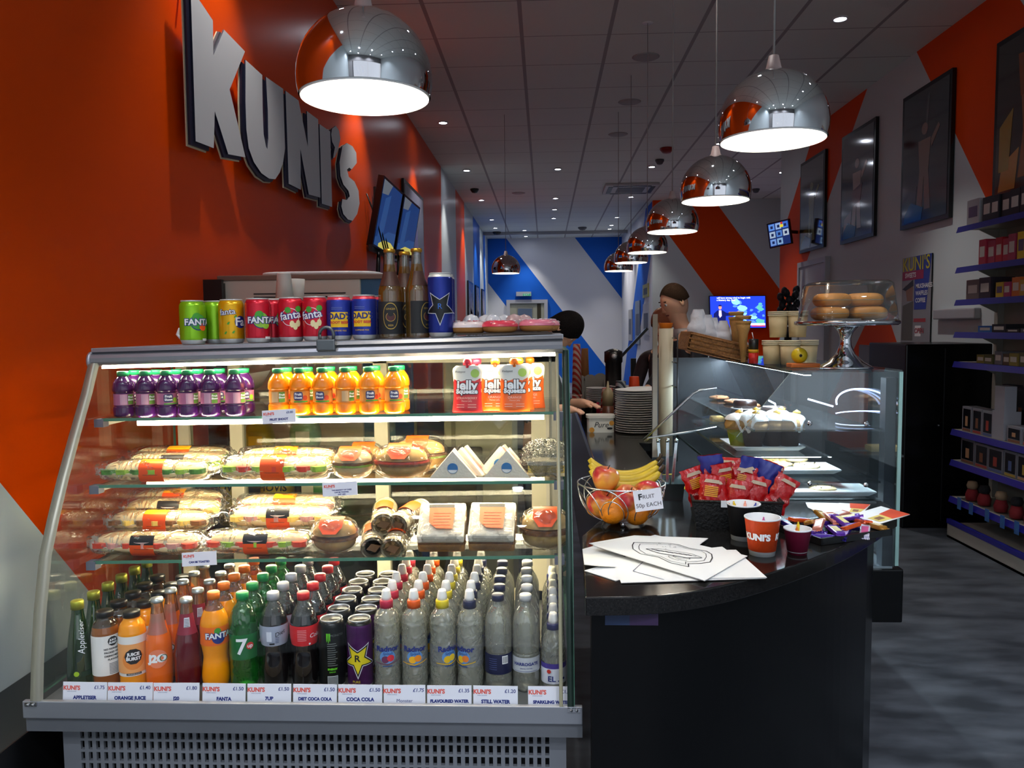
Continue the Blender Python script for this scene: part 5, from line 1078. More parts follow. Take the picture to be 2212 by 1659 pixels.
seen3 = set(); lay = [(-.082, -.055, .038, .12, 0, 'leftmost red packet at the front, gold print showing'), (-.048, -.060, .030, -.2, 0, 'front red packet, second from left'), (-.010, -.058, .026, .1, 0, 'front red packet under the middle'), (.030, -.060, .036, .25, 0, 'front red packet, third from left'), (.072, -.055, .030, -.35, 0, 'front red packet leaning right'), (.098, -.030, .040, .5, 0, 'rightmost red packet at the basket corner'),
  (-.065, -.020, .060, .3, 0, 'red packet in the second layer at the left'), (-.030, -.022, .066, -.1, 0, 'red packet in the second layer, left of centre'), (.010, -.015, .060, .2, 0, 'red packet in the second layer at the centre'), (.055, -.018, .062, -.2, 0, 'red packet in the second layer, right of centre'),
  (-.045, .020, .090, .15, 1, 'packet with a blue pointed top, tallest at the left'), (.028, .020, .082, -.2, 1, 'packet with a blue top in the middle of the back'), (.070, .015, .070, -.35, 1, 'packet with a blue top at the back right'), (.100, .010, .066, .4, 0, 'red packet at the back right corner'), (-.085, .015, .050, -.3, 0, 'red packet at the back left corner'), (-.008, .050, .070, .0, 0, 'red packet at the very back')]
for dx, dy, dz, rl, bl, lb in lay:
    q = pk2 if bl else pk3 if lb[:8] in ('leftmost', 'red pack') and dx < .02 else pk1; loc = (.525+dx, 2.20+dy, CZ+dz); rot = (-.15+random.uniform(-.2, .2), rl, (PI if bl else 0)+random.uniform(-.4, .4))
    if q.name not in seen3: seen3.add(q.name); q.location = loc; q.rotation_euler = rot; q['label'] = lb
    else: dup(q, loc, None, lb, 'red snack packets in the black basket', rot=rot)
# ---------------------------------------------------------------- paper cups
def mk_cup(h, r0, r1, bandm, base=True, txt=True, lb=''):
    t = thing('paper_cup', lb, 'cup'); mb = MB(); z0 = h*.13
    mb.lathe([(r0, 0), (r0+(r1-r0)*.13, z0), (r0+(r1-r0)*.13+.0006, z0), (r1, h-.004), (r1+.0015, h-.003), (r1+.0015, h-.0005), (r1, h), (r1-.002, h-.001), (r0+.001, .006), (.0001, .006)], WHT, 32, mats=[WHT if base else bandm, bandm, bandm, WHT, WHT, WHT, WHT, WHT, WHT])
    mb.build('cup_body', t)
    if txt:
        l = MB(); rf = lambda z: r0+(r1-r0)*z/h; w_ = W(rf, h*.52, off=.0012); l.text("KUNI'S", .021, WHT, xf=T(-.032, 0, 0), off=.0012, wrap=w_); l.text("KUNI'S", .021, WHT, xf=T(.047, 0, 0), off=.0012, wrap=w_); l.build('logo', t)
    return t
CO = M('cup_orange', 'f0501c', .5, bump=.1, bscale=200); CBk = M('cup_black', '171719', .5); CMa = M('cup_maroon', '7a1636', .45)
p1 = PZ(1646, 1197, CZ); k1 = mk_cup(.092, .030, .0415, CO, lb='orange ribbed paper cup with white lettering, crayons inside'); k1.location = (p1.x, p1.y, CZ+.0005); k1.rotation_euler = (0, 0, .25)
p2 = PZ(1618, 1172, CZ); k2 = mk_cup(.094, .030, .0415, CBk, txt=False, lb='black paper cup with crayons, behind the orange one'); k2.location = (p2.x-.006, p2.y+.035, CZ+.0005)
p3 = PZ(1722, 1196, CZ); k3 = mk_cup(.063, .022, .0315, CMa, base=False, txt=False, lb='small maroon paper cup with crayons'); k3.location = (p3.x, p3.y, CZ+.0005)
CRY = ['d8382a', '2b3f9e', 'e8c420', '2f8a46', 'c04a90', 'e8862c', '4a2a6a', 'f2a08a']
def crayon(loc, rot, c, lb, l_=.07):
    t = thing('crayon', lb, 'crayon', loc, group='crayons in the paper cups'); t.rotation_euler = rot; cm = M('crayon_'+c, c, .5)
    MB().lathe([(.0038, 0), (.0038, l_*.85)], cm, 10).build('wrapper', t); MB().lathe([(.0036, l_*.85), (.0024, l_*.87), (.0016, l_*.93), (.0001, l_*.94)], M('wax_'+c, c, .4), 10).build('tip', t)
cn_ = ['red', 'blue', 'yellow', 'green', 'pink', 'orange', 'purple', 'salmon']
for base_, n_, hh, R_, nm in ((k1, 4, .085, .014, 'orange ribbed cup'), (k2, 7, .094, .02, 'black cup'), (k3, 2, .072, .012, 'small maroon cup')):
    for k in range(n_):
        ci = (k*3+n_) % 8; a = 2*PI*k/n_+1.2; L0 = base_.location
        crayon((L0.x+R_*.5*math.cos(a), L0.y+R_*.5*math.sin(a), CZ+.008), (-.30*math.sin(a), .30*math.cos(a), 0), CRY[ci], f'{cn_[ci]} crayon standing in the {nm}', hh)
# ---------------------------------------------------------------- tray of chocolate bars
tr = thing('sweet_tray', 'black square tray heaped with small chocolate bars', 'tray', (.755, 2.085, CZ), .42)
MB().box((-.115, -.085, .001), (.115, .085, .004), BLK).box((-.118, -.088, .001), (-.112, .088, .018), BLK).box((.112, -.088, .001), (.118, .088, .018), BLK).box((-.118, -.088, .001), (.118, -.082, .018), BLK).box((-.118, .082, .001), (.118, .088, .018), BLK).build('tray_body', tr)
BARC = [('purple_foil', '4a2494', 'purple foil'), ('violet_foil', '6a3aa8', 'violet foil'), ('orange_foil', 'e0561c', 'orange'), ('white_box', 'd8d4e6', 'white and pink'), ('navy_foil', '241a6e', 'navy foil'), ('gold_foil', 'b07a2a', 'gold brown'), ('pink_foil', 'e0907a', 'salmon pink')]
def mk_bar(i):
    nm, c, lb = BARC[i]; t = thing('chocolate_bar', '', 'chocolate bar', group='chocolate bars on the black tray'); mm = M(nm, c, .25, .25, bump=.3, bscale=60)
    MB().box((-.030, -.012, .001), (.030, .012, .012), mm, bev=.003).build('bar_body', t)
    for s_ in (-1, 1): MB().grid(lambda u, v, s_=s_: (s_*(.029+.010*u), (v-.5)*.026, .006+.001*math.sin(v*30)), 2, 14, mm, smooth=False).build('crimped_end', t)
    MB().box((-.018, -.008, .0121), (.018, .008, .0126), M(nm+'_print', ['e8d9f2', 'f2e6a0', '5a2a9a', 'c8508a', 'c9b0f0', 'f2e2b0', 'ffffff'][i], .4)).build('print', t); KIDS[t.name] = kids(t); return t
bars = [mk_bar(i) for i in range(7)]; used = set(); r_ = random.Random(11)
ca, sa = math.cos(.42), math.sin(.42); cnt = {}
for k in range(24):
    i = [0, 1, 4, 2, 3, 5, 0, 6][k % 8]; u = (k % 6-2.5)/2.5*.085; v = ((k//6)-1.5)/1.5*.062; lx, ly = u+r_.uniform(-.008, .008), v+r_.uniform(-.006, .006)
    x = .755+lx*ca-ly*sa; y = 2.085+lx*sa+ly*ca; z = CZ+.006+(.012 if k % 2 else 0)+.014*(1-abs(u)/.1)*(1-abs(v)/.09)
    rot = (r_.uniform(-.35, .35), r_.uniform(-.3, .3), r_.uniform(0, 6)); rw = ['front', 'second', 'third', 'back'][k//6]; cl_ = ORD[k % 6]
    lb = f'{BARC[i][2]} chocolate bar, {cl_} from left in the {rw} row of the tray'
    if i not in used: used.add(i); q = bars[i]; q.location = (x, y, z); q.rotation_euler = rot; q['label'] = lb
    else: dup(bars[i], (x, y, z), None, lb, rot=rot)
# flyers
for cs, c1, lb, dz in ((((1745, 1095), (1740, 1084), (1812, 1086), (1800, 1118)), 'e6e8ee', 'white flyer behind the tray, reflecting the cabinet light', 0), (((1805, 1105), (1812, 1086), (1880, 1090), (1860, 1112)), 'efe9c0', 'yellow and red flyer in the middle of the three', .001), (((1840, 1112), (1903, 1094), (1966, 1112), (1895, 1134)), 'e6e8f2', 'white, yellow and red flyer overhanging the counter edge', .002)):
    cc = [(PZ(a, b_, CZ+.003).x, PZ(a, b_, CZ+.003).y) for a, b_ in cs]
    def dr(mb, f, c1=c1):
        mb.add([f(.5, .45), f(1, .35), f(1, 1), f(.5, .95)], [(0, 1, 2, 3)], M('flyer_red', 'e0502c', .5)); mb.add([f(.1, .5), f(.5, .5), f(.5, .95), f(.15, .9)], [(0, 1, 2, 3)], M('flyer_yellow', 'e8d070', .5)); mb.add([f(.2, .6, .001), f(.4, .6, .001), f(.4, .8, .001), f(.2, .8, .001)], [(0, 1, 2, 3)], M('flyer_brown', '8a6040', .5))
    tag(sheet(cc, CZ+.002+dz, dr if c1 != 'e6e8ee' else None).build('flyer'), lb, 'flyer', 'flyers at the counter end')
# ================================================================ glass cake cabinet
CG = thin('cabinet_glass', (.93, .975, .985), .04, .01, .006, (.6, .8, .85), edge=.7)
cab = thing('cake_cabinet', 'glass sided cake cabinet with trays, sloping on the staff side', 'display cabinet', (.87, 3.0, 0))
def gb(mb, name, **k): o = mb.build(name, cab, **k); o.location = (-.87, -3.0, 0); return o
Y0, Y1, XR_, TZ = 2.48, 3.70, 1.105, 1.272
XT = .765
side = [(XT, TZ), (XR_, TZ), (XR_-.012, .655), (.52, .655), (.46, .90), (.60, 1.07)]
mb = MB(); V = [(x, Y0, z) for x, z in side]+[(x, Y0+.008, z) for x, z in side]
mb.add(V, [(0, 1, 2, 3, 4, 5), (11, 10, 9, 8, 7, 6)], CG)
for i in (0, 1, 5): j = (i+1) % 6; mb.add([V[i], V[j], V[6+j], V[6+i]], [(0, 1, 2, 3)], M('glass_edge_pale', '9fb8b4', .15, .2))
gb(mb, 'end_glass')
EG = M('glass_edge_dark', '27403a', .15, .3)
gb(MB().box((XT, Y0, TZ), (XR_, Y1, TZ+.006), CG).box((XT-.003, Y0, TZ-.001), (XT+.002, Y1, TZ+.007), EG), 'top_glass')
gb(MB().box((XR_-.008, Y0, .66), (XR_, Y1, TZ), CG).box((XR_-.010, Y0-.003, .66), (XR_+.001, Y0+.003, TZ), M('glass_edge_bright', 'a9d0c8', .1, .2)), 'front_glass')
# dark corner post inside the near customer-side corner
gb(MB().box((XR_-.045, Y0+.010, .655), (XR_-.012, Y0+.05, TZ-.02), M('corner_post', '1c2028', .3, .5)), 'corner_post')
mb = MB(); mb.add([(XT, Y0+.01, TZ), (XT, Y1, TZ), (.60, Y1, 1.07), (.60, Y0+.01, 1.07)], [(0, 1, 2, 3)], CG); gb(mb, 'sloping_glass')
# steel sneeze guard with bent bright rim, farther along
mb = MB(); rim1 = [PY(1390, 950, 2.85), PY(1450, 895, 2.85), PY(1498, 850, 2.85), PY(1512, 843, 2.85), PY(1548, 838, 2.86)]; rim2 = [PY(1392, 954, 2.83), PY(1402, 946, 2.83), PY(1470, 936, 2.83), PY(1548, 923, 2.83)]
gb(MB().tube(rim1, .0042, STEEL, 8), 'guard_rim'); gb(MB().tube(rim2, .0040, STEEL, 8), 'guard_rim')
mb = MB(); q = [PY(a, b, 2.85) for a, b in ((1390, 950), (1498, 850), (1548, 838), (1548, 923))]; mb.add(q, [(0, 1, 2, 3)], CG); gb(mb, 'guard_glass')
# shelves: two glass levels above the base
ZS = [.80, .925, 1.09]
for z, xl in ((.925, .60), (1.09, .66)):
    gb(MB().box((xl, Y0+.02, z-.006), (XR_-.05, Y1-.02, z), GLASS).box((xl-.003, Y0+.02, z-.007), (xl+.001, Y1-.02, z+.001), EG), 'shelf')
gb(MB().box((.52, Y0+.01, .648), (XR_-.012, Y1, .656), M('cabinet_floor_steel', 'b8c4c8', .25, .9)), 'cabinet_floor')
gb(MB().box((1.02, Y0+.0, .475), (XR_+.02, Y1, .648), BLKG, bev=.006).box((.62, Y0+.03, 0), (.98, Y1-.05, .648), BLKG), 'base')
gb(MB().box((.50, Y1, .65), (XR_, Y1+.01, TZ), M('far_end_panel', '2c2f33', .3, .3)), 'far_end_panel')
CLED = M('cabinet_led', 'ffffff', emit='dcefff', es=110)
gb(MB().box((XT+.06, Y0+.06, TZ-.012), (XT+.085, Y1-.05, TZ-.003), M('bar_dark', '2a2d30', .7)).box((XT+.063, Y0+.065, TZ-.014), (XT+.082, Y1-.055, TZ-.012), CLED), 'light_bar')
gb(MB().box((.66, Y0+.10, .990), (.90, Y0+.118, .997), STEEL).box((.663, Y0+.102, .988), (.897, Y0+.116, .990), CLED), 'light_bar')
gb(MB().box((.72, 2.62, .855), (1.02, 2.64, .861), STEEL).box((.723, 2.622, .853), (1.017, 2.638, .855), CLED), 'light_bar')
# glowing arcs standing in for ring reflections in the glass, with small glowing tubes
def arc(cx, cy, cz, rx, ry, a0, a1, n=24): return [(cx+rx*math.cos(a0+(a1-a0)*k/n), cy+ry*math.sin(a0+(a1-a0)*k/n), cz) for k in range(n+1)]
GLOW = M('blue_white_glow', 'ffffff', emit='b9c8ff', es=3.2)
c = PY(1888, 878, 2.72); gb(MB().tube([(c.x+.096*math.cos(PI*k/28), 2.80+.05*math.sin(PI*k/28), c.z+.050*math.sin(PI*k/28)) for k in range(29)], .0030, GLOW, 8), 'ring_reflection')
gb(MB().tube([(c.x+.104*math.cos(PI*(.1+.8*k/20)), 2.80, c.z-.036+.012*math.sin(PI*(.1+.8*k/20))) for k in range(21)], .0018, GLOW, 8), 'ring_reflection')
c2 = PY(1700, 875, 2.70); gb(MB().tube([PY(1745, 862, 2.72), PY(1800, 878, 2.70)], .0028, GLOW, 8), 'glow_tube'); gb(MB().tube([PY(1660, 865, 2.72), PY(1674, 872, 2.71), PY(1676, 880, 2.70), PY(1669, 886, 2.70)], .0028, GLOW, 8), 'glow_tube')
for px, py in ((1750, 915), (1750, 1045), (1873, 916), (1871, 1048)):
    c = PY(px, py, 2.475); gb(MB().lathe([(.008, 0), (.007, .004), (.0001, .005)], CHROME, 16, xf=T(c.x, 2.479, c.z)@RX(PI/2)), 'glass_fixing')
# trays and cakes
TRW = M('white_porcelain', 'eef2f6', .2)
def tray(cx, cy, z, w_, d_, lb):
    t = thing('serving_tray', lb, 'tray', (cx, cy, z), group='white trays in the cake cabinet'); mb = MB()
    o1 = [(-w_/2, -d_/2), (w_/2, -d_/2), (w_/2, d_/2), (-w_/2, d_/2)]; i1 = [(x*.86, y*.82) for x, y in o1]
    V = [(x, y, .016) for x, y in o1]+[(x, y, .004) for x, y in i1]+[(x, y, .013) for x, y in o1]+[(x, y, 0) for x, y in i1]
    F = [(4, 5, 6, 7), (11, 10, 9, 8)]+[(i, (i+1) % 4, 4+(i+1) % 4, 4+i) for i in range(4)]+[(8+i, 8+(i+1) % 4, (i+1) % 4, i) for i in range(4)]+[(12+i, 12+(i+1) % 4, 8+(i+1) % 4, 8+i) for i in range(4)]
    mb.add(V, F, TRW); mb.build('tray_body', t); return t
tray(.735, 2.70, 1.005, .235, .20, 'upper white tray carrying iced muffins')
gb(MB().box((.60, Y0+.02, .998), (.90, 3.2, 1.004), GLASS).box((.597, Y0+.02, .997), (.601, 3.2, 1.005), EG), 'shelf')
def muffin(x, y, z, lb, i):
    t = thing('muffin', lb, 'muffin', (x, y, z), group='iced muffins on the upper tray'); t.scale = (1.22, 1.1, 1.28); MB().lathe([(.022, 0), (.033, .045), (.036, .050)], M('muffin_case_brown', '3c2018', .7) if i else M('muffin_case_green', '8a9a30', .6), 24, rfun=lambda r, zz, a: r*(1+.03*math.cos(18*a))).build('case', t)
    MB().lathe([(.036, .046), (.039, .056), (.034, .070), (.020, .080), (.0001, .083)], M('muffin_crumb', '4a2816' if i % 2 else 'c89a5a', .8, bump=.3), 24).build('cake', t)
    MB().grid(lambda u, v: ((.0005+.0395*math.sin(PI/2*v)+.001*math.sin(9*u))*math.cos(2*PI*u), (.0005+.0395*math.sin(PI/2*v))*math.sin(2*PI*u), .088-(1-math.cos(PI/2*v))*(.018+.032*max(0, math.sin(3*2*PI*u+i*1.7))**2)), 40, 12, M('white_icing', 'f6f6f4', .35), wrapu=True).build('icing', t)
    MB().lathe([(.0001, 0), (.010, .004), (.011, .010), (.0001, .016)], M('topping', 'e0b040', .5), 12, xf=T(.006*i % .02, 0, .080)).build('topping', t)
for i, (px, Y, lb) in enumerate(((1596, 2.66, 'leftmost iced muffin on the upper tray, nearly hidden rim'), (1628, 2.63, 'iced muffin with dripping white top, second from left'), (1668, 2.65, 'iced muffin third from left, mostly white'), (1706, 2.64, 'rightmost iced muffin on the upper tray'), (1630, 2.74, 'iced muffin in the back row with yellow topping, left'), (1680, 2.75, 'iced muffin in the back row, right'))):
    c = PY(px, 930, Y); muffin(c.x, Y, 1.016, lb, i)
PAS = M('pastry_golden', 'e0b468', .6, bump=.3, bscale=60, var=.25, vscale=40); COOK = M('cookie_dough', 'd8bc8a', .8, bump=.4, bscale=70, var=.15, vscale=40); CHO = M('dark_chocolate', '2a140c', .4)
tray(.815, 2.66, .930, .30, .15, 'middle white tray with twisted pastries'); tray(.905, 2.585, .872, .29, .14, 'lowest white tray with a single cookie')
gb(MB().box((.70, Y0+.02, .862), (XR_-.05, 3.3, .868), GLASS), 'shelf')
def pastry(x, y, z, lb, n='pastry_twist', l_=.15, m=PAS, grp='twisted pastries in the cabinet'):
    t = MB(); t.grid(lambda u, v: ((u-.5)*l_, .026*math.cos(2*PI*v)*(1+.25*math.sin(u*40))*(max(.05, 1-abs(2*u-1)**4)), .013+.013*math.sin(2*PI*v)*(1+.2*math.sin(u*40+1))*(max(.05, 1-abs(2*u-1)**4))), 50, 12, m)
    tag(t.build(n, loc=(x, y, z)), lb, 'pastry', grp)
def cookie(x, y, z, lb, s_=1.0, m=COOK):
    t = thing('cookie', lb, 'cookie', (x, y, z), group='cookies in the cabinet'); MB().lathe([(.0001, 0), (.040*s_, .001), (.045*s_, .006), (.038*s_, .013), (.02, .016), (.0001, .017)], m, 26, rfun=lambda r, zz, a: r*(1+.03*math.sin(5*a)+.02*math.sin(11*a))).build('dough', t)
    mc_ = MB()
    for k in range(9): a = k*2.4; r = .012+.0028*k; mc_.lathe([(.0001, -.002), (.0035, 0), (.0001, .003)], CHO, 6, xf=T(r*math.cos(a), r*math.sin(a), .0145))
    o = mc_.build('chocolate_chips', t); o['kind'] = 'stuff'
pastry(.755, 2.66, .940, 'long twisted pastry with dark specks at the left of the middle tray'); pastry(.765, 2.71, .942, 'twisted pastry behind the left one'); cookie(.875, 2.66, .941, 'pale cookie at the right of the middle tray'); cookie(.855, 2.72, .955, 'cookie standing behind on the middle tray'); cookie(.905, 2.585, .878, 'single chocolate chip cookie on the lowest tray', 1.0)
for i, (px, py, Y, lb) in enumerate(((1905, 968, 2.78, 'flaky golden slice inside the cabinet at the right'), (1562, 905, 3.2, 'pale pastry farther back on the left shelf'))):
    c = PY(px, py, Y); mb = MB(); mb.box((-.05, -.03, 0), (.05, .03, .022), PAS, bev=.008); tag(mb.build('flaky_slice', loc=(c.x, Y, c.z-.01)), lb, 'pastry'); gb(MB().box((c.x-.12, Y-.08, c.z-.019), (c.x+(.04 if i == 0 else .1), Y+.09, c.z-.0115), GLASS), 'small_shelf')
# upper shelf: dark cakes, plates (seen through the top)
for i, (px, py, Y, lb) in enumerate(((1672, 838, 2.85, 'dark chocolate cake on the upper cabinet shelf, nearest'), (1610, 826, 3.10, 'chocolate cake on the upper cabinet shelf, second'))):
    c = PY(px, py, Y); t = thing('chocolate_cake', lb, 'cake', (c.x, Y, 1.092)); MB().lathe([(.05, .0), (.055, .004), (.055, .006)], TRW, 24).build('plate', t); MB().lathe([(.044, .007), (.045, .03), (.04, .036), (.0001, .038)], CHO, 24).build('cake', t)
for i in range(4):
    c = PY(1640-34*i, 822-7*i, 3.0+.2*i); cookie(c.x+.02, 3.0+.18*i, 1.092, f'brown cookie on the upper cabinet shelf, {ORD[i]} going back', 1, M('brown_cookie', '8a5a34', .8, bump=.3))
# ---------------------------------------------------------------- on top of the cabinet: cake stand
c = PZ(1833, 803, TZ+.006); st = thing('cake_stand', 'chrome pedestal cake stand with wide flat top', 'cake stand', (.975, 2.60, TZ+.0065)); SX = .975; SY = 2.60
zt = PY(1833, 694, SY).z - TZ-.0065
MB().lathe([(.085, 0), (.080, .006), (.055, .020), (.030, .045), (.018, .075), (.016, .095), (.022, .115), (.040, .138), (.062, zt-.016), (.02, zt-.012)], CHROME, 40).build('pedestal', st)
MB().lathe([(.02, zt-.014), (.152, zt-.013), (.160, zt-.008), (.160, zt), (.156, zt+.002), (.0001, zt)], CHROME, 56).build('plate', st)
zp = TZ+.0065+zt+.0025; CV = thin('acrylic_cover', (.92, .94, .94), .05, .02, .03, (.8, .8, .8))
cv = thing('cake_cover', 'clear square sided cover over the bagels on the stand', 'cover', (SX, SY, zp)); mb = MB()
a, b_, h = .128, .106, .125
def sq(r, z, n=8): return [(x, y, z) for x, y in superell(0, 0, r, r, 40, 7)]
R1, R2, R3 = sq(a, 0), sq(b_*1.08, h*.93), sq(b_*.96, h); mb.add(R1+R2+R3, [(i, (i+1) % 40, 40+(i+1) % 40, 40+i) for i in range(40)]+[(40+i, 40+(i+1) % 40, 80+(i+1) % 40, 80+i) for i in range(40)]+[tuple(range(80, 120))], CV, True); mb.build('cover_shell', cv)
BAG = M('bagel_crust', 'd08c3c', .55, bump=.1, bscale=50, var=.25, vscale=14)
for i, (dx, dy, dz, lb) in enumerate(((-.060, -.02, .001, 'bagel at the bottom left under the clear cover'), (.060, -.02, .001, 'bagel at the bottom right under the clear cover'), (-.050, -.01, .044, 'bagel on top at the left, split with a pale middle'), (.055, 0, .044, 'bagel on top at the right under the clear cover'), (0, .060, .001, 'bagel at the back under the clear cover'))):
    t = thing('bagel', lb, 'bagel', (SX+dx, SY+dy, zp+dz), group='bagels under the cover'); t.rotation_euler = (0, 0, i)
    for s_, nm in ((1, 'upper_half'), (0, 'lower_half')):
        MB().grid(lambda u, v, s_=s_: ((.034+.025*math.cos(PI*v))*math.cos(2*PI*u), (.034+.025*math.cos(PI*v))*math.sin(2*PI*u), (.022+.021*math.sin(PI*v)) if s_ else (.020-.020*math.sin(PI*v))), 30, 10, BAG, wrapu=True).build(nm, t)
    MB().lathe([(.012, .0195), (.057, .0195), (.057, .0225), (.012, .0225)], CRUMB, 30).build('cut_face', t)
# tubs, cones, bee ornament, wicker tray on the cabinet top
TUBM = M('card_tub_cream', 'c9b48a', .6)
def tub(px, py, Y, h, r, lb, z=TZ+.0065): 
    c = PY(px, py, Y); t = thing('paper_tub_stack', lb, 'tub stack', (c.x, Y, z), group='stacked paper tubs on the cabinet')
    n = 5; MB().lathe([(r*.86, 0), (r, h*.92)], TUBM, 26).build('lowest_tub', t)
    mb = MB(); 
    for k in range(3): mb.lathe([(r, h*.92+k*.006), (r+.003, h*.92+.001+k*.006), (r+.003, h*.92+.005+k*.006), (r-.002, h*.92+.005+k*.006)], M('tub_rim', 'ddd0b0', .5), 26)
    mb.build('rims', t)
ZT1 = TZ+.0065
for i, (px, Y, h, z, lb) in enumerate(((1668, 2.92, .075, ZT1, 'lower left paper tub stack beside the cones'), (1706, 2.86, .075, ZT1, 'lower middle paper tub stack'), (1745, 2.90, .075, ZT1, 'lower right paper tub stack behind the yellow ornament'), (1680, 2.95, .085, ZT1+.096, 'upper left paper tub stack'), (1722, 2.93, .085, ZT1+.096, 'upper right paper tub stack beside the cake stand'))): tub(px, 760, Y, h, .034, lb, z)
def cone_stack(px, py, Y, lb, h=.17, z=None):
    c = PY(px, py, Y); t = thing('wafer_cone_stack', lb, 'cone stack', (c.x, Y, c.z if z is None else z)); W_ = M('wafer', 'b98c50', .7, bump=.3, bscale=150)
    MB().lathe([(.008, 0), (.018, h*.6), (.026, h*.74), (.027, h*.80)], W_, 20).build('lowest_cone', t)
    for k in range(2): MB().lathe([(.027, h*.80+k*.02), (.029, h*.84+k*.02), (.031, h*.86+k*.02), (.028, h*.88+k*.02)], W_, 20).build('cone', t)
cone_stack(1605, 764, 3.05, 'stack of wafer cones between basket and tubs', .18, ZT1); cone_stack(1590, 700, 3.2, 'second stack of wafer cones behind the first', .20, ZT1)
c = PY(1727, 752, 2.66); bee = thing('round_ornament', 'round yellow ornament with a black dot, on an orange base', 'ornament', (c.x, 2.66, ZT1)); YB_ = M('bee_yellow', 'd8b818', .35)
MB().box((-.035, -.03, 0), (.060, .03, .014), M('bee_base_orange', 'c8641c', .5), bev=.004).build('base', bee)
MB().lathe([(max(.0001, .026*math.sin(PI*k/14)), -.026*math.cos(PI*k/14)) for k in range(15)], YB_, 24, xf=T(0, 0, .0395)).build('ball', bee)
MB().lathe([(.0001, 0), (.005, .001), (.0001, .002)], INK, 12, xf=T(-.004, -.0262, .040)@RX(PI/2)).build('dot', bee)
c = PY(1628, 730, 2.95); tb = thing('sauce_bottle', 'small black topped red and yellow bottle on the cabinet', 'bottle', (c.x, 2.95, ZT1)); MB().lathe([(.017, 0), (.018, .04)], M('sauce_red', 'c8201c', .4), 18).build('bottle_body', tb); MB().lathe([(.0185, .04), (.019, .052)], M('sauce_yellow', 'd8a018', .5), 18).build('collar', tb); MB().lathe([(.017, .052), (.018, .09), (.0001, .092)], BLK, 18).build('cap', tb); MB().tube([(0, 0, .09), (-.006, 0, .115)], .0015, WHT, 6).build('straw', tb)
# wicker tray with paper bags of sweets
WK = M('wicker', '8a5a28', .6, bump=.6, bscale=110, var=.35, vscale=120)
wx0 = PY(1470, 735, 3.25); wx1 = PY(1600, 760, 3.25); Wc = ((wx0.x+wx1.x)/2, 3.25, ZT1+.018); wt = thing('wicker_tray', 'sloping wicker tray holding white paper bags', 'basket', Wc); wt.rotation_euler = (0, .24, 0)
wl_ = (wx1.x-wx0.x)/2; mb = MB(); 
for yy in (-.12, .11): mb.box((-wl_, yy, 0), (wl_, yy+.01, .075), WK, bev=.003)
for xx in (-wl_, wl_-.01): mb.box((xx, -.12, 0), (xx+.01, .12, .075), WK, bev=.003)
mb.box((-wl_, -.12, 0), (wl_, .12, .006), WK); mb.build('tray_body', wt)
for k in range(4): 
    MB().tube([(-wl_-.001+.0, -.123, .012+.018*k), (wl_, -.123, .012+.018*k)], .0035, WK, 6).build('weave_band', wt)
PBm = M('paper_bag_white', 'dcdee6', .7, bump=.5, bscale=25)
for i, (px, py, s_) in enumerate(((1508, 705, 1.25), (1540, 715, 1.0), (1562, 722, 1.0), (1588, 728, 1.0), (1527, 712, 1.1))):
    c = PY(px, py, 3.25+(.03 if i % 2 else -.02)); t = MB(); t.grid(lambda u, v, s_=s_, i=i: (.036*s_*math.cos(2*PI*u)*(1-.75*max(0, v-.35)**.8+.1*nz(u*9, v*9, i)), .028*s_*math.sin(2*PI*u)*(1-.8*max(0, v-.35)**.8+.1*nz(u*7, v*9, i)), -.045*s_+.10*s_*v), 18, 10, PBm, wrapu=True)
    tag(t.build('paper_bag', loc=c), 'twisted white paper bag in the wicker tray, ' + ['leftmost and biggest', 'third from left', 'fourth from left', 'rightmost', 'second from left'][i], 'paper bag', 'white paper bags in the wicker tray')
# wire rack / post in front of tray
tag(MB().box((0, 0, CZ), (.020, .012, 1.47), M('cream_post', '8f8578', .6)).build('screen_post', loc=(PY(1410, 800, 3.3).x, 3.3, 0)), 'upright brown grey board edge standing on the counter', 'board')
c = PY(1438, 860, 3.35); tag(MB().lathe([(.030, 0), (.030, 1.41-CZ), (.027, 1.41-CZ), (.0265, .1)], M('cream_tube', 'b9ad92', .6), 24).build('cup_tube', loc=(c.x, 3.35, CZ)), 'tall cream tube dispenser with orange cups on top', 'dispenser')
tag(MB().lathe([(.024, 0), (.030, .02), (.031, .022)], M('cup_orange_rim', 'f0801c', .5), 20).build('orange_cup', loc=(c.x, 3.35, 1.411)), 'orange paper cup on top of the cream tube', 'cup')
# black wire stand carrying the wicker tray
rk = thing('wire_rack', 'thin black wire rack beside the wicker tray', 'rack', (wx0.x-.02, 3.2, CZ))
for dx, dy in ((0, 0), (.0, .16)): MB().tube([(dx, dy, 0), (dx, dy, .52)], .003, BLK, 6).build('upright', rk)
for z in (.30, .40, .50): MB().tube([(0, 0, z), (0, .16, z)], .0025, BLK, 6).build('cross_wire', rk)
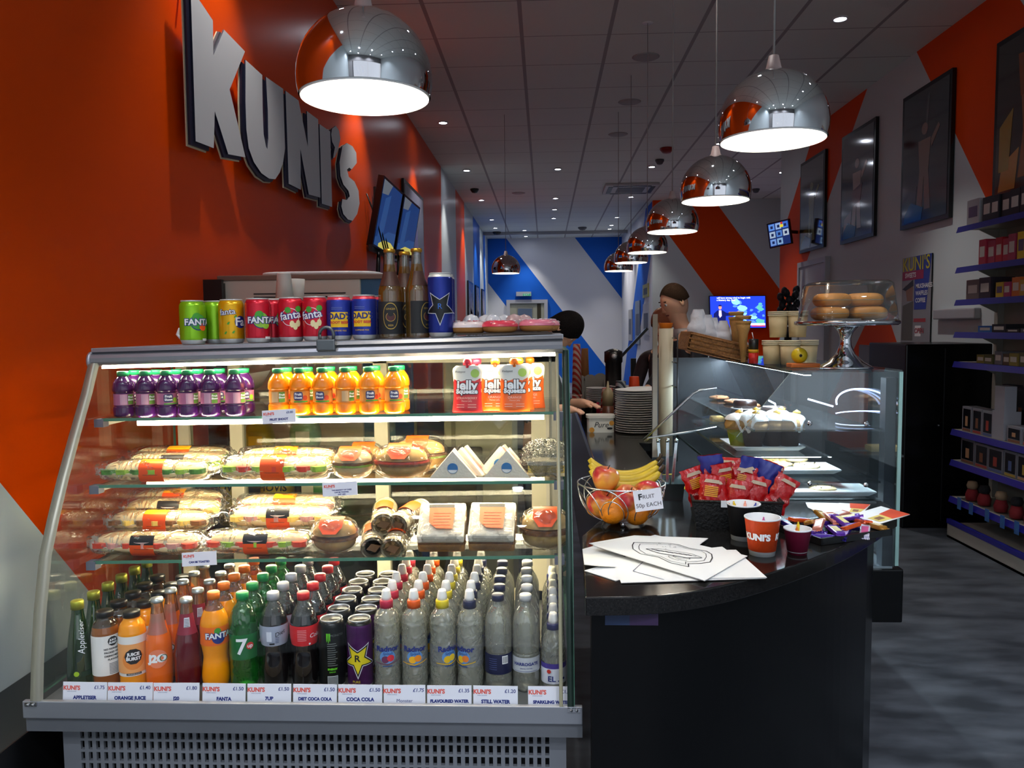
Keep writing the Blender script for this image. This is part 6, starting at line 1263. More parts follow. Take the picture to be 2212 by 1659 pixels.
# steel scoop and tongs standing in a steel bin
c = PZ(1470, 1040, CZ); sb = thing('steel_bin', 'small square stainless steel bin', 'bin', (.385, 2.50, CZ)); SS = M('polished_steel', 'b9c6c8', .18, 1, bump=.05, bscale=40)
mb = MB(); mb.add([(-.045, -.035, 0), (.045, -.035, 0), (.045, .035, 0), (-.045, .035, 0), (-.05, -.04, .055), (.05, -.04, .055), (.05, .04, .07), (-.05, .04, .07)], [(0, 1, 5, 4), (1, 2, 6, 5), (2, 3, 7, 6), (3, 0, 4, 7), (0, 3, 2, 1)], SS); mb.build('bin_body', sb)
for i, dx in enumerate((-.012, .004, .018)): tg = thing('tongs', ['left steel handle rising from the bin', 'middle steel handle rising from the bin', 'right steel handle rising from the bin'][i], 'tongs', (.385+dx, 2.52, CZ+.004), group='steel handles in the bin'); tg.rotation_euler = (-.15, .08*i-.05, 0); MB().box((-.005, -.002, 0), (.005, .002, .175), SS, bev=.001).build('handle', tg); MB().lathe([(.006, .172), (.007, .182), (.0001, .188)], SS, 12).build('end_knob', tg)
# ---------------------------------------------------------------- plates, tubs, cups on the counter behind
PLT = M('grey_plate', 'd2cfca', .3)
def plates(px, py, Y, r, n, lb):
    c = PY(px, py, Y); first_ = None
    for k in range(n):
        if first_ is None:
            first_ = MB().lathe([(r*.55, 0), (r*.60, .0), (r*.97, .008), (r, .011), (r*.97, .0115), (r*.6, .004), (.0001, .003)], PLT, 36).build('plate'); q = first_
        else: q = first_.copy(); COL.objects.link(q)
        q.location = (c.x+random.uniform(-.001, .001), Y, CZ+.0005+k*.0118); tag(q, 'white plate in the '+lb+(', top of the stack' if k == n-1 else ', lowest' if k == 0 else ', among those between top and bottom'), 'plate', 'plates in the '+lb)
plates(1375, 930, 4.10, .112, 19, 'large near stack of plates'); plates(1391, 870, 4.36, .098, 18, 'stack just behind the large one'); plates(1291, 880, 5.3, .078, 12, 'small stack at the far left'); plates(1340, 880, 5.3, .078, 13, 'small stack at the far right')
p = PZ(1297, 932, CZ); pt = thing('plastic_tub', 'white margarine tub with lid beside the plates', 'tub', (p.x, p.y, CZ)); mb = MB()
mb.prism(superell(0, 0, .070, .048, 28, 5), 0, .078, M('tub_white', 'ddd8cc', .4)); mb.build('tub_body', pt)
MB().prism(superell(0, 0, .076, .054, 28, 5), .076, .090, M('tub_white', 'ddd8cc', .4)).build('lid', pt); l = MB(); l.text('Pure', .040, INK, xf=T(.0, -.0492, .040)@RX(PI/2), shear=.3); l.flat(circ(12, .014, -.048, .014), M('sun_orange', 'c88a2c', .5), xf=T(0, -.0489, 0)@RX(PI/2)); l.flat(circ(12, .013, .055, .05), M('sun_orange', 'c88a2c', .5), xf=T(0, -.0489, 0)@RX(PI/2)); l.flat(superell(.045, .022, .014, .006, 14, 3), INK, xf=T(0, -.0491, 0)@RX(PI/2)); l.build('print', pt)
c = PY(1313, 850, 4.5); sq_ = thing('squeeze_bottle', 'pale plastic squeeze bottle of brown sauce beside the plates', 'bottle', (c.x, 4.5, CZ)); MB().lathe([(.030, 0), (.032, .01), (.032, .10)], M('brown_sauce', '5a2c12', .4), 24).build('filled_part', sq_); MB().lathe([(.032, .10), (.032, .17), (.024, .185), (.010, .20), (.004, .24), (.0001, .241)], M('squeeze_cream', '9a8a68', .5), 24).build('upper_part', sq_)
c = PY(1275, 900, 4.6); pot = thing('steel_pot', 'small dark steel pot behind the margarine tub', 'pot', (c.x, 4.75, CZ)); MB().lathe([(.045, 0), (.047, .10), (.050, .102), (.046, .10), (.044, .01)], M('dark_steel', '4a4540', .25, .9), 24).build('pot_body', pot); MB().tube([(-.04, 0, .09), (-.07, 0, .085), (-.075, 0, .05), (-.045, 0, .03)], .004, M('dark_steel', '4a4540', .25, .9), 8).build('handle', pot)
def ucup(px, py, Y, h, r, m_, lb, n=4, nm='cup_stack', z=CZ):
    c = PY(px, py, Y); t = thing(nm, lb, 'cup stack', (c.x, Y, z), group='upturned cups on the back counter'); MB().lathe([(r*.7, h), (r*.72, h-.002), (r, 0.012*n)], m_, 22).build('top_cup', t)
    mb = MB()
    for k in range(n): mb.lathe([(r, .012*k), (r+.002, .012*k+.002), (r+.002, .012*k+.005), (r, .012*k+.010)], m_, 22)
    mb.build('cup_rims', t)
def striped(nm, c1, c2):
    m = bpy.data.materials.new(nm); m.use_nodes = True; nt = m.node_tree; b = nt.nodes['Principled BSDF']; tc = nt.nodes.new('ShaderNodeTexCoord'); wv = nt.nodes.new('ShaderNodeTexWave'); wv.bands_direction = 'DIAGONAL'; wv.inputs['Scale'].default_value = 14; r = nt.nodes.new('ShaderNodeValToRGB'); r.color_ramp.interpolation = 'CONSTANT'; r.color_ramp.elements[1].position = .5
    r.color_ramp.elements[0].color = lin(c1); r.color_ramp.elements[1].color = lin(c2); nt.links.new(tc.outputs['Object'], wv.inputs[0]); nt.links.new(wv.outputs['Fac'], r.inputs[0]); nt.links.new(r.outputs[0], b.inputs[0]); return m
RS = striped('red_striped', 'c83a30', 'd8c0b0'); BS = striped('black_striped', '2a3038', 'a0a4a8'); 
ucup(1312, 812, 4.9, .17, .045, RS, 'red striped cup stack between the plates and boxes'); ucup(1341, 808, 4.8, .22, .042, BS, 'dark and white striped cup stack'); ucup(1370, 800, 4.9, .24, .042, M('cup_orange2', 'e04a1c', .5), 'tall orange red cup stack'); ucup(1285, 815, 4.9, .08, .036, M('cup_crimson', 'b81c3c', .5), 'single crimson cup upside down', 1)
ucup(1246, 770, 5.6, .43, .036, RS, 'tall red striped cup stack at the far left', 6); ucup(1263, 765, 5.9, .39, .036, M('cup_kraft', '9a6a3a', .6), 'brown cup stack beside the red striped one', 6)
for i, (px, Y) in enumerate(((1250, 5.75), (1274, 5.75), (1296, 5.9), (1318, 5.8))):
    c = PY(px, 800, Y); t = thing('takeaway_box', 'white folded takeaway box, '+ORD[i]+' from the left', 'box', (c.x, Y, CZ+(.0 if i > 1 else .0)), group='white takeaway boxes'); WB = M('box_white', 'a9a69c', .6)
    mb = MB(); mb.add([(-.035, -.03, 0), (.035, -.03, 0), (.035, .03, 0), (-.035, .03, 0), (-.045, -.04, .16), (.045, -.04, .16), (.045, .04, .16), (-.045, .04, .16)], [(0, 1, 5, 4), (1, 2, 6, 5), (2, 3, 7, 6), (3, 0, 4, 7), (3, 2, 1, 0)], WB); mb.build('box_body', t); MB().prism([(-.045, .16), (.045, .16), (.040, .19), (.015, .205), (-.015, .205), (-.040, .19)], 0, .001, WB, xf=T(0, -.035, 0)@RX(PI/2)).build('flap', t)
# till screen and grinder
c = PY(1368, 735, 6.2); tl = thing('till_screen', 'slanting till screen seen edge on behind the counter', 'screen', (c.x, 6.2, CZ)); MB().box((-.02, -.02, 0), (.02, .02, .30), BLK).build('stand', tl); mb = MB(); mb.box((-.006, -.10, -.16), (.014, .10, .16), BLK, xf=T(0, 0, .42)@RZ(-.15)@RY(.75)); mb.box((-.008, -.09, -.15), (-.006, .09, .15), M('screen_pale_blue', '7f9cc4', .2, emit='7f9cc4', es=.25), xf=T(0, 0, .42)@RZ(-.15)@RY(.75)); mb.build('screen', tl)
c = PY(1325, 765, 5.4); gr = thing('coffee_knock_tin', 'black round lidded tin on the back counter', 'tin', (c.x, 5.4, CZ)); MB().lathe([(.05, 0), (.055, .02), (.055, .30), (.062, .31), (.062, .38), (.03, .395), (.0001, .40)], BLK, 28).build('tin_body', gr); MB().lathe([(.0001, 0), (.018, .001), (.0001, .004)], WHT, 14, xf=T(0, -.0622, .35)@RX(PI/2)).build('badge', gr)
# ================================================================ KUNI'S wall sign
SGF = M('sign_face_grey', 'd5d5d8', .45); SGB = M('sign_navy_edge', '12142e', .4); SGE = M('sign_cream_edge', 'd8c8a8', .5)
def letter(poly, name, lb, holes=None):
    """poly in (y, z) on the wall plane"""
    t = thing('sign_letter', lb, 'sign letter', (XL+.05, 0, 0), group='letters of the wall sign')
    XF = Matrix(((0, 0, 1, 0), (1, 0, 0, 0), (0, 1, 0, 0), (0, 0, 0, 1)))
    def bm_prism(pts, x0, x1, m, nm): o = MB().prism(pts, x0, x1, m, xf=XF).build(nm, t); return o
    bm_prism([(y-.034, z-.020) for y, z in poly], -.004, .006, SGB, 'navy_backing'); MB().prism(poly, .006, .012, SGF, xf=XF, side=SGB).build('letter_face', t); 
    cyy = sum(p[0] for p in poly)/len(poly); czz = sum(p[1] for p in poly)/len(poly)
    bm_prism([(y-.040+(y-cyy)*.02, z-.024+(z-czz)*.015) for y, z in poly], -.008, -.004, SGE, 'cream_edge')
    for y, z in (poly[0], poly[len(poly)//2]): MB().lathe([(.006, 0), (.006, .036)], WHT, 8, xf=T(-.05, y+(cyy-y)*.1, z+(czz-z)*.1)@RY(PI/2)).build('standoff', t)
def WP(pts): return [(PXX(px, py, XL+.07).y, PXX(px, py, XL+.07).z) for px, py in pts]
Kp = WP([(416, -28), (464, 44), (465, 120), (488, 64), (533, 111), (500, 193), (534, 340), (497, 333), (468, 240), (466, 320), (427, 305)])
letter(Kp, 'K', 'big grey letter K, first of the wall sign')
Up = WP([(534, 129), (570, 162), (571, 240), (573, 290), (578, 316), (581, 322), (583, 300), (582, 240), (578, 166), (615, 192), (617, 260), (619, 320), (615, 350), (608, 372), (598, 387), (585, 386), (568, 374), (552, 350), (541, 320), (536, 280), (534, 220)])
letter(Up, 'U', 'big grey letter U in the wall sign')
Np = WP([(620, 196), (648, 217), (668, 317), (666, 240), (690, 258), (695, 427), (670, 420), (652, 322), (653, 410), (627, 397)])
letter(Np, 'N', 'big grey letter N in the wall sign')
Ip = WP([(693, 268), (716, 284), (720, 447), (698, 440)]); letter(Ip, 'I', 'narrow grey letter I in the wall sign')
Ap = WP([(720, 278), (728, 272), (735, 282), (738, 300), (732, 325), (726, 340), (722, 341), (726, 318), (720, 306), (718, 290)]); letter(Ap, 'apostrophe', 'small grey apostrophe before the S')
Sp = WP([(742, 316), (752, 309), (764, 316), (772, 330), (773, 352), (762, 366), (757, 362), (752, 366), (756, 382), (768, 392), (777, 412), (779, 440), (774, 462), (764, 477), (754, 474), (744, 462), (740, 446), (742, 430), (752, 432), (758, 424), (755, 412), (744, 398), (738, 380), (736, 350)])
letter(Sp, 'S', 'big grey letter S, last of the wall sign')
# ================================================================ menu screens on the left wall
BZ_ = M('screen_bezel', '08080a', .25); 
def screen_quad(c4, th, name, lb, cat, paint, bez=.02, nrm=None):
    """flat panel through four world points (tl, tr, br, bl); paint(mb, P) draws on it"""
    tl, tr, br, bl = [Vector(c) for c in c4]; ex = (tr-tl); ey = (bl-tl); n = ex.cross(ey).normalized()
    if (EYE-tl).dot(n) < 0: n = -n
    P = lambda u, v, h=0: tl+ex*u+ey*v+n*h
    t = thing(name, lb, cat, (0, 0, 0)); c0 = P(.5, .5); t.location = c0
    mb = MB(); V = [P(u, v, h)-c0 for h in (-th, 0) for u, v in ((0, 0), (1, 0), (1, 1), (0, 1))]
    mb.add(V, [(0, 3, 2, 1), (4, 5, 6, 7), (0, 1, 5, 4), (1, 2, 6, 5), (2, 3, 7, 6), (3, 0, 4, 7)], BZ_); mb.build('frame', t)
    w_, h_ = ex.length, ey.length; bu, bv = bez/w_, bez/h_; ms = MB(); q = lambda u, v, h=.002: P(bu+(1-2*bu)*u, bv+(1-2*bv)*v, h)-c0
    paint(ms, q); ms.build('picture', t); return t, P
def poly_on(ms, q, pts, m, h=.003): ms.add([q(u, v, h) for u, v in pts], [tuple(range(len(pts)))], m)
R_ = lambda a, b, c, d: [(a, b), (c, b), (c, d), (a, d)]
EMB = M('screen_blue', '1c4e9c', .4, emit='2052a0', es=.16); EML = M('screen_light_blue', '4a86d0', .4, emit='3a70c0', es=.14); EMY = M('screen_yellow', 'e0d060', .4, emit='d8cc60', es=.35); EMG = M('screen_grey', '8a929c', .4, emit='808a96', es=.2)
def menu(ms, q, k=0):
    poly_on(ms, q, R_(0, 0, 1, 1), EMB, .002); poly_on(ms, q, [(0, 0), (.45, 0), (.30, .18), (0, .22)], EMG, .003); poly_on(ms, q, [(.2, .25), (.45, .15), (.35, .9), (.1, .85)], EML, .003)
    poly_on(ms, q, [(0, .88), (.3, .82), (.6, .70), (1, .66), (1, 1), (0, 1)], EML, .0035); poly_on(ms, q, [(.2, .95), (.45, .86), (.8, .84), (1, .88), (1, 1), (.2, 1)], EMY, .004)
def scr(pts, Ys, **kw): return [PY(px, py, Y) for (px, py), Y in zip(pts, Ys)]
t, P = screen_quad(scr([(830, 379), (871, 417), (851, 548), (804, 531)], (6.35, 6.9, 6.9, 6.35)), .05, 'menu_screen', 'near wall mounted menu screen with blue picture', 'screen', menu)
t, P2 = screen_quad(scr([(874, 419), (908, 449), (886, 546), (854, 543)], (6.95, 7.45, 7.45, 6.95)), .05, 'menu_screen', 'far wall mounted menu screen with blue and yellow picture', 'screen', lambda ms, q: menu(ms, q, 1))
br = thing('screen_bracket', 'black bracket with hanging cables holding the menu screens', 'bracket', (XL+.02, 6.6, 2.1))
MB().box((0, -.25, -.05), (.03, .9, .0), BLK).box((0, -.02, -.05), (.24, .02, -.02), BLK).box((0, .5, -.05), (.28, .54, -.02), BLK).box((0, -.02, .0), (.02, .02, .5), BLK).build('arm', br)
for k in range(5): MB().tube([(.05+.05*k, -.1+.04*k, -.05), (.04+.05*k, -.1+.04*k, -.22-.03*(k % 3)), (.05+.05*k, -.09+.04*k, -.34)], .018, BLK, 7).build('hanging_cable', br)
for k in range(3): MB().tube([(0, -.28+.1*k, .4-.05*k), (.06, -.2+.1*k, .2), (.1, -.12+.1*k, -.03)], .006, BLK, 6).build('loose_cable', br)
def pic(ms, q): poly_on(ms, q, R_(0, 0, 1, 1), M('poster_lavender', '7d7f94', .25), .002); poly_on(ms, q, [(.2, .1), (.6, .2), (.7, .5), (.3, .6)], M('poster_violet', '8a80b8', .3), .003); poly_on(ms, q, [(.3, .4), (.8, .5), (.8, .95), (.2, .95)], M('poster_blueviolet', '5c6aa8', .3), .003)
screen_quad([(XL+.03, 7.98, 2.93), (XL+.03, 9.25, 2.93), (XL+.03, 9.25, 1.35), (XL+.03, 7.98, 1.35)], .025, 'framed_poster', 'tall black framed poster on the left wall behind the screens', 'poster', pic, .04)
for i, (y0, y1, z0, z1) in enumerate(((11.0, 11.7, 1.35, 2.15), (14.6, 15.6, 1.1, 2.3), (16.2, 17.0, 1.1, 2.3), (17.8, 18.5, 1.1, 2.3))):
    screen_quad([(XL+.03, y0, z1), (XL+.03, y1, z1), (XL+.03, y1, z0), (XL+.03, y0, z0)], .025, 'framed_poster', 'black framed picture on the far left wall, '+ORD[i]+' going back', 'poster', pic, .04)
# ================================================================ framed film posters on the right wall (generic pictures)
PG = {}
def gloss(nm, c, r=.08): return M(nm, c, r, spec=.8, coat=.8)
def post(kind):
    def f(ms, q):
        bg = [gloss('poster_bg_tan', '38342c'), gloss('poster_bg_grey', '48464a'), gloss('poster_bg_dark', '23262c'), gloss('poster_bg_brown', '2a201a')][kind]
        poly_on(ms, q, R_(0, 0, 1, 1), bg, .002)
        fig = gloss('poster_figure_%d' % kind, ['8a8a68', 'c0aea6', '86685a', '9a6030'][kind]); fig2 = gloss('poster_figure2_%d' % kind, ['8a7a40', 'b8b4b8', '3a4a58', 'c88a3c'][kind])
        c_ = .5; poly_on(ms, q, [(.5+.07*math.cos(a*PI/8), .30+.045*math.sin(a*PI/8)) for a in range(16)], fig, .003); poly_on(ms, q, [(.36, .38), (.64, .38), (.60, .62), (.66, .92), (.53, .92), (.5, .66), (.47, .92), (.34, .92), (.40, .62)], fig, .003)
        poly_on(ms, q, [(.64, .40), (.80, .30), (.83, .33), (.66, .46)], fig, .0035); poly_on(ms, q, [(.1, .80), (.35, .72), (.30, .98), (.05, .98)], fig2, .003)
        if kind in (0, 1, 2): poly_on(ms, q, [(.08, .92), (.22, .84), (.50, .90), (.46, .99), (.05, .99)], gloss('poster_blue_glow', '1f6fb0'), .0036)
        if kind == 1: poly_on(ms, q, [(.35, .55), (.68, .50), (.62, .66), (.38, .70)], gloss('poster_red', '8a2a2c'), .0038)
        if kind == 2: poly_on(ms, q, [(.55, .05), (.60, .05), (.45, .9), (.40, .9)], gloss('poster_ray', '4a4c50'), .0028)
        if kind == 3: poly_on(ms, q, [(.05, .55), (.25, .45), (.20, .85), (.05, .85)], gloss('poster_gold', 'a8842c'), .0034); poly_on(ms, q, [(.3, .12), (.7, .15), (.72, .35), (.35, .4)], gloss('poster_fire', '8a4a1c'), .0034)
    return f
for i, (y0, y1, z0, z1, lb) in enumerate(((9.694, 8.87, 2.29-.02, 3.33, 'farthest framed poster on the right wall, over the orange stripe'), (8.382, 7.55, 2.26-.02, 3.33, 'second farthest framed poster, pale figure, white wall around it'), (6.998, 6.18, 2.24-.02, 3.33, 'dark framed poster between white wall and orange stripe'), (5.60, 4.78, 2.24, 3.30, 'nearest framed poster at the right edge, above the shop shelves'))):
    screen_quad([(XR-.035, y0, z1), (XR-.035, y1, z1), (XR-.035, y1, z0), (XR-.035, y0, z0)], .03, 'framed_poster', lb, 'poster', post(i), .035)
# ---- small hanging screen and weather television
def cctv(ms, q):
    poly_on(ms, q, R_(0, 0, 1, 1), M('cctv_navy', '10204a', .3, emit='14285c', es=.6), .002); cols = ['5a8ad8', '8aa8d8', '3a6ac8', '9ab0c8', '4a78c0', 'a8b8c8', '6a90d0', '7aa0c8']
    for k in range(8): u, v = (k % 3)*.33+.03, (k//3)*.33+.03; poly_on(ms, q, R_(u, v, u+.28, v+.27), M('cctv_cell_%d' % k, cols[k], .3, emit=cols[k], es=.5), .003); poly_on(ms, q, R_(u+.08, v+.08, u+.2, v+.2), M('cctv_dark', '1a2a5a', .3, emit='1a2a5a', es=.4), .0035)
    poly_on(ms, q, R_(.58, .12, .74, .24), M('cctv_yellow', 'd0c02c', .3, emit='d0c02c', es=.6), .004); poly_on(ms, q, R_(.62, .02, .72, .1), M('cctv_red', 'c0301c', .3, emit='c0301c', es=.6), .004)
screen_quad([PY(a, b, Y) for (a, b), Y in (((1656, 484), 9.7), ((1704, 472), 9.55), ((1714, 524), 9.55), ((1663, 537), 9.7))], .05, 'hanging_screen', 'small tilted security screen hung in the far right corner', 'screen', cctv, .012)
sa, sb_ = PY(1692, 500, 9.68), PY(1700, 500, 9.80)
tag(MB().tube([sa, sb_, (XR+.01, 9.9, sb_.z)], .022, BLK, 8).build('wall_bracket'), 'short black wall arm behind the small security screen', 'bracket')
TE = 1.15
def tv(ms, q):
    B0 = M('tv_blue', '1830a8', .2, emit='1a34b8', es=TE); B1 = M('tv_blue_light', '4a7ae0', .2, emit='4a7ae0', es=TE); B2 = M('tv_cyan', '7ac0e0', .2, emit='7ab8e8', es=TE); NV = M('tv_navy', '0a1450', .2, emit='0a1450', es=TE); SK = M('tv_skin', 'c89080', .2, emit='c08a7a', es=TE*.8); WT = M('tv_white', 'ffffff', .2, emit='e8f0ff', es=TE)
    poly_on(ms, q, R_(0, 0, 1, 1), B0, .002); r_ = random.Random(4)
    for k in range(26):
        u, v, s_ = .40+.58*r_.random(), .12+.75*r_.random(), .03+.06*r_.random(); n = 9
        poly_on(ms, q, [(min(.99, max(.01, u+s_*(.6+.6*r_.random())*math.cos(2*PI*i/n))), min(.97, max(.03, v+s_*(.7+.6*r_.random())*math.sin(2*PI*i/n)))) for i in range(n)], [B1, B2, B1, M('tv_green', '4a9a90', .2, emit='4a9a90', es=TE)][k % 4], .003+.0001*k)
    poly_on(ms, q, [(.04, .98), (.06, .55), (.13, .44), (.22, .44), (.29, .52), (.42, .54), (.50, .48), (.51, .54), (.42, .62), (.28, .62), (.27, .98)], NV, .007); poly_on(ms, q, [(.155, .44), (.20, .44), (.205, .62), (.17, .68), (.15, .60)], M('tv_shirt', 'c8b0d8', .2, emit='b8a8d8', es=TE), .0075)
    poly_on(ms, q, [(.178+.030*math.cos(a*PI/8), .345+.075*math.sin(a*PI/8)) for a in range(16)], SK, .0075); poly_on(ms, q, [(.178+.032*math.cos(a*PI/8), .315+.05*math.sin(a*PI/8)) for a in range(8, 17)], NV, .008); poly_on(ms, q, R_(.49, .47, .53, .52), SK, .0078)
    poly_on(ms, q, R_(.70, .86, .99, .92), WT, .0078); poly_on(ms, q, R_(.74, .93, .99, .96), M('tv_red', 'c02838', .2, emit='c02838', es=TE), .0078)
    o = q(0, 0, .008); ex = q(1, 0, .008)-o; ey = q(0, 1, .008)-o; n = (q(0, 0, .009)-q(0, 0, .008)).normalized()
    for s_, u, v in (('will have strong wind to begin with', .12, .05), ('a blustery day. And', .12, .12)):
        Vt, Ft = text_geo(s_, .042, .0006, 'LEFT'); exn, eyn = ex.normalized(), ey.normalized(); b0 = o+ex*u+ey*v; ms.add([b0+exn*x-eyn*y for x, y, z in Vt], Ft, WT)
screen_quad([PY(a, b, 14.32) for a, b in ((1532, 639), (1654, 638), (1657, 709), (1534, 710))], .06, 'television', 'wall television showing a weather forecast with presenter', 'television', tv, .012)
# ================================================================ back counter behind the display case
ZB = .93
tag(MB().box((XL+.03, 2.95, 0), (-.39, 3.75, ZB), M('back_counter_dark', '2c2a28', .5)).build('back_counter'), 'dark back counter behind the display case', 'counter')
MC = M('cream_enamel', 'e2d6c6', .45); c0 = PY(480, 720, 3.2); c1 = PY(780, 720, 3.2); ct = PY(640, 594, 3.2).z
ov = thing('counter_oven', 'cream metal cabinet with vent slots behind the cans', 'oven', ((c0.x+c1.x)/2, 3.45, ZB)); hw = (c1.x-c0.x)/2; H = ct-ZB
MB().box((-hw, -.25, 0), (hw, .25, H-.02), MC, bev=.004).build('housing', ov); MB().box((-hw-.01, -.26, H-.02), (hw+.14, .26, H), M('cream_top_rail', '8a6e60', .4), bev=.003).build('top_panel', ov)
for x in (-hw*.35, hw*.30, hw*.62):
    mb = MB()
    for k in range(4): mb.box((-.055 if x > -.1 else -.05, -.2535, -.003-k*.014), (.05, -.250, .002-k*.014), M('vent_dark', '2e2c2a', .6))
    o = mb.build('vent', ov); o.location = (x, 0, H-.075)
MB().box((-hw-.002, -.253, .03), (-hw+.02, -.250, H-.03), M('seam', '6a645a', .5)).build('edge_seam', ov)
MB().box((hw, -.23, 0), (hw+.13, .24, H-.02), M('blue_side', '2d5f88', .4)).build('blue_side_panel', ov)
p = PY(684, 583, 3.3); tp = thing('serving_tray', 'white shallow tray lying on top of the cream cabinet', 'tray', (p.x, 3.45, ct+.001)); MB().prism(superell(0, 0, .245, .17, 36, 4), .004, .008, WHT).build('tray_base', tp); MB().tube([(x, y, .012) for x, y in superell(0, 0, .25, .175, 40, 4)], .007, WHT, 8, closed=True).build('rim', tp)
a = PY(438, 604, 3.15); b_ = PY(480, 655, 3.15); tag(MB().box((a.x, 3.15, ZB), (b_.x, 3.17, a.z), BLK).build('black_board'), 'black board standing against the wall left of the cream cabinet', 'board')
# stacked white cups and bowl by the cans
CW = M('white_cup', 'ece4da', .5, sub=.1)
for i, (px, Y, z0, n, fl, lb) in enumerate(((615, 2.80, 0, 9, 0, 'tall stack of upturned white plastic cups'), (638, 2.86, 0, 6, 1, 'white plastic cup stack behind the tall one'))):
    c = PY(px, 650, Y); zt_ = PY(px, 590 if i == 0 else 603, Y).z; t = thing('plastic_cup_stack', lb, 'cup stack', (c.x, Y, 1.20), group='white plastic cup stacks'); h = zt_-1.20
    MB().lathe([(.032, h-.09), (.024, h-.004), (.022, h), (.0001, h)] if not fl else [(.030, h-.08), (.036, h), (.034, h), (.028, h-.078)], CW, 26).build('top_cup', t); mb = MB()
    for k in range(n): z = h-.09-.0075*k; mb.lathe([(.032+.0006*k, z), (.034+.0006*k, z-.001), (.034+.0006*k, z-.006), (.032+.0006*k, z-.0065)], CW, 26)
    mb.lathe([(.04, -.005), (.04, h-.09-.0075*n)], CW, 26); mb.build('cup_rims', t)
c = PY(592, 645, 3.0); tag(MB().lathe([(.0001, 0), (.05, .02), (.09, .07), (.088, .07), (.048, .024), (.0001, .004)], CW, 30).build('white_bowl', loc=(c.x, 2.70, 1.197), rot=(0, -.15, 0)), 'shallow white bowl lying beside the cup stacks', 'bowl')
c = PY(392, 735, 2.13); tag(MB().tube([(c.x+.03, 2.13, c.z+.004), (c.x, 2.13, c.z+.004), (c.x-.010, 2.13, c.z+.016), (c.x-.004, 2.13, c.z+.030), (c.x+.02, 2.13, c.z+.034)], .005, WHT, 10).build('cable_loop'), 'small white cable loop peeking out left of the lime cans', 'cable')
# bread bags behind the glass
BAGS = [('yellow wrapped sliced loaf at the left behind the case', 'c9b01c', 500, 1060, 'HOVIS'), ('yellow wrapped sliced loaf next to the first', 'c9b01c', 600, 1060, 'HOVIS'), ('green and white bread bag behind the case', '2f8a50', 690, 1060, ''), ('clear bag with yellow label higher up behind the case', 'b8a83a', 560, 950, ''), ('green and clear bread bag higher up behind the case', '8ab89a', 660, 940, '')]
for i, (lb, c_, px, py, tx) in enumerate(BAGS):
    Y = 2.62 if i < 3 else 2.80; c = PY(px, py, Y); t = thing('bread_bag', lb, 'bread', (c.x, Y, c.z), group='bagged loaves behind the case'); m_ = M('bag_'+c_, c_, .3, coat=.3, bump=.3, bscale=25)
    MB().grid(lambda u, v: (.055*math.copysign(abs(math.cos(2*PI*u))**.5, math.cos(2*PI*u))*(math.sin(PI*v)**.3), .05*math.sin(2*PI*u)*(math.sin(PI*v)**.3), -.07+.14*v), 28, 10, m_, wrapu=True).build('bag', t)
    l = MB(); XF = T(0, -.053, 0)@RX(PI/2)
    if tx: l.text(tx, .034, INK, xf=XF@T(0, .02, 0), off=.001, shear=.1); l.text('Tasty Wholemeal', .010, INK, xf=XF@T(0, -.008, 0)); pass
    elif i == 2: l.flat(rect(-.045, -.06, -.005, .06), WHT, xf=XF)
    else: l.flat(rect(-.02, -.02, .03, .02), WHT if i == 4 else YEL, xf=XF)
    l.build('print', t)
za, zb_ = PY(560, 1110, 2.62).z, PY(560, 990, 2.80).z
rkk = thing('bread_rack', 'open grey rack behind the case with loaves on it and white cups on top', 'rack', (-.82, 2.74, 0)); GRY = M('shelf_grey', '6a6a64', .5)
for z in (.3, za+.004, zb_-.004, 1.195): MB().box((-.34, (-.18 if z < za+.1 or z > 1.1 else -.02), z-.012), (.34, .18, z), GRY).build('shelf', rkk)
for x in (-.34, .33): MB().box((x, .16, 0), (x+.01, .18, 1.195), GRY).box((x, -.18, 0), (x+.01, -.165, za), GRY).build('upright', rkk)
a = PY(960, 1000, 2.9); b_ = PY(1108, 1000, 2.9); fz = thing('white_fridge', 'pale fridge door seen through the back of the case', 'fridge', ((a.x+b_.x)/2, 3.15, 0)); MB().box((a.x-(a.x+b_.x)/2, -.25, 0), (b_.x-(a.x+b_.x)/2, .25, 1.30), M('fridge_cream', 'c4c0ac', .35), bev=.008).build('fridge_body', fz); MB().box((-.10, -.256, .6), (-.085, -.25, 1.2), M('fridge_trim', '8a8674', .4)).build('handle', fz)
tag(MB().box((-.47, 2.62, 0), (-.235, 2.9, .98), M('dark_crate', '3a342a', .6), bev=.01).build('dark_crate'), 'dark crate behind the right sliding door', 'crate')
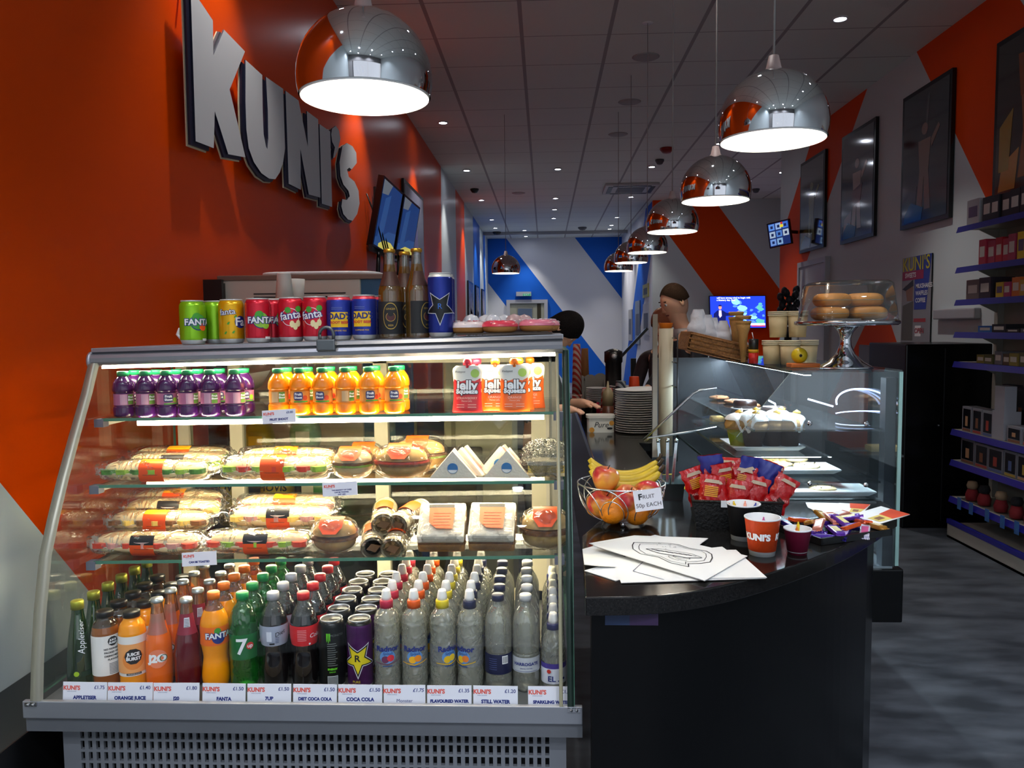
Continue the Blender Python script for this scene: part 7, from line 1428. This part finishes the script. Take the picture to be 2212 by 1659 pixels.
# ================================================================ donuts on the lid
def donut(px, Y, c, spr, lb, z=0, R0=.0300, r0=.0165):
    p = PY(px, 715, Y); zz = shz(TOPZ, KT, p.x)+.0085; t = thing('donut', lb, 'donut', (p.x, Y, zz), group='donuts on the tray on the lid')
    MB().grid(lambda u, v: ((R0+r0*math.cos(2*PI*v))*math.cos(2*PI*u), (R0+r0*math.cos(2*PI*v))*math.sin(2*PI*u), r0*.85+r0*.85*math.sin(2*PI*v)), 32, 12, M('donut_dough', 'c98a48', .7, bump=.1), wrapu=True).build('dough', t)
    MB().grid(lambda u, v: ((R0+(r0+.0015)*math.cos(PI*v))*math.cos(2*PI*u), (R0+(r0+.0015)*math.cos(PI*v))*math.sin(2*PI*u), r0*.95+(r0*.95)*math.sin(PI*v)*(1+.03*math.sin(9*u*2*PI))), 40, 10, M('icing_'+c, c, .3, coat=.4), wrapu=True).build('icing', t)
    sp_ = MB(); r_ = random.Random(int(px)); cl = [WHT, M('sprinkle_red', 'd02c3c', .4)]
    for k in range(60):
        a, b = r_.random()*2*PI, r_.uniform(.15, .85)*PI; q = Vector(((R0+(r0+.002)*math.cos(b))*math.cos(a), (R0+(r0+.002)*math.cos(b))*math.sin(a), r0+(r0*.95+.001)*math.sin(b))); sp_.box((-.0008, -.0024, -.0006), (.0008, .0024, .0006), cl[k % 2 if spr else 0], xf=T(*q)@RZ(r_.random()*6))
    o = sp_.build('sprinkles', t); o['kind'] = 'stuff'
dt = PY(1000, 718, 2.04); dt2 = PY(1210, 718, 2.04); zz = shz(TOPZ, KT, -.1)
tag(MB().box((dt.x-.015, 2.00, 0), (dt2.x-.02, 2.30, .005), M('tray_brown', '3a2a1c', .4)).build('donut_tray', loc=(0, 0, zz+.003)), 'thin dark tray under the donuts on the lid', 'tray')
donut(1012, 2.060, 'e8d8d8', 1, 'white iced donut with red sprinkles, front left'); donut(1080, 2.048, 'd83a50', 0, 'bright pink iced donut, front middle'); donut(1160, 2.055, 'e07a90', 0, 'pale pink iced donut, front right'); 
donut(1172, 2.17, 'd88a98', 0, 'pale pink donut behind at the far right')
for i, px in enumerate((1022, 1046, 1068, 1088, 1112, 1132)):
    p = PY(px, 705, 2.20); tag(MB().lathe([(.0001, 0), (.018, .001), (.027, .012), (.026, .030), (.016, .044), (.0001, .050)], M('white_icing2' if i < 4 else 'pink_icing2', 'cfd2da' if i < 4 else 'c0a0a0', .3, coat=.3), 20).build('iced_ball', loc=(p.x, 2.15+.1*(i % 2), zz+.009)), 'round iced cake ball behind the donuts, '+ORD[i]+' from left', 'cake', 'iced balls behind the donuts')
# ================================================================ shop shelving on the right
SHF = M('shelf_nose_blue', '24248c', .35); SHW = M('shelf_cream', '9a968c', .5); SX0 = 2.67; SY1 = 5.28; SY0 = 2.6
gd = thing('shop_shelving', 'cream wall shelving with blue front strips along the right wall', 'shelving', (2.9, 4.0, 0))
def hb(mb, name, **k): o = mb.build(name, gd, **k); o.location = (-2.9, -4.0, 0); return o
NZ = [2.04, 1.78, 1.571, 1.363, 1.171, .725, .522, .278]
hb(MB().box((2.97, SY0, .02), (3.0, SY1-.02, 2.12), SHW), 'back_panel')
hb(MB().box((2.93, SY1-.04, 0), (3.0, SY1, 2.12), SHW), 'upright')
for z in NZ:
    o = hb(MB().box((SX0+.012, SY0, z-.02), (2.97, SY1, z-.002), SHW), 'shelf')
    mb = MB(); mb.add([(SX0, SY0, z-.038), (SX0+.012, SY0, z), (SX0, SY1, z-.038), (SX0+.012, SY1, z), (SX0+.014, SY0, z), (SX0+.014, SY1, z), (SX0+.006, SY0, z-.038), (SX0+.006, SY1, z-.038)], [(0, 1, 3, 2), (4, 5, 3, 1), (0, 2, 7, 6), (2, 3, 5, 7), (6, 7, 5, 4)], SHF).build('front_strip', o)
    mb = MB(); mb.add([(2.97, SY1-.02, z-.02), (2.80, SY1-.02, z-.02), (2.94, SY1-.02, z-.09), (2.97, SY1-.02, z-.09), (2.97, SY1-.03, z-.02), (2.80, SY1-.03, z-.02), (2.94, SY1-.03, z-.09), (2.97, SY1-.03, z-.09)], [(0, 1, 2, 3), (7, 6, 5, 4), (1, 5, 6, 2)], SHW).build('bracket', o)
hb(MB().box((SX0, SY0, 0), (2.97, SY1, .095), M('plinth_cream', 'a9a59c', .5)).box((SX0-.006, SY0, .095), (SX0+.02, SY1, .125), SHF).box((SX0, SY0, 0), (SX0+.02, SY1, .016), BLK), 'base')
r_ = random.Random(21)
def shelf_row(y1, y0, z, wr, hr, dr, cols, nm, cat, lab, grp, xo=.03, dark=False, stack=1):
    y = y1; k = 0
    while y > y0 and k < 40:
        w_ = r_.uniform(*wr); h = r_.uniform(*hr); d = r_.uniform(*dr); cname, c = cols[k % len(cols)]
        for s_ in range(stack):
            mb = MB(); m_ = M('box_'+c, c, .5); mb.box((0, -w_, 0), (d, 0, h), m_)
            if dark: mb.box((-.001, -w_+.012, .022), (.0, -.012, h-.014), M('window_film_dark', '15151c', .15)).box((-.0015, -w_*.62, .035), (-.001, -w_*.36, h*.62), M('toy_'+dark[k % len(dark)], dark[k % len(dark)], .5)).box((-.001, -w_+.01, .004), (0, -.01, .018), M('print_'+dark[(k+1) % len(dark)], dark[(k+1) % len(dark)], .5))
            else: mb.box((-.001, -w_*.85, h*.30), (.0, -w_*.15, h*.72), M('box_label_'+c, 'c9c3b8' if sum(lin(c)[:3]) < .9 else '5a4a6a', .5))
            tag(mb.build(nm, loc=(SX0+xo+r_.uniform(0, .01), y, z+s_*(h+.001))), f'{cname} {lab}, {ORDL[k]}' + ('' if stack == 1 else [' in the bottom row', ' in the upper row'][s_]), cat, grp)
        y -= w_+r_.uniform(.004, .012); k += 1
ORDL = ['nearest the end panel', 'second from the end panel', 'third from the end panel', 'fourth from the end panel', 'fifth from the end panel', 'sixth from the end panel', 'seventh from the end panel', 'eighth from the end panel']+['%s from the end panel' % w_ for w_ in ('ninth', 'tenth', 'eleventh', 'twelfth', 'thirteenth', 'fourteenth', 'fifteenth', 'sixteenth', 'seventeenth', 'eighteenth')]*2
shelf_row(5.22, 5.10, NZ[0], (.14, .15), (.15, .16), (.15, .16), [('white', 'a8a8ac')], 'carton', 'box', 'carton on the top shelf', 'cartons on the top shelf')
shelf_row(5.04, 4.35, NZ[0], (.085, .095), (.14, .15), (.10, .12), [('black and white', '101018')], 'mug_box', 'box', 'mug box on the top shelf', 'mug boxes on the top shelf')
shelf_row(5.06, 4.7, NZ[1], (.06, .08), (.13, .17), (.14, .16), [('pink red', 'b02840'), ('dark pink', 'a83850'), ('red', 'b8202c')], 'sweet_bag', 'sweets', 'sweet bag on the second shelf', 'sweet bags on the second shelf')
shelf_row(4.66, 4.35, NZ[1], (.06, .08), (.13, .17), (.14, .16), [('yellow', 'd0b41c'), ('yellow green', '9aa81c')], 'sweet_bag', 'sweets', 'sweet bag further along the second shelf', 'yellow sweet bags on the second shelf')
shelf_row(5.20, 4.98, NZ[2], (.12, .15), (.11, .13), (.14, .16), [('grey patterned', '6a5a54'), ('dark patterned', '2c2430')], 'biscuit_tin', 'tin', 'tin on the third shelf', 'tins on the third shelf')
shelf_row(4.86, 4.35, NZ[2], (.06, .08), (.07, .11), (.14, .16), [('yellow', 'c8a81c'), ('magenta', 'a02858'), ('orange', 'c86a1c'), ('gold', 'b8942c')], 'sweet_packet', 'sweets', 'sweet packet on the third shelf', 'packets on the third shelf')
shelf_row(5.05, 4.35, NZ[3], (.12, .18), (.02, .05), (.15, .2), [('bright blue', '1c64b0'), ('black', '15151a'), ('dark brown', '2a2020'), ('grey', '5a5a60')], 'flat_pack', 'packet', 'flat pack on the fourth shelf', 'flat packs on the fourth shelf')
shelf_row(5.06, 4.35, NZ[4], (.07, .1), (.05, .09), (.14, .16), [('dull yellow', '8a7c34'), ('olive', '5a5830'), ('grey clear', '6c6c72'), ('brown', '5c4630')], 'sweet_packet', 'sweets', 'packet on the fifth shelf', 'packets on the fifth shelf')
TOY = ['c89a70', '8a5a40', 'b0483c', '5a6a9a', 'c0a040']
shelf_row(5.20, 4.95, NZ[5], (.11, .115), (.155, .16), (.09, .09), [('grey white', '8f9098')], 'figure_box', 'toy box', 'windowed toy box under the wide gap', 'toy boxes under the wide gap', dark=TOY)
tag(MB().box((0, -.12, 0), (.1, 0, .17), M('white_card', 'a6a6ae', .5)).box((.0, -.12, .17), (.07, -.02, .32), M('white_card', 'a6a6ae', .5)).build('white_carton', loc=(SX0+.03, 4.85, NZ[5])), 'plain white stepped carton beside the windowed toy boxes', 'box')
shelf_row(4.70, 4.35, NZ[5], (.12, .14), (.08, .10), (.1, .12), [('grey white', '8f9098')], 'figure_box', 'toy box', 'low open toy box right of the white carton', 'low toy boxes', dark=TOY)
shelf_row(5.0, 4.35, NZ[5]+.0, (.12, .13), (.30, .32), (.05, .05), [('dark grey', '2c2c34')], 'figure_box', 'toy box', 'tall dark toy box standing at the back', 'tall toy boxes at the back', xo=.16, dark=TOY)
shelf_row(5.20, 4.35, NZ[6], (.11, .16), (.145, .16), (.1, .11), [('grey white', '7c7d86')], 'figure_box', 'toy box', 'windowed toy box on the sixth shelf down', 'windowed toy boxes', dark=TOY)
for i, y in enumerate((5.12, 4.98, 4.80, 4.64, 4.50)):
    t = thing('soft_toy', 'small dark soft toy with red jacket on the lowest shelf, '+ORDL[i], 'soft toy', (SX0+.07, y, NZ[7]+.0005), group='soft toys on the lowest shelf'); DK = M('plush_dark', '15141a', .9, bump=.3); 
    MB().lathe([(.0001, 0), (.035, .005), (.04, .04), (.028, .075), (.0001, .08)], M('plush_red', '8a1c24', .8), 16).build('jacket', t); MB().lathe([(.0001, .07), (.028, .08), (.034, .10), (.026, .125), (.0001, .13)], M('plush_tan', 'a08468', .8) if i % 2 == 0 else DK, 16).build('head', t)
    MB().box((-.082, -.02, -.055), (-.078, .02, .02), M('tag_blue', '3a6aa8', .4)).build('hang_tag', t)
# black cabinet beyond the shelves
bc = thing('black_cabinet', 'tall glossy black cabinet beyond the end of the shelving', 'cabinet', (2.75, 5.8, 0)); MB().box((-.28, -.30, 0), (.30, .32, 1.28), BLKG, bev=.01).build('cabinet_body', bc); MB().box((-.02, -.303, .05), (-.014, -.300, 1.25), M('cabinet_seam', '1c1c1f', .4)).build('door_gap', bc); MB().lathe([(.008, 0), (.006, .012), (.0001, .014)], STEEL, 12, xf=T(-.05, -.30, .72)@RX(PI/2)).build('knob', bc)
# white rail on the wall
tag(MB().box((XR-.05, 5.75, 1.45), (XR, 6.35, 1.53), M('wall_rail_grey', 'a8a8ac', .4), bev=.01).build('wall_rail'), 'pale horizontal rail on the right wall above the black cabinet', 'rail')
# shop notice on the wall
def notice(ms, q):
    poly_on(ms, q, R_(0, 0, 1, 1), M('notice_grey', '8f8f94', .5), .002); poly_on(ms, q, [(.45, 0), (1, 0), (.85, .60), (.45, .60)], M('notice_blue', '2a3f9c', .5), .003); poly_on(ms, q, R_(.02, .16, .75, .26), M('notice_magenta', 'a02050', .5), .004)
    poly_on(ms, q, [(.05, .55), (.42, .50), (.42, .95), (.02, .95)], M('notice_photo', '5a5850', .5), .003); poly_on(ms, q, [(.12, .32), (.40, .30), (.40, .50), (.20, .50)], M('notice_skin', '8a6452', .5), .003); poly_on(ms, q, [(.02, .36), (.40, .26), (.42, .33), (.14, .38)], M('notice_dark', '22222a', .5), .0035)
    poly_on(ms, q, R_(.45, .70, .85, .74), M('notice_red', 'a8343c', .5), .003); poly_on(ms, q, R_(.5, .78, .7, .9), WHT, .003)
    o = q(0, 0, .005); ex = (q(1, 0, .005)-o).normalized(); ey = (q(0, 1, .005)-o).normalized(); wd = (q(1, 0)-q(0, 0)).length; ht = (q(0, 1)-q(0, 0)).length
    for s_, sz, u, v, m_ in (("KUNI'S", .16, .02, .09, M('notice_yellow', 'd8c820', .5)), ('SWEETS', .055, .12, .21, WHT), ('MILKSHAKES', .05, .5, .34, WHT), ('WAFFLES', .05, .5, .42, WHT), ('COFFEE', .05, .5, .50, WHT), ('OPEN', .06, .5, .84, M('notice_red', 'a8343c', .5))):
        Vt, Ft = text_geo(s_, sz, .0012, 'LEFT'); b0 = o+ex*wd*u+ey*ht*v; ms.add([b0+ex*x-ey*y for x, y, z in Vt], Ft, m_)
screen_quad([(XR-.012, 6.98, 1.98), (XR-.012, 6.46, 1.98), (XR-.012, 6.46, 1.24), (XR-.012, 6.98, 1.24)], .008, 'wall_notice', 'shop notice with yellow name lettering and blue panel on the right wall', 'notice', notice, .001)
tag(MB().box((XR-.03, 7.6, .95), (XR, 7.85, 1.22), M('box_grey', '6f6f76', .4), bev=.01).build('control_box'), 'small grey control box on the orange triangle of the right wall', 'control box')
# statue-like dark ornament heads in the corner
c = PY(1703, 660, 8.9); od = thing('dark_plant', 'dark bunch of rounded leaves on a stand in the right corner', 'plant', (c.x, 8.9, 0)); DG = M('dark_leaf', '20242a', .5, bump=.2); mb = MB()
for k in range(22): a = k*2.4; mb.lathe([(.0001, 0), (.07, .04), (.08, .10), (.05, .16), (.0001, .19)], DG, 10, xf=T(.07*math.cos(a), .06*math.sin(a), 1.36+.019*k)@S(.5, .5, .55)@RY(.4*math.cos(a)))
o = mb.build('leaves', od); o['kind'] = 'stuff'; MB().lathe([(.10, 0), (.12, .02), (.04, .1), (.04, 1.3), (.12, 1.40)], BLK, 16).build('stand', od)
# air vents / grille above and exit light above back door
p = PY(1131, 634, 19.9); p.y = 20.05; ex_ = thing('exit_light', 'white emergency light box with green exit strip above the far door', 'sign', (p.x, 20.05, p.z)); MB().box((-.19, -.05, -.06), (.19, .04, .05), M('exit_white', 'b9bcc0', .4)).build('housing', ex_); mb = MB().box((-.02, -.052, -.055), (.17, -.05, 0), M('exit_green', '1f6a4a', .4, emit='2f8a60', es=.6)); mb.text('EXIT', .07, WHT, xf=T(.075, -.054, -.028)@RX(PI/2)); mb.build('sign_face', ex_)
c = PY(1134, 690, YB-.05); 
def dposter(ms, q): poly_on(ms, q, R_(0, 0, 1, 1), M('door_poster_grey', '8a8a80', .5), .002); poly_on(ms, q, R_(.05, .05, .95, .45), M('door_poster_blue', '5a6a80', .5), .003); poly_on(ms, q, [(.3, .5), (.7, .45), (.8, .95), (.2, .95)], M('door_poster_tan', 'a89a80', .5), .003); poly_on(ms, q, R_(.4, .85, .9, .98), M('door_poster_red', '9a4a40', .5), .0034)
screen_quad([PY(a, b_, YB-.045) for a, b_ in ((1117, 664), (1151, 664), (1151, 716), (1117, 716))], .008, 'door_poster', 'small grey and blue poster on the far door', 'poster', dposter, .002)
# pictures and shelf on the passage wall
for i, (y, z, w_, h, c_, lb) in enumerate(((15.2, 1.55, .9, .6, 'b8b8bc', 'white notice on the passage wall, nearest'), (16.6, 1.5, .8, .9, '7a8a9a', 'blue grey picture on the passage wall'), (18.0, 1.45, .7, .7, 'a0a0a0', 'grey picture far along the passage wall'), (15.3, 2.1, .8, .25, 'b8b45a', 'yellow strip on the passage wall'))):
    tag(MB().box((1.93, y-w_/2, z-h/2), (1.95, y+w_/2, z+h/2), M('passage_pic_'+c_, c_, .4)).box((1.928, y-w_*.35, z-h*.3), (1.93, y+w_*.35, z+h*.2), M('passage_ink', '4a5060', .5)).build('wall_picture'), lb, 'picture')
# ================================================================ people
SKIN = M('skin_warm', 'ecb492', .5, sub=.1); HAIRD = M('hair_black', '100b0a', .85, spec=.15, bump=.5, bscale=120); HAIRS = M('hair_short_brown', '2a1c12', .9, spec=.1, bump=.4, bscale=200); HAIRR = M('hair_auburn', '7a3812', .6, bump=.5, bscale=120)
def skinned(name, pts, edges, parent, mat, sub=2):
    me = bpy.data.meshes.new(name); me.from_pydata([p[0] for p in pts], edges, []); o = bpy.data.objects.new(name, me); COL.objects.link(o); m = o.modifiers.new('s', 'SKIN'); m.use_smooth_shade = True
    for v, p in zip(me.skin_vertices[0].data, pts): r = p[1]; v.radius = r if isinstance(r, tuple) else (r, r)
    me.skin_vertices[0].data[0].use_root = True
    s_ = o.modifiers.new('d', 'SUBSURF'); s_.levels = sub; s_.render_levels = sub
    dg = bpy.context.evaluated_depsgraph_get(); m2 = bpy.data.meshes.new_from_object(o.evaluated_get(dg)); bpy.data.objects.remove(o); m2.materials.clear(); m2.materials.append(mat)
    m2.polygons.foreach_set('use_smooth', [True]*len(m2.polygons)); q = bpy.data.objects.new(name, m2); COL.objects.link(q); q.parent = parent; return q
def person(loc, rz, H, lb, top_m, leg_m, hair_m, hair='short', arms=(.5, .5), head_tilt=.25, collar=None, female=False, lift=0):
    t = thing('person', lb, 'person', loc, rz); s = H/1.75; X = lambda *a: tuple(v*s for v in a); sw = .17 if female else .19
    # skeleton facing -y
    ht = head_tilt
    P_ = [(X(0, 0, .95), (.135*s, .10*s)), (X(0, 0, 1.12), (.125*s, .09*s)), (X(0, -.01, 1.30), (.155*s, .10*s)), (X(0, -.005, 1.42), (.11*s, .075*s)), (X(0, -.02, 1.50), (.052*s, .055*s)), (X(0, -.05*ht-.03, 1.56), (.055*s, .06*s)), (X(0, -.14*ht-.03, 1.64), (.075*s, .092*s)), (X(0, -.12*ht-.02, 1.70), (.070*s, .085*s))]
    E_ = [(0, 1), (1, 2), (2, 3), (3, 4), (4, 5), (5, 6), (6, 7)]; n = 8
    for sd, ar in ((-1, arms[0]), (1, arms[1])):
        a0 = [(X(sd*sw, 0, 1.40), .055*s), (X(sd*(sw+.05), -.04-.05*ar, 1.16), .042*s), (X(sd*(sw+.02-.06*ar), -.08-.24*ar, 1.02+.08*ar+lift*.8), .034*s), (X(sd*(sw-.01-.08*ar), -.12-.32*ar, .99+.09*ar+lift), (.040*s, .018*s))]
        P_ += a0; E_ += [(3, n), (n, n+1), (n+1, n+2), (n+2, n+3)]; hn = n+3; n += 4
        hx, hy, hz = sd*(sw-.01-.08*ar), -.12-.32*ar, .99+.09*ar+lift
        for k in range(4):
            P_ += [(X(hx+(k-1.5)*.020, hy-.045, hz-.010), .0095*s), (X(hx+(k-1.5)*.021, hy-.075-.006*(k in (1, 2)), hz-.030), .0080*s)]; E_ += [(hn, n), (n, n+1)]; n += 2
        P_ += [(X(hx-sd*.040, hy-.012, hz-.008), .0105*s), (X(hx-sd*.050, hy-.040, hz-.022), .0085*s)]; E_ += [(hn, n), (n, n+1)]; n += 2
        l0 = [(X(sd*.095, 0, .84), .088*s), (X(sd*.10, -.005, .48), .058*s), (X(sd*.10, .01, .10), .040*s), (X(sd*.105, -.12, .035), (.040*s, .030*s))]
        P_ += l0; E_ += [(0, n), (n, n+1), (n+1, n+2), (n+2, n+3)]; n += 4
    skinned('body', P_, E_, t, SKIN)
    # clothes: separate shells over the body
    C_ = [(X(0, 0, .92), (.150*s, .115*s)), (X(0, 0, 1.12), (.140*s, .105*s)), (X(0, -.01, 1.30), (.170*s, .115*s)), (X(0, -.005, 1.425), (.118*s, .085*s)), (X(0, -.01, 1.47), (.066*s, .068*s))]; CE = [(0, 1), (1, 2), (2, 3), (3, 4)]; n = 5
    for sd, ar in ((-1, arms[0]), (1, arms[1])):
        C_ += [(X(sd*sw, 0, 1.40), .066*s), (X(sd*(sw+.05), -.04-.05*ar, 1.16), .054*s), (X(sd*(sw+.025-.055*ar), -.075-.21*ar, 1.03+.075*ar+lift*.7), .044*s)]; CE += [(3, n), (n, n+1), (n+1, n+2)]; n += 3
    skinned('jacket', C_, CE, t, top_m)
    L_ = [(X(0, 0, .94), (.146*s, .112*s))]; LE = []; n = 1
    for sd in (-1, 1): L_ += [(X(sd*.095, 0, .82), .100*s), (X(sd*.10, -.005, .48), .072*s), (X(sd*.10, .01, .09), .058*s)]; LE += [(0, n), (n, n+1), (n+1, n+2)]; n += 3
    skinned('trousers', L_, LE, t, leg_m)
    for sd in (-1, 1): MB().grid(lambda u, v, sd=sd: (sd*.105*s+.048*s*math.cos(2*PI*u)*math.sin(PI*v)**.5, -.06*s-.13*s*math.cos(PI*v), max(0, .035*s+.045*s*math.sin(2*PI*u)*math.sin(PI*v)**.5)), 16, 10, BLK, wrapu=True).build('shoe', t)
    # face and hair
    hc = Vector(X(0, -.13*ht-.025, 1.675)); R = Matrix.Rotation(ht*.9, 4, 'X'); fx = Matrix.Translation(hc)@R
    MB().grid(lambda u, v: (.076*s*math.cos(2*PI*u)*math.sin(PI*v), .094*s*math.sin(2*PI*u)*math.sin(PI*v)-.004, -.112*s*math.cos(PI*v)*(1+.12*(1 if v < .5 else 0))), 24, 16, SKIN, xf=fx, wrapu=True).build('head', t)
    MB().add([(-.010*s, -.090*s, .0), (.010*s, -.090*s, .0), (.016*s, -.088*s, -.034*s), (-.016*s, -.088*s, -.034*s), (0, -.098*s, .004), (0, -.118*s, -.030*s), (0, -.092*s, -.042*s)], [(0, 4, 5, 3), (4, 1, 2, 5), (3, 5, 6), (5, 2, 6), (0, 1, 4)], SKIN, True, fx).build('nose', t)
    for sd in (-1, 1):
        MB().lathe([(max(.0001, .011*s*math.sin(PI*k/8)), -.011*s*math.cos(PI*k/8)) for k in range(9)], WHT, 12, xf=fx@T(sd*.030*s, -.080*s, .012*s)).lathe([(.0001, 0), (.006*s, .0005), (.0001, .001)], INK, 10, xf=fx@T(sd*.030*s, -.0912*s, .012*s)@RX(PI/2)).build('eye', t)
        MB().box((-.016*s, -.002, -.003*s), (.016*s, .002, .003*s), hair_m, xf=fx@T(sd*.031*s, -.087*s, .034*s)).build('eyebrow', t)
        MB().lathe([(.0001, -.008*s), (.016*s, -.006*s), (.020*s, 0), (.014*s, .008*s), (.0001, .006*s)], SKIN, 14, xf=fx@T(sd*.078*s, .005, -.004*s)@RY(sd*PI/2)@S(.7, 1.2, 1) if False else fx@T(sd*.077*s, .005, -.006*s)@RY(sd*1.35)@S(1.5, .8, 1)).build('ear', t)
    MB().grid(lambda u, v: ((u-.5)*.044*s, -.084*s-.006*math.sin(PI*u)-.003*math.sin(PI*v), (-.066+.010*v)*s), 8, 3, M('lips', '8a4a42', .4), xf=fx).build('mouth', t)
    hl = {'short': .52, 'bob': .80, 'child': .66}[hair]; bulge = {'short': 1.04, 'bob': 1.07, 'child': 1.10}[hair]
    mb = MB()
    def hf(u, v):
        a = 2*PI*u; front = max(0, -math.sin(a)); lim = hl*(1-front*(.46 if hair != 'bob' else .50)); ph = PI*lim*v
        k = math.sin(ph); z = math.cos(ph)
        if ph > PI/2 and hair != 'short': k = 1.0; z = -(ph-PI/2)/PI*2*.9
        return (.080*bulge*s*math.cos(a)*k, .099*bulge*s*math.sin(a)*k+.004, .122*bulge*s*z*.98+.004)
    mb.grid(hf, 36, 16, hair_m, xf=fx, wrapu=True); mb.build('hair', t)
    if collar: MB().lathe([(.074*s, 1.44*s), (.070*s, 1.49*s), (.063*s, 1.50*s), (.066*s, 1.45*s)], collar, 24, xf=T(0, -.012, 0)).box((-.030*s, -.135*s, 1.18*s), (.030*s, -.112*s, 1.42*s), collar, bev=.01).build('collar', t)
    return t
c = PY(1455, 660, 5.0)
person((c.x+.075, 5.0, 0), -1.2, 1.64, 'man with short hair, dark jacket and white collar, looking down beside the counter', M('jacket_navy', '14161e', .8), M('trousers_dark', '1c1c22', .8), HAIRS, 'short', (.5, .6), .45, collar=M('collar_white', 'b8b4b4', .7))
c = PY(1424, 690, 5.0)
person((c.x+.14, 5.62, 0), -.55, 1.50, 'person with auburn hair behind the man, face half hidden', M('top_brown', '2c2024', .8), M('trousers_dark', '1c1c22', .8), HAIRR, 'child', (.4, .4), .5)
c = PY(1228, 690, 4.4)
person((c.x-.165, 4.35, 0), 1.25, 1.475, 'server with black bobbed hair and grey green top, bending behind the display case', M('top_grey_green', '5c6a66', .8), M('trousers_dark', '1c1c22', .8), HAIRD, 'bob', (.45, .55), 1.2, lift=.14)
